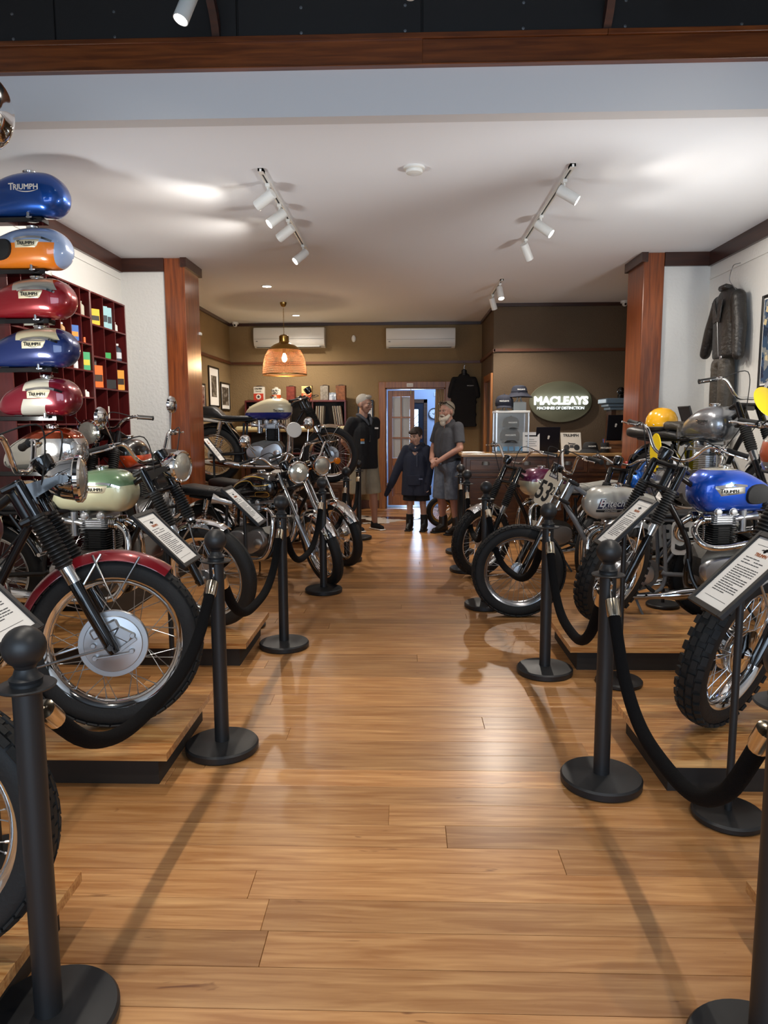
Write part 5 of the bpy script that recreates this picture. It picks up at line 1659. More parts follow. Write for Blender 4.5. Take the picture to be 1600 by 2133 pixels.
# ================================================================== pigeonhole cabinet
def cabinet(label, y0, y1, ncol, zs, xb=XL + 0.002, xf=-2.65, zbot=0.0):
    t = thing('pigeonhole_cabinet', label, 'cabinet', (xb, y0, 0))
    d = xf - xb; th = 0.014
    ztop = zs[0]
    obj('back_panel', MB().bb(0, 0.008, 0, y1 - y0, zbot, ztop), M['maroon'], t, smooth=False)
    for yy in (0.0, y1 - y0 - th):
        obj('side_panel', MB().bb(0.008, d, yy, yy + th, zbot, ztop, 0.002), M['maroon'], t, smooth=False)
    cw = (y1 - y0 - th) / ncol
    for k in range(1, ncol):
        obj('divider', MB().bb(0.008, d - 0.003, k * cw + 0.002, k * cw + th - 0.002, zbot, ztop - th), M['maroon'], t, smooth=False)
    for z in zs:
        obj('shelf', MB().bb(0.008, d + 0.002, th, y1 - y0 - th, z - th, z, 0.002), M['maroon'], t, smooth=False)
    return cw
zA = [2.54 - 0.222 * k for k in range(11)]
zB = [2.54 - 0.2665 * k for k in range(9)]
cwA = cabinet('maroon pigeonhole cabinet behind the column of fuel tanks', 4.80, 6.075, 7, zA)
cwB = cabinet('maroon pigeonhole cabinet with coloured oil boxes beside the white nib wall', 6.078, 6.83, 3, zB)
def cm(col): return cached(('cm', col), lambda: mat('print_' + col.strip('#'), col, 0.6))
def cell(unit, col, row):
    if unit == 'A': return 4.80 + (col + 0.5) * cwA + 0.007, zA[row + 1]
    return 6.078 + (col + 0.5) * cwB + 0.007, zB[row + 1]
def cbox(unit, col, row, dims, colr, name, label, dy=0.0, rz=0.0, band=None, cat='box', txt=None, x=-2.672, tilt=0.0):
    rz = rz or -0.62
    yy, z = cell(unit, col, row)
    t = thing(name, label, cat, (x, yy + dy, z), rz, 'goods in the pigeonholes')
    if tilt: t.rotation_euler = (0, tilt, rz)
    w, d, h = dims
    obj('carton', MB().bb(-d, 0, -w / 2, w / 2, 0.001, h, 0.002), cm(colr), t, smooth=False)
    if band:
        obj('printed_band', MB().bb(-0.0005, 0.0012, -w / 2 + 0.006, w / 2 - 0.006, h * 0.25, h * 0.55).bb(-w * 0, 0, 0, 0, 0, 0) if False else MB().bb(-0.0005, 0.0012, -w / 2 + 0.006, w / 2 - 0.006, h * 0.28, h * 0.58), cm(band), t, smooth=False)
    if txt:
        text_obj('lettering', txt, w * 0.6, M['ink_dark'], t, T(0.0016, 0, h * 0.34) @ RZ(PI2) @ RX(PI2))
    return t
def cbottle(unit, col, row, r, h, colr, label, dy=0.0, x=-2.695, cap='#dddddd', lab=None):
    yy, z = cell(unit, col, row)
    t = thing('bottle', label, 'bottle', (x, yy + dy, z), 0, 'goods in the pigeonholes')
    obj('bottle_body', MB().lathe([(0, 0.001), (r, 0.001), (r, h * 0.62), (r * 0.9, h * 0.72), (r * 0.4, h * 0.84), (r * 0.38, h * 0.9), (0, h * 0.9)], n=20), cm(colr), t)
    obj('bottle_cap', MB().lathe([(0, h * 0.89), (r * 0.48, h * 0.89), (r * 0.48, h), (0, h)], n=16), cm(cap), t)
    if lab: obj('bottle_label', MB().lathe([(r + 0.001, h * 0.15), (r + 0.001, h * 0.5)], n=20, arc=PI * 1.2), cm(lab), t, RZ(-PI * .6))
    return t
cbox('B', 0, 0, (0.105, 0.06, 0.135), '#e0b21c', 'oil_box', 'yellow box with black print in the top row of pigeonholes', dy=-0.02, band='#221c10')
cbox('B', 1, 0, (0.07, 0.08, 0.19), '#8fbcc4', 'spare_part_box', 'left of two tall pale teal boxes in a top pigeonhole', dy=-0.06, band='#1f2f3a')
cbox('B', 1, 0, (0.07, 0.08, 0.19), '#8fbcc4', 'spare_part_box', 'right of two tall pale teal boxes in a top pigeonhole', dy=0.03, band='#1f2f3a')
cbottle('B', 2, 0, 0.03, 0.085, '#cfcfcb', 'small white bottle in the top right pigeonhole', dy=-0.04)
cbox('B', 1, 1, (0.07, 0.05, 0.055), '#2f9a50', 'spark_plug_box', 'small green box in the second row of pigeonholes', dy=-0.03)
cbottle('B', 2, 1, 0.042, 0.16, '#2b3444', 'dark oil bottle with white label in the right column', dy=-0.01, lab='#c9cfd6')
cbox('B', 0, 2, (0.12, 0.08, 0.19), '#e06a1c', 'oil_box', 'large orange box with dark print in the third row', dy=-0.03, band='#3a2314')
cbox('B', 0, 2, (0.06, 0.04, 0.05), '#4a4440', 'small_tin', 'small dark tin on top of the large orange box', dy=0.0, x=-2.71, cat='tin').location.z += 0.191
cbox('B', 1, 2, (0.12, 0.09, 0.085), '#17171a', 'black_carton', 'black carton in the middle pigeonhole of the third row')
cbox('B', 2, 2, (0.095, 0.03, 0.185), '#dd9a34', 'booklet', 'amber booklet leaning in the right pigeonhole of the third row', dy=-0.02, cat='book', band='#2a1d10')
cbox('B', 1, 3, (0.016, 0.016, 0.11), '#d5cfc4', 'spark_plug', 'pale spark plug standing in the fourth row', dy=-0.06, cat='spark plug')
cbox('A', 4, 0, (0.07, 0.06, 0.14), '#3d8c5c', 'spare_part_box', 'green box beside the red and silver tank', dy=0.0)
cbottle('A', 5, 0, 0.035, 0.10, '#b5372e', 'red bottle in the top row beside the green box')
cbottle('A', 6, 0, 0.03, 0.12, '#a9a596', 'grey metal oil can in the top row', cap='#8a877c')
cbox('A', 3, 1, (0.06, 0.05, 0.05), '#b8342c', 'spare_part_box', 'low red box in the second row behind the blue tank')
cbottle('A', 4, 1, 0.03, 0.12, '#b08a5a', 'tan bottle in the second row of pigeonholes')
cbox('A', 5, 1, (0.075, 0.05, 0.125), '#2e62b0', 'spare_part_box', 'blue box with orange disc in the second row', band='#e08a2a')
cbox('A', 6, 1, (0.02, 0.02, 0.05), '#d9622a', 'spare_part_box', 'tiny orange box in the second row')
cbox('A', 4, 2, (0.07, 0.05, 0.05), '#d66a2a', 'spare_part_box', 'low orange box in the third row')
cbottle('A', 5, 2, 0.035, 0.09, '#c9ccd0', 'silver trophy cup in the third row', cap='#8a8f96')
cbox('A', 6, 2, (0.08, 0.06, 0.15), '#3fa06a', 'spare_part_box', 'green and yellow box in the third row', band='#d6c23a')
cbox('A', 2, 0, (0.06, 0.05, 0.12), '#c9d6d2', 'spare_part_box', 'pale box behind the filler cap of the blue and cream tank', band='#4a5a5a').location.z = zA[2]
cbox('A', 4, 3, (0.04, 0.04, 0.06), '#d9c9a8', 'spare_part_box', 'cream box in the fourth row')
cbottle('A', 5, 3, 0.03, 0.06, '#e0ded6', 'white cup in the fourth row, left of two')
cbottle('A', 6, 3, 0.034, 0.06, '#e6e2d8', 'white cup in the fourth row, right of two')
cbox('A', 1, 2, (0.09, 0.05, 0.12), '#cfd9cf', 'spare_part_box', 'pale green carton behind the burgundy and cream tank')
cbox('A', 3, 2, (0.07, 0.05, 0.14), '#d9d4c4', 'spare_part_box', 'striped white carton behind the burgundy and cream tank', band='#2a2a2a')
cbox('A', 5, 5, (0.08, 0.05, 0.16), '#2a86d0', 'spare_part_box', 'bright blue carton low in the cabinet beside the headlamp', band='#d0a02a')

# ================================================================== right wall: leathers and poster
jk = MB()
JY, JX = 6.60, XR - 0.10
def J(y, z, dx=0.0): return Vector((JX + dx, y, z))
jr = []
for z, w, d in ((1.99, 0.185, 0.070), (2.0, 0.195, 0.076), (2.06, 0.20, 0.078), (2.20, 0.20, 0.082), (2.36, 0.205, 0.082), (2.48, 0.20, 0.075), (2.54, 0.17, 0.062), (2.575, 0.11, 0.055), (2.60, 0.06, 0.045)):
    jr.append([Vector((JX + d * math.copysign(abs(math.sin(2 * PI * k / 28)) ** .8, math.sin(2 * PI * k / 28)), JY + w * math.copysign(abs(math.cos(2 * PI * k / 28)) ** .7, math.cos(2 * PI * k / 28)), z)) for k in range(28)])
jk.loft(jr)
limb(jk, [J(6.42, 2.50), J(6.36, 2.25), J(6.34, 2.0, -0.01)], [0.065, 0.06, 0.05])
limb(jk, [J(6.78, 2.50), J(6.90, 2.25, -.02), J(6.98, 2.06, -0.03)], [0.065, 0.06, 0.05])
jo = thing('leather_jacket', 'worn black leather jacket on a wire hanger on the right wall', 'jacket', (JX, JY, 2.0))
JB = T(-JX, -JY, -2.0)
remesh(jk, 'jacket_body', M['old_leather'], 0.012, 3, jo, JB)
lp = MB()
for s_, yy in ((1, 6.56), (-1, 6.66)):
    lp.box((JX - 0.095, yy, 2.40), (0.012, 0.07, 0.20), Matrix.Rotation(R_(14 * s_), 3, 'X'), 0.004)
lp.box((JX - 0.03, 6.60, 2.60), (0.09, 0.14, 0.05), Matrix.Rotation(R_(12), 3, 'Y'), 0.014)
obj('lapel', lp, M['old_leather'], jo, JB)
obj('zip', MB().tube([(JX - 0.093, 6.60, 2.34), (JX - 0.092, 6.57, 2.15), (JX - 0.088, 6.55, 2.0)], 0.004, 6), M['steel'], jo, JB)
obj('belt_buckle', MB().box((JX - 0.088, 6.50, 1.985), (0.012, 0.045, 0.035), None, 0.004), M['steel'], jo, JB)
obj('hanger', MB().tube(spline([(JX, 6.46, 2.56), (JX, 6.60, 2.66), (JX, 6.60, 2.72), (JX, 6.57, 2.76), (JX + 0.03, 6.60, 2.80), (JX + 0.085, 6.60, 2.815)], 5), 0.004, 6), M['steel'], jo, JB)
tr = MB()
limb(tr, [J(6.68, 1.98), J(6.74, 1.90)], [0.06, 0.07])
limb(tr, [J(6.56, 1.96), J(6.70, 1.96), J(6.76, 1.94)], [0.06, 0.065, 0.06])
limb(tr, [J(6.58, 1.92), J(6.57, 1.70), J(6.58, 1.45), J(6.60, 1.28)], [0.072, 0.072, 0.062, 0.055])
limb(tr, [J(6.72, 1.92), J(6.735, 1.70), J(6.74, 1.45), J(6.75, 1.28)], [0.072, 0.072, 0.062, 0.055])
to_ = thing('leather_trousers', 'worn brown leather trousers hanging below the jacket', 'trousers', (JX, 6.65, 1.25))
remesh(tr, 'trousers_body', M['brown_leather'], 0.012, 3, to_, T(-JX, -6.65, -1.25))
obj('hanger_cord', MB().tube([(JX, 6.62, 1.98), (JX + 0.03, 6.62, 2.20), (JX + 0.06, 6.62, 2.45)], 0.004, 6), M['steel'], to_, T(-JX, -6.65, -1.25))

def picture(name, label, loc, w, h, facing, frame_m, art, matw=0.0, cat='picture', fw=0.025):
    """facing: rotation about z; picture built facing -y"""
    t = thing(name, label, cat, loc, facing)
    obj('picture_frame', MB().bb(-w / 2, -w / 2 + fw, -0.02, 0, -h / 2, h / 2, .003).bb(w / 2 - fw, w / 2, -0.02, 0, -h / 2, h / 2, .003)
        .bb(-w / 2 + fw, w / 2 - fw, -0.02, 0, h / 2 - fw, h / 2, .003).bb(-w / 2 + fw, w / 2 - fw, -0.02, 0, -h / 2, -h / 2 + fw, .003), frame_m, t, smooth=False)
    if matw:
        obj('mount', MB().bb(-w / 2 + fw, w / 2 - fw, -0.010, -0.002, -h / 2 + fw, h / 2 - fw), M['paper'], t, smooth=False)
    a = fw + matw
    obj('print', MB().bb(-w / 2 + a, w / 2 - a, -0.012, -0.004, -h / 2 + a * 1.1, h / 2 - a), art, t, smooth=False)
    return t
def blotch(name, cols, scale, seed=0.0, checker=None):
    """flat printed picture of soft patches"""
    m, nt, b = newmat(name)
    N, L = nt.nodes, nt.links
    tc = N.new('ShaderNodeTexCoord'); mp = N.new('ShaderNodeMapping'); mp.inputs['Location'].default_value = (seed, seed, seed)
    L.new(tc.outputs['Object'], mp.inputs['Vector'])
    n = N.new('ShaderNodeTexNoise'); n.inputs['Scale'].default_value = scale; n.inputs['Detail'].default_value = 5
    L.new(mp.outputs[0], n.inputs['Vector'])
    r = N.new('ShaderNodeValToRGB'); r.color_ramp.interpolation = 'CONSTANT' if checker else 'LINEAR'
    e = r.color_ramp.elements
    e[0].position = 0.30; e[0].color = rgb(cols[0])
    e[1].position = 0.66; e[1].color = rgb(cols[-1])
    for i, c in enumerate(cols[1:-1]):
        x = e.new(0.30 + 0.36 * (i + 1) / (len(cols) - 1)); x.color = rgb(c)
    L.new(n.outputs['Fac'], r.inputs['Fac'])
    L.new(r.outputs['Color'], b.inputs['Base Color'])
    b.inputs['Roughness'].default_value = 0.15
    return m
po = picture('framed_poster', 'framed racing poster in blue and cream at the right edge', (XR - 0.002, 5.90, 2.075), 0.52, 0.76, R_(-90), M['black_paint'], blotch('poster_print', ['#22324a', '#3c5470', '#8a8f90', '#d8c9a0'], 9, 3.1, True), 0.012, 'poster')
ck_ = MB()
for i in range(5):
    for j in range(5):
        if (i + j) % 2 == 0:
            ck_.box((-0.19 + 0.05 * i + 0.012 * j, -0.0135, 0.16 + 0.05 * j - 0.014 * i), (0.045, 0.001, 0.045), Matrix.Rotation(R_(20), 3, 'Y'))
obj('printed_flag', ck_, mat('cream_print', '#d9c79a', 0.4), po, smooth=False)

# ================================================================== brown room: left side
# record shelf against the back wall with tins on top
SX0, SX1, SZ = -2.60, -0.96, 1.80
rs = thing('record_shelf', 'dark red record shelf below the row of oil tins', 'shelf', ((SX0 + SX1) / 2, 11.72, 0))
cx = (SX0 + SX1) / 2
W2 = (SX1 - SX0) / 2
obj('shelf_top', MB().bb(-W2, W2, -0.17, 0.16, SZ - 0.03, SZ, 0.003), M['maroon'], rs, smooth=False)
for x in (-W2, W2 - 0.025):
    obj('side_panel', MB().bb(x, x + 0.025, -0.165, 0.155, 0, SZ - 0.03), M['maroon'], rs, smooth=False)
for x in (-0.28, 0.28):
    obj('divider', MB().bb(x - 0.01, x + 0.01, -0.16, 0.15, 0.9, SZ - 0.03), M['maroon'], rs, smooth=False)
for z in (1.40, 0.95, 0.5, 0.08):
    obj('shelf_board', MB().bb(-W2 + 0.025, W2 - 0.025, -0.165, 0.15, z - 0.025, z, 0.002), M['maroon'], rs, smooth=False)
obj('back_board', MB().bb(-W2, W2, 0.15, 0.16, 0, SZ - 0.03), M['black_fascia'], rs, smooth=False)
rr = random.Random(11)
sleeve = [cm(c) for c in ('#b9b2a4', '#8f8a80', '#6a4a3a', '#c9c2b0', '#4a4a52', '#a0948a', '#d6d2c8', '#7a6a5a')]
slots = [(-0.78, 10, 0.10), (-0.22, 9, 0.02), (0.32, 10, 0.06), (0.64, 11, -0.12)]
k = 0
for sx, n, lean_ in slots:
    for i in range(n):
        h = 0.30 + rr.uniform(-0.004, 0.01)
        me = cached(('lp', i % 8), lambda: MB().bb(-0.0035, 0.0035, -0.15, 0.13, 0, 0.305, 0.0008).mesh('record_sleeve', sleeve[i % 8], False))
        o = link('record_sleeve', me)
        o.matrix_basis = T(cx + sx + i * 0.0135, 11.72, 1.402) @ RY(lean_ + rr.uniform(-0.02, 0.02))
        pos = {-0.78: 'left end', -0.22: 'left middle', 0.32: 'right middle', 0.64: 'right end'}[sx]
        tag(o, 'record sleeve standing in the %s bay of the dark red shelf' % pos, 'record', 'record sleeves, %s bay' % pos)
# oil tins
def tin(x, w, h, d, body, lower, label, handle=True, lines=(), star=None, group='oil tins on the record shelf', cyl=False, body_m=None, low_m=None, cream_side=None, frac=0.48):
    t = thing('oil_tin', label, 'tin', (x, 11.70, SZ), R_(-6), group)
    bm1 = body_m or cm(body)
    if cyl:
        obj('tin_body', MB().lathe([(0, 0.001), (w / 2, 0.001), (w / 2, h * 0.80), (w / 2 - 0.01, h * 0.86), (0.03, h * 0.90), (0.028, h * 0.94)], n=28), bm1, t)
        obj('tin_lid', MB().lathe([(0, h * 0.93), (0.035, h * 0.93), (0.035, h * 0.985), (0.02, h), (0, h)], n=20), bm1, t)
        if lower: obj('printed_band', MB().lathe([(w / 2 + 0.0008, 0.004), (w / 2 + 0.0008, h * 0.42)], n=28), cm(lower), t)
        yy = -w / 2 - 0.0012
    else:
        obj('tin_body', MB().bb(-w / 2, w / 2, -d / 2, d / 2, 0.001, h * 0.955, 0.004), bm1, t, smooth=False)
        obj('tin_rim', MB().bb(-w / 2 - 0.002, w / 2 + 0.002, -d / 2 - 0.002, d / 2 + 0.002, h * 0.945, h * 0.965, 0.002), cm('#4a3a30'), t, smooth=False)
        if lower: obj('printed_band', MB().bb(-w / 2 + 0.001, w / 2 - 0.001, -d / 2 - 0.0008, -d / 2 + 0.001, 0.004, h * frac), cm(lower), t, smooth=False)
        if handle:
            obj('tin_handle', MB().tube(spline([(-w * 0.3, 0, h * 0.955), (-w * 0.2, 0, h * 1.0), (w * 0.2, 0, h * 1.0), (w * 0.3, 0, h * 0.955)], 4), 0.005, 6), cm('#3a2a22'), t)
            obj('tin_cap', MB().lathe([(0, h * 0.95), (0.018, h * 0.95), (0.018, h * 0.99), (0, h * 0.99)], (w * 0.28, 0.02, 0), 'Z', 14), cm('#5a4a40'), t)
        yy = -d / 2 - 0.0016
    for s_, z, size, col in lines:
        text_obj('lettering', s_, size, cm(col), t, T(0, yy - 0.0008, z) @ RX(PI2), bold=0.0012)
    if star:
        z, r, disc, col = star
        obj('emblem_disc', MB().lathe([(0, -0.0012), (r, -0.0012), (r, 0.0)], (0, yy, z), 'Y', 28), cm(disc), t)
        pts = []
        for k in range(10):
            a = PI / 2 + k * PI / 5
            q = r * (0.82 if k % 2 == 0 else 0.34)
            pts.append((q * math.cos(a), z + q * math.sin(a)))
        obj('emblem_star', MB().prism(pts, Matrix(((1, 0, 0, 0), (0, 0, 1, 0), (0, 1, 0, 0), (0, 0, 0, 1))), yy - 0.0024, yy - 0.001), cm(col), t, smooth=False)
    return t
rust = mat('rusty_tin', '#7a4a2c', 0.6, bump=0.3, bscale=60, var=0.4, vscale=22)
rustred = mat('faded_red_tin', '#7a3428', 0.6, var=0.35, vscale=20)
worn = mat('worn_grey_tin', '#8d877c', 0.55, 0.2, var=0.35, vscale=30)
tin(-2.385, 0.165, 0.235, 0.10, '#d9d4c6', '#c23a22', 'white and red square oil tin at the left end of the shelf', lines=[('CALTEX', 0.180, 0.034, '#1c1c1c'), ('Motor Oil', 0.145, 0.022, '#8a8a84')], star=(0.060, 0.042, '#e8e0d0', '#1c1c1c'))
tin(-2.108, 0.150, 0.215, 0.15, '#d6d0bf', '#d0581e', 'white and orange round oil tin, second from the left', cyl=True, lines=[('CALTEX', 0.148, 0.036, '#1c1c1c'), ('HOME', 0.125, 0.014, '#3a3a38'), ('LUBRICANT', 0.104, 0.017, '#1c1c1c')], star=(0.050, 0.032, '#e0d8c6', '#8a3018'))
tin(-1.862, 0.135, 0.235, 0.11, '#7a3428', None, 'faded red rusty oil tin, third from the left', body_m=rustred)
o_ = [c for c in bpy.data.objects if c.name.startswith('oil_tin')][-1]
tin(-1.600, 0.165, 0.245, 0.10, '#e0c98a', '#cc4a1e', 'cream and orange square oil tin with star in the middle of the row', frac=0.46, handle=False, lines=[('CALTEX', 0.082, 0.034, '#e6d7a6'), ('Motor', 0.056, 0.02, '#e6d7a6')], star=(0.180, 0.036, '#e0c98a', '#b0481e'))
tin(-1.310, 0.130, 0.245, 0.12, '#8d877c', None, 'worn grey metal oil tin, second from the right', body_m=worn)
tin(-1.045, 0.155, 0.245, 0.12, '#7a4a2c', None, 'brown rusty oil tin at the right end of the shelf', body_m=rust)
ph = thing('photo_print', 'small black and white photograph between the two rusty tins', 'photograph', (-1.18, 11.63, SZ))
obj('photo_card', MB().box((0, 0, 0.062), (0.11, 0.003, 0.12), Matrix.Rotation(R_(-8), 3, 'X')), blotch('photo_bw', ['#20242a', '#8a96a4', '#dfe6ee'], 18, 1.7), ph, smooth=False)
# a pale drum table lit beside the record shelf
dt = thing('cream_table', 'long cream table top behind the raised motorcycle', 'table', (-1.75, 11.1, 0))
obj('table_top', MB().bb(-0.85, 0.85, -0.28, 0.28, 1.30, 1.385, 0.03), mat('cream_laminate', '#d9d2a8', 0.35), dt)
for x in (-0.75, 0.75):
    for yy in (-0.2, 0.2):
        obj('leg', MB().bb(x - 0.025, x + 0.025, yy - 0.025, yy + 0.025, 0, 1.30), M['darkwood'], dt, smooth=False)

# framed photographs on the left wall (facing +x)
bw = blotch('photo_grey_a', ['#1a1a1c', '#55504c', '#a89f94'], 14, 0.4)
picture('framed_photograph', 'framed photograph with faded colours, nearest the timber post', (-2.898, 10.0, 1.74), 0.62, 0.52, R_(90), M['black_paint'], blotch('photo_faded', ['#2a2420', '#7a4f48', '#b0a69a'], 12, 2.2), 0.02)
picture('framed_photograph', 'tall framed photograph hung highest on the left wall', (-2.898, 10.80, 1.98), 0.56, 0.60, R_(90), M['black_paint'], blotch('photo_grey_b', ['#1a1a1c', '#55504c', '#8f877c'], 14, 5.4), 0.11)
picture('framed_photograph', 'framed photograph of a rider nearest the back corner', (-2.898, 11.47, 1.86), 0.56, 0.44, R_(90), M['black_paint'], bw, 0.05)
picture('framed_photograph', 'small framed photograph beside the head of the man in the black shirt', (-0.66, 11.898, 1.60), 0.26, 0.42, 0, M['black_paint'], blotch('photo_grey_c', ['#151515', '#4a4a4a', '#d0d0cc'], 16, 8.8), 0.02)
sw = thing('wall_vent', 'white wall bracket on the brown wall beside the left post', 'bracket', (-2.205, YN + 0.47, 2.38))
obj('bracket_plate', MB().box((0.008, 0.0, 0), (0.03, 0.06, 0.03), None, 0.004), M['white_plastic'], sw)

# bench under the raised motorcycle
bn = thing('timber_bench', 'rough timber bench carrying the cream and blue motorcycle', 'bench', (-1.65, 8.38, 0))
slab = wood('rough_timber', '#4a2c18', '#8a5c34', (1.2, 14, 14), 0.6, 0.0, 0.3)
for k in range(4):
    obj('bench_board', MB().bb(-0.95, 0.93, -0.26 + k * 0.131, -0.26 + k * 0.131 + 0.125, 0.685, BZ - 0.001, 0.004), slab, bn, smooth=False)
for x in (-0.85, 0.83):
    obj('bench_leg', MB().bb(x - 0.05, x + 0.05, -0.24, -0.14, 0, 0.64).bb(x - 0.05, x + 0.05, 0.14, 0.24, 0, 0.64).bb(x - 0.05, x + 0.05, -0.26, 0.26, 0.64, 0.685), slab, bn, smooth=False)
for z in (0.30, 0.48):
    obj('bench_rail', MB().bb(-0.9, 0.88, -0.225, -0.185, z, z + 0.07, 0.004), slab, bn, smooth=False)
obj('bench_shelf', MB().bb(-0.9, 0.88, -0.2, 0.22, 0.14, 0.17, 0.004), slab, bn, smooth=False)
# cowhide on the floor
hide = MB()
rr = random.Random(21)
n = 46; c0 = Vector((-0.75, 10.45, 0))
ring = []
for k in range(n):
    a = 2 * PI * k / n
    rad = 0.62 + 0.10 * math.sin(3 * a + 1) + 0.09 * math.sin(5 * a) + rr.uniform(-0.035, 0.035)
    ring.append((c0.x + rad * 1.25 * math.cos(a), c0.y + rad * 0.85 * math.sin(a)))
hide.v = [(c0.x, c0.y, 0.006)] + [(x, y, 0.005) for x, y in ring] + [(x, y, 0.0005) for x, y in ring]
hide.f = [(0, 1 + k, 1 + (k + 1) % n) for k in range(n)] + [(1 + k, 1 + n + k, 1 + n + (k + 1) % n, 1 + (k + 1) % n) for k in range(n)]
tag(obj('cowhide_rug', hide, blotch('cowhide', ['#2a1712', '#d6cdbd', '#d6cdbd'], 2.2, 4.6, True), smooth=False), 'brown and white cowhide rug on the floor behind the man in black', 'rug')

# ================================================================== brown room: right side
CY0, CY1, CX0, CX1, CH = 8.46, 8.92, 0.66, 2.70, 1.06
ct = thing('shop_counter', 'dark timber shop counter with panelled drawers', 'counter', ((CX0 + CX1) / 2, (CY0 + CY1) / 2, 0))
ox, oy = (CX0 + CX1) / 2, (CY0 + CY1) / 2
def cbb(x0, x1, y0, y1, z0, z1, ch=0.0): return MB().bb(x0 - ox, x1 - ox, y0 - oy, y1 - oy, z0, z1, ch)
obj('counter_body', cbb(CX0 + 0.03, CX1 - 0.03, CY0 + 0.03, CY1 - 0.02, 0.18, CH - 0.035), M['counter'], ct, smooth=False)
obj('counter_top', cbb(CX0, CX1, CY0 - 0.02, CY1, CH - 0.035, CH, 0.006), M['countertop'], ct, smooth=False)
obj('counter_ledge', cbb(CX0 + 0.01, CX1 - 0.01, CY0 - 0.005, CY0 + 0.04, 0.795, 0.82, 0.004), M['counter'], ct, smooth=False)
for k in range(4):
    x0 = CX0 + 0.05 + k * 0.485
    d_ = obj('drawer', cbb(x0 + 0.01, x0 + 0.475, CY0 + 0.012, CY0 + 0.04, 0.84, CH - 0.05, 0.004), M['counter'], ct, smooth=False)
    obj('drawer_panel', cbb(x0 + 0.06, x0 + 0.425, CY0 + 0.006, CY0 + 0.015, 0.865, CH - 0.075, 0.005), M['counter'], d_, smooth=False)
    obj('cup_handle', MB().lathe([(0.045, -0.03), (0.045, 0.0), (0.035, 0.012), (0, 0.014)], (x0 + 0.242 - ox, CY0 + 0.004 - oy, 0.955), 'Z', 18, mtx=Matrix.Scale(0.55, 4, (0, 1, 0))), M['alu_dark'], d_)
for k in range(3):
    x0 = CX0 + 0.05 + k * 0.647
    obj('front_panel', cbb(x0 + 0.02, x0 + 0.627, CY0 + 0.015, CY0 + 0.04, 0.24, 0.77, 0.006), M['counter'], ct, smooth=False)
for x in (CX0 + 0.03, CX1 - 0.11):
    for yy in (CY0 + 0.03, CY1 - 0.11):
        obj('leg', cbb(x, x + 0.08, yy, yy + 0.08, 0, 0.18, 0.01), M['counter'], ct, smooth=False)

# glass hat case at the left end of the counter
hc = thing('glass_display_case', 'glass display case with caps on shelves at the left end of the counter', 'display case', (1.28, 8.74, CH))
blk = M['black_paint']
fr_ = MB()
for x in (-0.19, 0.19):
    for yy in (-0.15, 0.15):
        fr_.bb(x - 0.007, x + 0.007, yy - 0.007, yy + 0.007, 0, 0.48)
obj('case_frame', fr_, M['steel'], hc, smooth=False)
obj('case_top', MB().bb(-0.205, 0.205, -0.165, 0.165, 0.48, 0.505, 0.003), M['white_plastic'], hc, smooth=False)
obj('case_base', MB().bb(-0.2, 0.2, -0.16, 0.16, 0.001, 0.02), blk, hc, smooth=False)
obj('case_back', MB().bb(-0.19, 0.19, 0.148, 0.155, 0.02, 0.48), mat('grey_case_back', '#9aa4aa', 0.5), hc, smooth=False)
for z in (0.15, 0.31):
    obj('glass_shelf', MB().bb(-0.19, 0.19, -0.145, 0.145, z - 0.004, z), M['glass'], hc, smooth=False)
obj('glass_pane', MB().bb(-0.19, 0.19, -0.153, -0.149, 0.02, 0.48), M['glass'], hc, smooth=False)
for x in (-0.193, 0.190):
    obj('glass_pane', MB().bb(x, x + 0.003, -0.149, 0.149, 0.02, 0.48), M['glass'], hc, smooth=False)
navyc = mat('navy_cotton', '#171b2b', 0.85, bump=0.3, bscale=200)
blackc = mat('black_cotton', '#121214', 0.85, bump=0.3, bscale=200)
def cap_hat(loc, rz, label, m, s=1.0, mark=True, group='caps and hats for sale'):
    t = thing('baseball_cap', label, 'cap', loc, rz, group)
    mb = MB().lathe([(0.088, 0.0), (0.093, 0.004), (0.096, 0.03), (0.092, 0.07), (0.07, 0.105), (0.03, 0.12), (0, 0.122)], n=30)
    mb.v = [(x * s, y * 1.1 * s, z * s) for x, y, z in mb.v]
    obj('crown', mb, m, t)
    br = MB(); top = []
    for k in range(13):
        a = R_(-70 + 140 * k / 12)
        top.append((math.sin(a), math.cos(a)))
    rings = []
    for u in (0.0, 0.5, 1.0):
        rings.append([Vector((x * 0.085 * s, -(c * 0.098 + u * 0.075 * max(0.0, c)) * s, (0.006 - 0.018 * u * u - 0.012 * abs(x) * u) * s)) for x, c in top])
    lo = [[p - Vector((0, 0, 0.004 * s)) for p in r] for r in rings]
    br.loft(rings, cap=False, closed=False); br.loft(lo, cap=False, closed=False)
    obj('brim', br, m, t)
    obj('button', MB().ball((0, 0, 0.122 * s), 0.008 * s, 10, 6), m, t)
    if mark:
        text_obj('embroidery', 'MACLEAYS', 0.020 * s, M['white_plastic'], t, T(0, -0.107 * s, 0.045 * s) @ RX(R_(82)), bold=0.0008, depth=0.001)
    return t
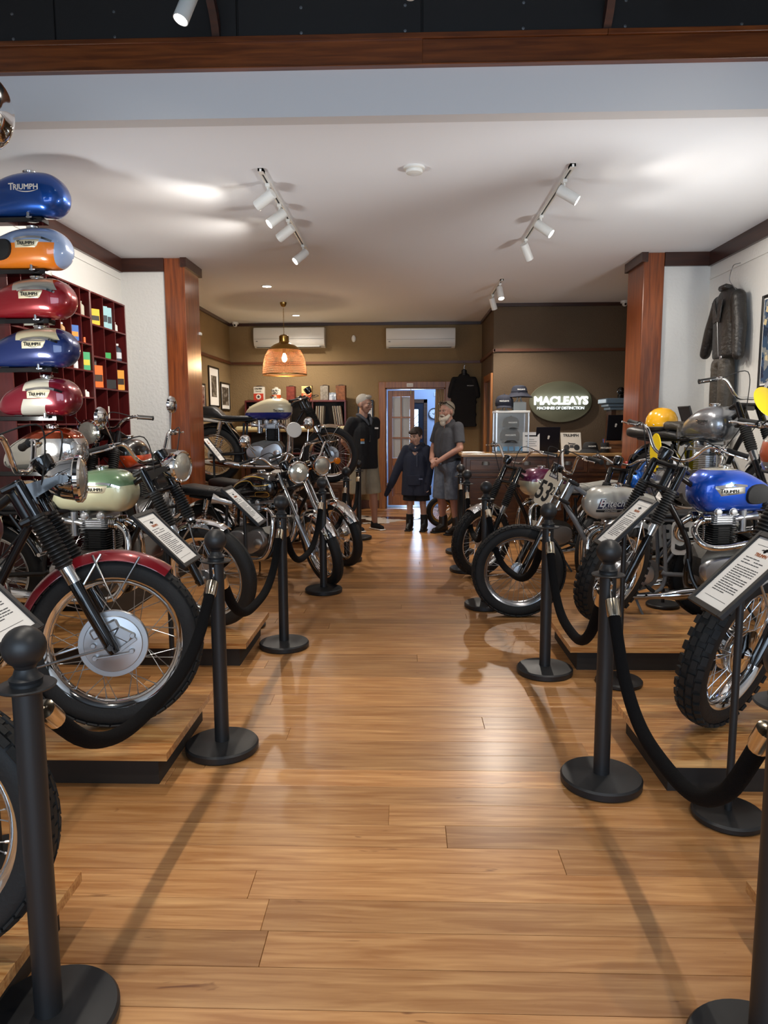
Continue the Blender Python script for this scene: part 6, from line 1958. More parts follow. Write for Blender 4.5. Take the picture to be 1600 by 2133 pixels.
def bucket_hat(loc, rz, label, m, s=1.0, mark=True):
    t = thing('bucket_hat', label, 'hat', loc, rz, 'caps and hats for sale')
    mb = MB().lathe([(0.165, 0.0), (0.168, 0.003), (0.14, 0.022), (0.112, 0.045), (0.103, 0.055), (0.095, 0.10), (0.080, 0.128), (0.05, 0.14), (0, 0.143), (0, 0.137), (0.075, 0.122), (0.09, 0.095), (0.10, 0.05)], n=36)
    mb.v = [(x * s, y * s, (z - 0.012 * abs(x / 0.165)) * s if math.hypot(x, y) > 0.11 else z * s) for x, y, z in mb.v]
    obj('hat_body', mb, m, t)
    obj('hat_band', MB().lathe([(0.104 * s, 0.056 * s), (0.1055 * s, 0.058 * s), (0.104 * s, 0.068 * s)], n=36), m, t)
    if mark:
        text_obj('embroidery', 'MACLEAYS', 0.020 * s, M['white_plastic'], t, T(0, -0.106 * s, 0.080 * s) @ RX(R_(80)), bold=0.0008, depth=0.001)
    return t
def hat_stand(loc, h, label):
    t = thing('hat_stand', label, 'stand', loc, 0, 'clear hat stands')
    acr = mat('clear_acrylic', '#dfe8ec', 0.08, trans=0.7)
    m = MB().bb(-0.06, 0.06, -0.06, 0.06, 0.0, 0.006)
    for k in range(4):
        a = k * PI / 2 + 0.4
        m.tube(spline([(0.05 * math.cos(a), 0.05 * math.sin(a), 0.004), (0.025 * math.cos(a), 0.025 * math.sin(a), h * 0.5), (0.05 * math.cos(a), 0.05 * math.sin(a), h)], 4), 0.006, 6)
    obj('stand_frame', m, acr, t)
    return t
hat_stand((1.195, 8.72, CH + 0.505), 0.06, 'clear stand under the navy cap on the display case')
cap_hat((1.195, 8.72, CH + 0.56), R_(-8), 'navy cap on the clear stand, left on the display case', navyc, 1.15)
bx_ = obj('acrylic_box', MB().bb(-0.075, 0.075, -0.075, 0.075, 0, 0.10, 0.002), mat('acrylic_block', '#c9d4d8', 0.1, trans=0.6), None, T(1.375, 8.74, CH + 0.506), smooth=False)
tag(bx_, 'clear acrylic block under the bucket hat on the display case', 'display block')
hat_stand((1.375, 8.74, CH + 0.607), 0.09, 'clear stand on the acrylic block under the bucket hat')
bucket_hat((1.375, 8.74, CH + 0.675), R_(5), 'navy bucket hat on the tall clear stand above the display case', navyc, 0.95)
cap_hat((1.28, 8.74, CH + 0.311), R_(4), 'dark cap on the upper shelf inside the glass case', blackc, 1.05)
cap_hat((1.27, 8.74, CH + 0.151), R_(-4), 'wide dark cap on the lower shelf inside the glass case', blackc, 1.25)
for k in range(5):
    bl = thing('blue_badge', ['leftmost', 'second', 'middle', 'fourth', 'rightmost'][k] + ' blue badge of five at the bottom of the glass case', 'badge', (1.14 + 0.07 * k, 8.67, CH + 0.021), 0, 'blue badges in the glass case')
    obj('badge_card', MB().box((0, 0, 0.03), (0.055, 0.004, 0.055), Matrix.Rotation(R_(-20), 3, 'X'), 0.001), cm('#3aa0d8'), bl, smooth=False)
    obj('badge_backing', MB().box((0, 0.008, 0.02), (0.03, 0.012, 0.036), None, 0.002), cm('#1a3a5a'), bl, smooth=False)

# things on the counter
bk = thing('brochure', 'dark open brochure lying on the counter before the glass case', 'brochure', (1.22, 8.52, CH))
obj('brochure_pages', MB().bb(-0.17, 0.17, -0.045, 0.045, 0.001, 0.012, 0.002), cm('#2a2624'), bk, smooth=False)
obj('brochure_cover', MB().bb(-0.165, 0.165, -0.04, 0.04, 0.012, 0.014), cm('#8f8a80'), bk, smooth=False)
pp = thing('paper_pile', 'white papers at the left end of the counter', 'papers', (0.80, 8.70, CH))
for k in range(3):
    obj('paper_sheet', MB().box((0.01 * k, 0.0, 0.003 + 0.004 * k), (0.21, 0.28, 0.003), Matrix.Rotation(R_(12 * k - 9), 3, 'Z')), M['paper'], pp, smooth=False)
cs = thing('counter_sign', 'white printed card standing on the counter beside the laptop', 'sign', (1.51, 8.62, CH), R_(-4))
obj('card', MB().box((0, 0, 0.125), (0.20, 0.004, 0.25), Matrix.Rotation(R_(-8), 3, 'X')), M['paper'], cs, smooth=False)
obj('card_foot', MB().box((0, 0.05, 0.04), (0.15, 0.10, 0.004), Matrix.Rotation(R_(38), 3, 'X')), M['paper'], cs, smooth=False)
cl = MB()
for z, w in ((0.205, 0.15),):
    cl.box((0, -0.0145, z), (w, 0.001, 0.016), Matrix.Rotation(R_(-8), 3, 'X'))
for z, w in ((0.16, 0.07), (0.135, 0.13), (0.11, 0.10), (0.085, 0.13), (0.045, 0.06), (0.025, 0.1)):
    cl.box((0, -0.0025 + (0.125 - z) * -0.14 * -1 * 0 - 0.0035 + (z - 0.125) * 0.1405 - 0.0, z), (w, 0.001, 0.0045), Matrix.Rotation(R_(-8), 3, 'X'))
cl.v = [(x, -0.0032 + (z - 0.125) * 0.1405, z) if True else None for x, y, z in cl.v]
obj('printed_lines', cl, M['ink_dark'], cs, smooth=False)
def laptop(loc, rz, label, tilt, w=0.30, d=0.21, sh=0.0):
    t = thing('laptop', label, 'laptop', loc, rz, 'laptops on the counter')
    dk = mat('dark_blue_laptop_shell', '#12151f', 0.35, 0.3) if 'dkl' not in CACHE else CACHE['dkl']
    CACHE['dkl'] = dk
    obj('keyboard_half', MB().bb(-w / 2, w / 2, 0, d, 0.001, 0.014, 0.003), dk, t, smooth=False)
    lid = obj('lid', MB().bb(-w / 2, w / 2, -0.004, 0.004, 0, 0.30, 0.003), dk, t, T(0, 0.0, 0.012) @ RX(R_(tilt)), smooth=False)
    obj('lid_emblem', MB().lathe([(0, -0.0006), (0.014, -0.0006), (0.014, 0.0006)], (0.01, -0.0045, 0.185), 'Y', 18).lathe([(0, -0.0006), (0.012, -0.0006), (0.012, 0.0006)], (0.006, -0.0045, 0.165), 'Y', 18), M['white_plastic'], lid)
    return t
laptop((1.71, 8.68, CH), R_(10), 'dark laptop opened away from the camera in the middle of the counter', 8)
bo = thing('small_bottle', 'small dark bottle behind the middle laptop', 'bottle', (1.875, 8.84, CH))
obj('bottle_body', MB().lathe([(0, 0.001), (0.026, 0.001), (0.026, 0.11), (0.012, 0.15), (0.011, 0.19), (0, 0.19)], n=18), M['black_gloss'], bo)
obj('bottle_cap', MB().lathe([(0, 0.19), (0.013, 0.19), (0.013, 0.21), (0, 0.21)], n=14), M['steel'], bo)
tb = thing('show_book', 'cream show book with a motorcycle drawing standing on the counter', 'book', (2.02, 8.72, CH), R_(6))
TB = T(0, 0, 0.012) @ RX(R_(-14))
obj('book_block', MB().bb(-0.125, 0.125, 0, 0.012, 0, 0.235, 0.001), cm('#d6cfc2'), tb, TB, smooth=False)
text_obj('title', 'TRIUMPH', 0.046, M['ink_dark'], tb, TB @ T(0, -0.0008, 0.185) @ RX(PI2), bold=0.0012)
dm = MB()
for x in (-0.06, 0.065):
    dm.lathe([(0.030, -0.0006), (0.036, -0.0006)], (x, -0.0008, 0.05), 'Y', 24)
dm.tube([(-0.06, -0.001, 0.05), (-0.03, -0.001, 0.095), (0.03, -0.001, 0.09), (0.065, -0.001, 0.05)], 0.003, 4)
dm.tube([(-0.04, -0.001, 0.11), (-0.02, -0.001, 0.10), (0.05, -0.001, 0.095)], 0.005, 4)
dm.bb(-0.022, 0.028, -0.0012, -0.0004, 0.045, 0.08)
obj('motorcycle_drawing', dm, M['ink'], tb, TB, smooth=False)
obj('book_easel', MB().tube([(-0.06, -0.03, 0.004), (-0.06, 0.0, 0.008), (-0.06, 0.09, 0.004), (-0.06, 0.06, 0.12)], 0.003, 6).tube([(0.06, -0.03, 0.004), (0.06, 0.0, 0.008), (0.06, 0.09, 0.004), (0.06, 0.06, 0.12)], 0.003, 6), M['black'], tb)
bucket_hat((2.235, 8.70, CH + 0.001), R_(0), 'dark bucket hat lying on the counter', blackc, 0.9)
mg = thing('stubby_cooler', 'dark printed drink cooler holding pens on the counter', 'cup', (2.40, 8.66, CH))
obj('cooler_body', MB().lathe([(0, 0.001), (0.045, 0.001), (0.048, 0.01), (0.048, 0.11), (0.042, 0.12), (0.040, 0.11), (0, 0.10)], n=26), blackc, mg)
text_obj('lettering', 'MACLEAYS', 0.026, M['white_plastic'], mg, T(0, -0.0485, 0.05) @ RX(PI2), bold=0.0012)
for k in range(3):
    obj('pen', MB().tube([(-0.015 + 0.012 * k, 0, 0.08), (-0.02 + 0.015 * k, 0.01, 0.165)], 0.004, 8), cm(['#2a5ab0', '#b03a2a', '#2a2a2a'][k]), mg)
wb_ = thing('wooden_crate', 'small rough wooden crate at the right end of the counter', 'crate', (2.54, 8.78, CH))
for z in (0.001, 0.046, 0.091):
    obj('crate_slat', MB().bb(-0.105, 0.105, -0.085, -0.073, z, z + 0.042, 0.002), slab, wb_, smooth=False)
    obj('crate_slat', MB().bb(-0.105, 0.105, 0.073, 0.085, z, z + 0.042, 0.002), slab, wb_, smooth=False)
for x in (-0.105, 0.093):
    obj('crate_end', MB().bb(x, x + 0.012, -0.073, 0.073, 0.001, 0.133, 0.002), slab, wb_, smooth=False)
obj('crate_lid', MB().bb(-0.105, 0.105, -0.085, 0.085, 0.133, 0.14, 0.002), slab, wb_, smooth=False)
laptop((2.545, 8.80, CH + 0.14), R_(12), 'dark laptop standing open on the wooden crate', 6, 0.20, 0.08)

# illuminated oval sign
sgn = thing('shop_sign', 'oval wall sign with glowing white name above the counter', 'sign', (2.165, 10.15, 1.71))
ov = MB()
pr_ = []
for d_, s_ in ((-0.03, 1.0), (-0.055, 1.0), (-0.06, 0.985)):
    pr_.append([Vector((0.435 * s_ * math.cos(2 * PI * k / 64), d_, 0.285 * s_ * math.sin(2 * PI * k / 64))) for k in range(64)])
ov.loft(pr_)
obj('oval_board', ov, mat('olive_sign_board', '#5b5a45', 0.6), sgn)
obj('spacer', MB().bb(-0.2, 0.2, -0.03, -0.001, -0.1, 0.1), M['black'], sgn, smooth=False)
t1 = text_mb('MACLEAYS', 0.152, 0.0055, 'CENTER', 0.008, space=1.02)
obj('name_letters', t1, mat('glowing_white_acrylic', '#ffffff', 0.5, emit='#f4fbff', estr=1.9), sgn, T(0, -0.074, -0.035) @ RX(PI2), smooth=False)
t2 = text_mb('MACHINES OF DISTINCTION', 0.054, 0.0012, 'CENTER', 0.003, space=0.93)
obj('tagline_letters', t2, mat('white_acrylic', '#f2f4f4', 0.5, emit='#dfeef5', estr=0.5), sgn, T(0, -0.066, -0.105) @ RX(PI2), smooth=False)
light('sign_glow', 'AREA', (2.165, 10.02, 1.74), 0.4, (0.75, 0.9, 1.0), (2.165, 10.15, 1.72), shape='RECTANGLE', size=0.72, size_y=0.12)

# dresser with mirror behind the right post
ds = thing('mirror_dresser', 'dark dresser with mirror and pale lit cornice behind the right post', 'dresser', (2.92, 9.50, 0))
obj('dresser_body', MB().bb(-0.24, 0.21, -0.2, 0.2, 0, 1.0, 0.004), M['counter'], ds, smooth=False)
for x_ in (-0.25, 0.15):
    obj('mirror_post', MB().bb(x_, x_ + 0.06, -0.12, 0.12, 1.0, 1.58), M['counter'], ds, smooth=False)
obj('mirror_glass', MB().bb(-0.19, 0.15, 0.0, 0.01, 1.0, 1.58), M['mirror'], ds, smooth=False)
obj('cornice', MB().bb(-0.28, 0.21, -0.16, 0.14, 1.58, 1.62, 0.006).bb(-0.31, 0.21, -0.19, 0.16, 1.62, 1.66, 0.008).bb(-0.35, 0.21, -0.22, 0.18, 1.66, 1.73, 0.012), mat('blue_lit_timber', '#5f7484', 0.3), ds, smooth=False)  # blue light on the dark timber put into the cornice colour
bt = thing('ornament', 'dark ornament standing on the dresser cornice', 'ornament', (2.86, 9.48, 1.73))
obj('ornament_base', MB().box((0, 0, 0.03), (0.16, 0.10, 0.06), None, 0.01), M['black_gloss'], bt)
obj('ornament_figure', MB().lathe([(0.05, 0.06), (0.06, 0.10), (0.045, 0.16), (0.055, 0.22), (0.03, 0.28), (0, 0.30)], (0.05, 0, 0), 'Z', 18).ball((-0.05, 0, 0.10), 0.05, 14, 8), M['black_gloss'], bt)

# T-shirt on a hanger on the back wall
ts = thing('tshirt_on_hanger', 'black T-shirt on a hanger on the back wall beside the door', 't-shirt', (0.96, 11.84, 1.36))
tm_ = MB()
tw = lambda x, z: Vector((x, 0.0, z))
for z, w, r in ((0.03, 0.19, 0.028), (0.20, 0.185, 0.03), (0.40, 0.185, 0.032), (0.58, 0.185, 0.034), (0.68, 0.18, 0.036)):
    limb(tm_, [tw(-w, z), tw(w, z)], [r, r])
tm_.bb(-0.20, 0.20, -0.028, 0.028, 0.0, 0.80)
limb(tm_, [tw(-0.17, 0.78), tw(0.17, 0.78)], [0.035, 0.035])
limb(tm_, [tw(-0.06, 0.83), tw(0.06, 0.83)], [0.03, 0.03])
for s_ in (-1, 1):
    limb(tm_, [tw(s_ * 0.17, 0.76), tw(s_ * 0.215, 0.62), tw(s_ * 0.235, 0.50)], [0.045, 0.042, 0.035])
remesh(tm_, 'shirt_body', blackc, 0.012, 3, ts)
nk = MB().tube([(0.05 * math.cos(2 * PI * k / 24), 0.028 * math.sin(2 * PI * k / 24) - 0.01, 0.86) for k in range(24)], 0.007, 6, closed=True)
obj('collar', nk, blackc, ts)
obj('hanger_neck', MB().lathe([(0.045, 0.84), (0.042, 0.92), (0.02, 0.935), (0, 0.937)], n=18), M['black'], ts)
obj('hanger_hook', MB().tube(spline([(0, 0, 0.93), (0, 0, 0.98), (0.015, 0, 1.0), (0.0, 0.01, 1.03), (0, 0.03, 1.045)], 4), 0.004, 6), M['steel'], ts)
text_obj('chest_print', 'MACLEAYS', 0.022, M['white_plastic'], ts, T(0.10, -0.0385, 0.66) @ RX(PI2))

# ================================================================== ceiling fixtures and their light
hot = mat('lit_lamp_glass', '#ffffff', 0.4, emit='#fff3de', estr=45.0)
hot2 = mat('lit_downlight_glass', '#ffffff', 0.4, emit='#fff6e8', estr=30.0)
def spot_head(track, p, aim, lit, energy, label, cone=118, blend=0.7, col=NEUT, shape_z=-0.035):
    """cylindrical head on a short stem; p is the fixing point under the track"""
    p = Vector(p); aim = Vector(aim).normalized()
    t = thing('spotlight_head', label, 'spotlight', p, 0, 'white spotlight heads')
    obj('stem', MB().box((0, 0, -0.012), (0.03, 0.05, 0.024), None, 0.004).tube([(0, 0, -0.02), (0, 0, -0.075)], 0.008, 10), M['white_plastic'], t)
    q = aim.to_track_quat('Z', 'Y').to_matrix().to_4x4()
    Mx = Matrix.Translation((0, 0, -0.085)) @ q
    link('lamp_body', cached('lampbody', lambda: MB().lathe([(0, -0.045), (0.034, -0.045), (0.037, -0.04), (0.037, 0.105), (0.033, 0.105), (0.031, 0.085), (0, 0.085)], n=28).mesh('lamp_body', M['white_plastic'])), t, Mx)
    link('lamp_lens', cached(('lamplens', lit), lambda: MB().lathe([(0, 0.097), (0.031, 0.097), (0.031, 0.088), (0, 0.088)], n=24).mesh('lamp_lens', hot if lit else M['white_plastic'])), t, Mx)
    e = p + Vector((0, 0, -0.085)) + aim * 0.125
    light('spot_beam', 'SPOT', e, energy, col, e + aim, spot_size=R_(cone), spot_blend=blend, shadow_soft_size=0.032)
    return t
def track(label, x, y0, y1, z=CZ):
    t = thing('light_track', label, 'light track', (x, (y0 + y1) / 2, z))
    h = (y1 - y0) / 2
    obj('track_rail', MB().bb(-0.018, -0.007, -h, h, -0.02, 0).bb(0.007, 0.018, -h, h, -0.02, 0).bb(-0.018, 0.018, -h, -h + 0.06, -0.021, 0).bb(-0.007, 0.007, -h, h, -0.004, 0), M['white_plastic'], t, smooth=False)
    obj('track_slot', MB().bb(-0.007, 0.007, -h + 0.06, h - 0.02, -0.010, -0.004), mat('dark_track_slot', '#2a2a2a', 0.5), t, smooth=False)
    return t
E_T = 43
track('white light track over the left half of the ceiling', -0.935, 4.80, 6.90)
spot_head(None, (-0.935, 5.05, CZ - 0.018), (-0.75, 0.30, -0.42), True, E_T, 'spotlight turned away at the near end of the left track')
spot_head(None, (-0.935, 5.50, CZ - 0.018), (-0.70, -0.30, -0.60), True, E_T, 'lit spotlight second from the near end of the left track')
spot_head(None, (-0.935, 5.90, CZ - 0.018), (-0.75, 0.32, -0.45), True, E_T, 'spotlight turned away third along the left track')
spot_head(None, (-0.935, 6.72, CZ - 0.018), (-0.62, -0.35, -0.60), True, E_T, 'lit spotlight at the far end of the left track')
track('white light track over the right half of the ceiling', 1.07, 4.80, 6.72)
spot_head(None, (1.07, 5.05, CZ - 0.018), (0.76, -0.15, -0.50), True, E_T, 'lit spotlight at the near end of the right track')
spot_head(None, (1.07, 5.88, CZ - 0.018), (0.68, -0.25, -0.55), True, E_T, 'lit spotlight in the middle of the right track')
spot_head(None, (1.07, 6.60, CZ - 0.018), (0.42, 0.42, -0.75), True, E_T, 'spotlight turned away at the far end of the right track')
track('short white light track over the counter', 1.11, 8.45, 9.45)
spot_head(None, (1.11, 8.62, CZ - 0.018), (0.10, -0.35, -0.85), True, 110, 'lit spotlight at the near end of the short track')
spot_head(None, (1.11, 9.35, CZ - 0.018), (0.30, 0.30, -0.85), True, 70, 'spotlight pointing down at the far end of the short track', cone=95)
# front room lamps hung from the dark ceiling; those out of view are added
def hung(x, y, z, aim, energy, label, cone=88):
    t = spot_head(None, (x, y, z), aim, True, energy, label, cone, 0.5)
    obj('drop_rod', MB().tube([(0, 0, -0.01), (0, 0, 4.2 - z)], 0.006, 8), M['black'], t)
    return t
E_F = 54
hung(-1.03, 3.62, 3.50, (-0.30, -0.25, -0.9), E_F, 'lit spotlight hanging at the top edge above the left beam')
hung(-1.12, 2.15, 3.62, (-0.12, 0.05, -1), E_F, 'added spotlight hanging out of view over the left motorcycles')
hung(-1.15, 0.75, 3.62, (0.05, 0.2, -1), E_F, 'added spotlight hanging out of view over the left front')
hung(1.42, 3.55, 3.62, (0.10, -0.1, -1), E_F, 'added spotlight hanging out of view over the blue motorcycle')
hung(1.42, 2.15, 3.62, (-0.05, 0.05, -1), E_F, 'added spotlight hanging out of view over the right motorcycles')
hung(1.40, 0.75, 3.62, (-0.15, 0.2, -1), E_F, 'added spotlight hanging out of view over the right front')
dc = thing('ceiling_sensor', 'white round sensor hanging at the top edge above the beam', 'sensor', (0.025, 3.56, 3.37))
obj('sensor_body', MB().lathe([(0, 0), (0.022, 0.002), (0.028, 0.02), (0.024, 0.04), (0.008, 0.05), (0, 0.05)], n=24), M['white_plastic'], dc)
obj('sensor_rod', MB().tube([(0, 0, 0.045), (0, 0, 0.83)], 0.005, 8), M['black'], dc)

sm = thing('smoke_detector', 'white round smoke detector in the middle of the ceiling', 'smoke detector', (0.058, 4.83, CZ))
obj('detector_base', MB().lathe([(0, 0), (0.068, 0), (0.068, -0.012), (0.06, -0.016), (0, -0.016)], n=36), M['white_plastic'], sm)
obj('detector_cap', MB().lathe([(0.05, -0.015), (0.055, -0.022), (0.052, -0.036), (0.03, -0.042), (0, -0.043)], n=36), M['white_plastic'], sm)
for i, (x, y) in enumerate(((-1.658, 8.74), (-1.662, 11.05))):
    d = thing('downlight', ['recessed downlight nearer than the pendant lamp', 'recessed downlight beyond the pendant lamp'][i], 'downlight', (x, y, CZ), 0, 'recessed downlights')
    obj('downlight_ring', MB().lathe([(0.05, -0.001), (0.07, -0.001), (0.07, -0.006), (0.055, -0.008), (0.05, -0.004)], n=36, closed=True), M['white_plastic'], d)
    obj('downlight_glass', MB().lathe([(0, -0.003), (0.05, -0.003), (0.05, -0.001), (0, -0.001)], n=30), hot2, d)
    light('downlight_beam', 'SPOT', (x, y, CZ - 0.02), 108, NEUT, (x, y, 0), spot_size=R_(150), spot_blend=0.8, shadow_soft_size=0.045)

# wall uplighters added outside the picture to brighten the ceiling
for sx in (-1, 1):
    u = thing('added_uplighter', 'added white half round uplighter, out of view on the %s wall' % ('left' if sx < 0 else 'right'), 'added wall lamp', ((XL + 0.002) if sx < 0 else (XR - 0.002), 3.42, 1.2), 0, 'added wall uplighters')
    mb = MB().lathe([(0.02, -0.10), (0.06, -0.08), (0.10, -0.02), (0.12, 0.04), (0.114, 0.04), (0.09, -0.02), (0.05, -0.07)], (0, 0, 0), 'Z', 24, arc=PI)
    mb.v = [(abs(y) * -sx, x, z) for x, y, z in mb.v]
    obj('bowl', mb, M['white_plastic'], u)
    obj('back_plate', MB().bb(0 if sx < 0 else -0.008, 0.008 if sx < 0 else 0, -0.10, 0.10, -0.10, 0.04), M['white_plastic'], u, smooth=False)
    light('added_uplighter_beam', 'SPOT', (u.location.x - sx * 0.07, 3.42, 1.25), 125 if sx < 0 else 290, (1.0, 0.99, 0.96), (-sx * 0.2, 7.2, CZ), spot_size=R_(100), spot_blend=1.0, shadow_soft_size=0.25)

# pendant lamp: brass cap and perforated copper shade
pd = thing('pendant_lamp', 'brass pendant lamp with copper mesh shade', 'pendant lamp', (-1.66, 9.9, 2.09))
obj('ceiling_rose', MB().lathe([(0, 0.97), (0.045, 0.97), (0.043, 0.95), (0.03, 0.92), (0.012, 0.91), (0, 0.91)], n=28), M['brass'], pd)
ch = MB(); z = 0.545; k = 0
while z < 0.905:
    a = (k % 2) * PI / 2
    pts = []
    for j in range(10):
        b_ = 2 * PI * j / 10
        pts.append((0.006 * math.cos(b_) * math.cos(a), 0.006 * math.cos(b_) * math.sin(a), z + 0.011 * math.sin(b_)))
    ch.tube(pts, 0.0018, 5, closed=True); z += 0.0165; k += 1
obj('chain', ch, M['brass'], pd)
obj('lamp_cap', MB().lathe([(0.085, 0.425), (0.07, 0.44), (0.066, 0.45), (0.066, 0.52), (0.05, 0.535), (0.015, 0.545), (0, 0.55)], n=36), M['brass'], pd)
obj('shade_crown', MB().lathe([(0.222, 0.335), (0.19, 0.37), (0.14, 0.405), (0.08, 0.43), (0.078, 0.425), (0.138, 0.40), (0.187, 0.365), (0.219, 0.331)], n=48, closed=True), M['brass'], pd)
# mesh shade: real wires
prof = [(0.221, 0.333), (0.258, 0.27), (0.284, 0.185), (0.298, 0.09), (0.302, 0.0)]
ps = spline([(a, b_, 0) for a, b_ in prof], 8)
msh = MB()
NW = 84
for k in range(NW):
    a = 2 * PI * k / NW
    msh.tube([(p.x * math.cos(a), p.x * math.sin(a), p.y) for p in ps[::4]], 0.0019, 4, cap=False)
for p in ps[::2]:
    msh.tube([(p.x * math.cos(2 * PI * j / 48), p.x * math.sin(2 * PI * j / 48), p.y) for j in range(48)], 0.0019, 4, closed=True)
copper = mat('copper_mesh', '#a8714e', 0.5, 0.2)
obj('mesh_shade', msh, copper, pd)['kind'] = 'stuff'
obj('shade_rim', MB().lathe([(0.300, -0.006), (0.306, -0.006), (0.306, 0.008), (0.300, 0.008)], n=60, closed=True), M['brass'], pd)
obj('bulb', MB().lathe([(0, 0.175), (0.02, 0.18), (0.034, 0.205), (0.036, 0.23), (0.026, 0.265), (0.015, 0.29), (0, 0.29)], n=24), mat('glowing_bulb', '#ffffff', 0.4, emit='#ffc98a', estr=40.0), pd)
obj('bulb_holder', MB().lathe([(0, 0.29), (0.02, 0.29), (0.022, 0.42), (0, 0.42)], n=18), M['brass'], pd)
light('pendant_glow', 'POINT', (-1.66, 9.9, 2.22), 13, (1.0, 0.68, 0.38), shadow_soft_size=0.04)

# air conditioners
def aircon(x0, x1, z0, z1, label):
    t = thing('air_conditioner', label, 'air conditioner', ((x0 + x1) / 2, 11.9, z0))
    w = (x1 - x0) / 2; h = z1 - z0
    rings = []
    for x in (-w, -w + 0.02, w - 0.02, w):
        s_ = 0.96 if abs(x) == w else 1.0
        pr_ = [(0.0, 0.0), (-0.10 * s_, 0.0), (-0.17 * s_, 0.035), (-0.205 * s_, 0.10), (-0.21 * s_, h * 0.6), (-0.20 * s_, h * 0.9), (-0.17 * s_, h), (0.0, h)]
        rings.append([Vector((x, y, z)) for y, z in pr_])
    obj('casing', MB().loft(rings), M['white_plastic'], t, ang=50)
    obj('outlet_flap', MB().bb(-w + 0.05, w - 0.08, -0.168, -0.11, 0.008, 0.018, 0.003), M['white_plastic'], t, smooth=False)
    obj('outlet_slot', MB().bb(-w + 0.04, w - 0.06, -0.165, -0.105, 0.001, 0.004), mat('dark_slot', '#33332f', 0.7), t, smooth=False)
    obj('panel_seam', MB().bb(-w + 0.01, w - 0.01, -0.212, -0.207, 0.128, 0.132), mat('grey_seam', '#8f8f8a', 0.6), t, smooth=False)
    obj('emblem', MB().bb(-w + 0.04, -w + 0.07, -0.2115, -0.208, 0.085, 0.10), mat('grey_emblem', '#8a8a88', 0.5), t, smooth=False)
aircon(-2.46, -1.31, 2.655, 2.97, 'white wall air conditioner behind the pendant lamp')
aircon(-0.31, 0.805, 2.635, 2.945, 'white wall air conditioner above the back door')
pi_ = thing('motion_sensor', 'small white motion sensor between the two air conditioners', 'sensor', (-0.846, 11.9, 2.76))
obj('sensor_body', MB().ball((0, -0.028, 0.04), 0.05, 18, 12, (0.72, 0.62, 1.15)), M['white_plastic'], pi_)
obj('sensor_back', MB().bb(-0.025, 0.025, -0.02, 0, 0.0, 0.08, 0.004), M['white_plastic'], pi_, smooth=False)
for i, p in enumerate(((-2.76, 11.75, CZ - 0.001), (2.98, 10.03, CZ - 0.001))):
    s_ = thing('security_camera', ['white dome camera in the back left corner of the ceiling', 'white dome camera at the ceiling above the sign wall'][i], 'camera', p, 0, 'dome cameras')
    obj('camera_base', MB().lathe([(0, 0), (0.055, 0), (0.052, -0.03), (0, -0.03)], n=28), M['white_plastic'], s_)
    obj('camera_eye', MB().ball((0.0, -0.012, -0.04), 0.036, 18, 12), M['white_plastic'], s_)
    obj('camera_lens', MB().lathe([(0, -0.05), (0.014, -0.048), (0.016, -0.03), (0, -0.03)], (0, 0, -0.048), 'Y', 16), M['black_gloss'], s_)

# ================================================================== people
def hand(mb, w, d, n, side, curl, s=1.0):
    """palm with five fingers: d along the fingers, n out of the palm, thumb on the given side"""
    w, d, n = Vector(w), Vector(d).normalized(), Vector(n).normalized()
    n = (n - d * n.dot(d)).normalized()
    t = d.cross(n) * side
    for o in (-0.026, -0.009, 0.009, 0.026):
        cone_(mb, w + t * o * 0.7 * s, w + d * 0.085 * s + t * o * s, 0.015 * s, 0.014 * s, 8)
    L = [0.066, 0.076, 0.070, 0.054]
    for i in range(4):
        p = w + d * (0.088 - 0.004 * abs(i - 1)) * s + t * (0.030 - 0.0195 * i) * s
        a = 0.12
        for j in range(3):
            a += curl * (0.5 if j == 0 else 1.0)
            q = p + (d * math.cos(a) + n * math.sin(a)) * L[i] * s * (0.42, 0.32, 0.26)[j]
            cone_(mb, p, q, (0.0095 - 0.001 * j) * s, (0.0088 - 0.001 * j) * s, 8)
            p = q
    p = w + d * 0.022 * s + t * 0.028 * s
    q = p + (d * 0.55 + t * 0.75 + n * 0.25).normalized() * 0.045 * s
    r = q + (d * 0.85 + t * 0.25 + n * (0.3 + curl * 0.3)).normalized() * 0.034 * s
    cone_(mb, p, q, 0.014 * s, 0.011 * s, 8); cone_(mb, q, r, 0.011 * s, 0.009 * s, 8)

def head_shape(mb, C, F, s=1.0):
    """skull, jaw, nose and ears; F = rotation of the head (faces -y)"""
    g = lambda x, y, z: C + F @ Vector((x * s, y * s, z * s))
    R3 = F
    mb.ball(g(0, 0.012, 0.035), 0.1 * s, 20, 14, (0.80, 0.98, 0.90), R3)
    mb.ball(g(0, -0.02, -0.02), 0.078 * s, 18, 12, (0.86, 0.95, 1.0), R3)
    mb.ball(g(0, -0.03, -0.072), 0.05 * s, 16, 10, (0.95, 0.95, 0.8), R3)
    limb(mb, [g(0, -0.092, 0.02), g(0, -0.106, -0.006), g(0, -0.112, -0.020)], [0.009 * s, 0.011 * s, 0.0135 * s], 8)
    for e in (-1, 1):
        mb.ball(g(e * 0.012, -0.103, -0.022), 0.009 * s, 8, 6)
        mb.ball(g(e * 0.082, 0.01, -0.005), 0.03 * s, 12, 8, (0.35, 0.7, 1.1), R3)
        limb(mb, [g(e * 0.015, -0.088, 0.034), g(e * 0.05, -0.078, 0.034)], [0.011 * s, 0.009 * s], 8)
        mb.ball(g(e * 0.042, -0.07, -0.015), 0.028 * s, 10, 8, (1, .8, .9), R3)
    limb(mb, [g(-0.02, -0.088, -0.052), g(0, -0.094, -0.050), g(0.02, -0.088, -0.052)], [0.008 * s, 0.010 * s, 0.008 * s], 8)

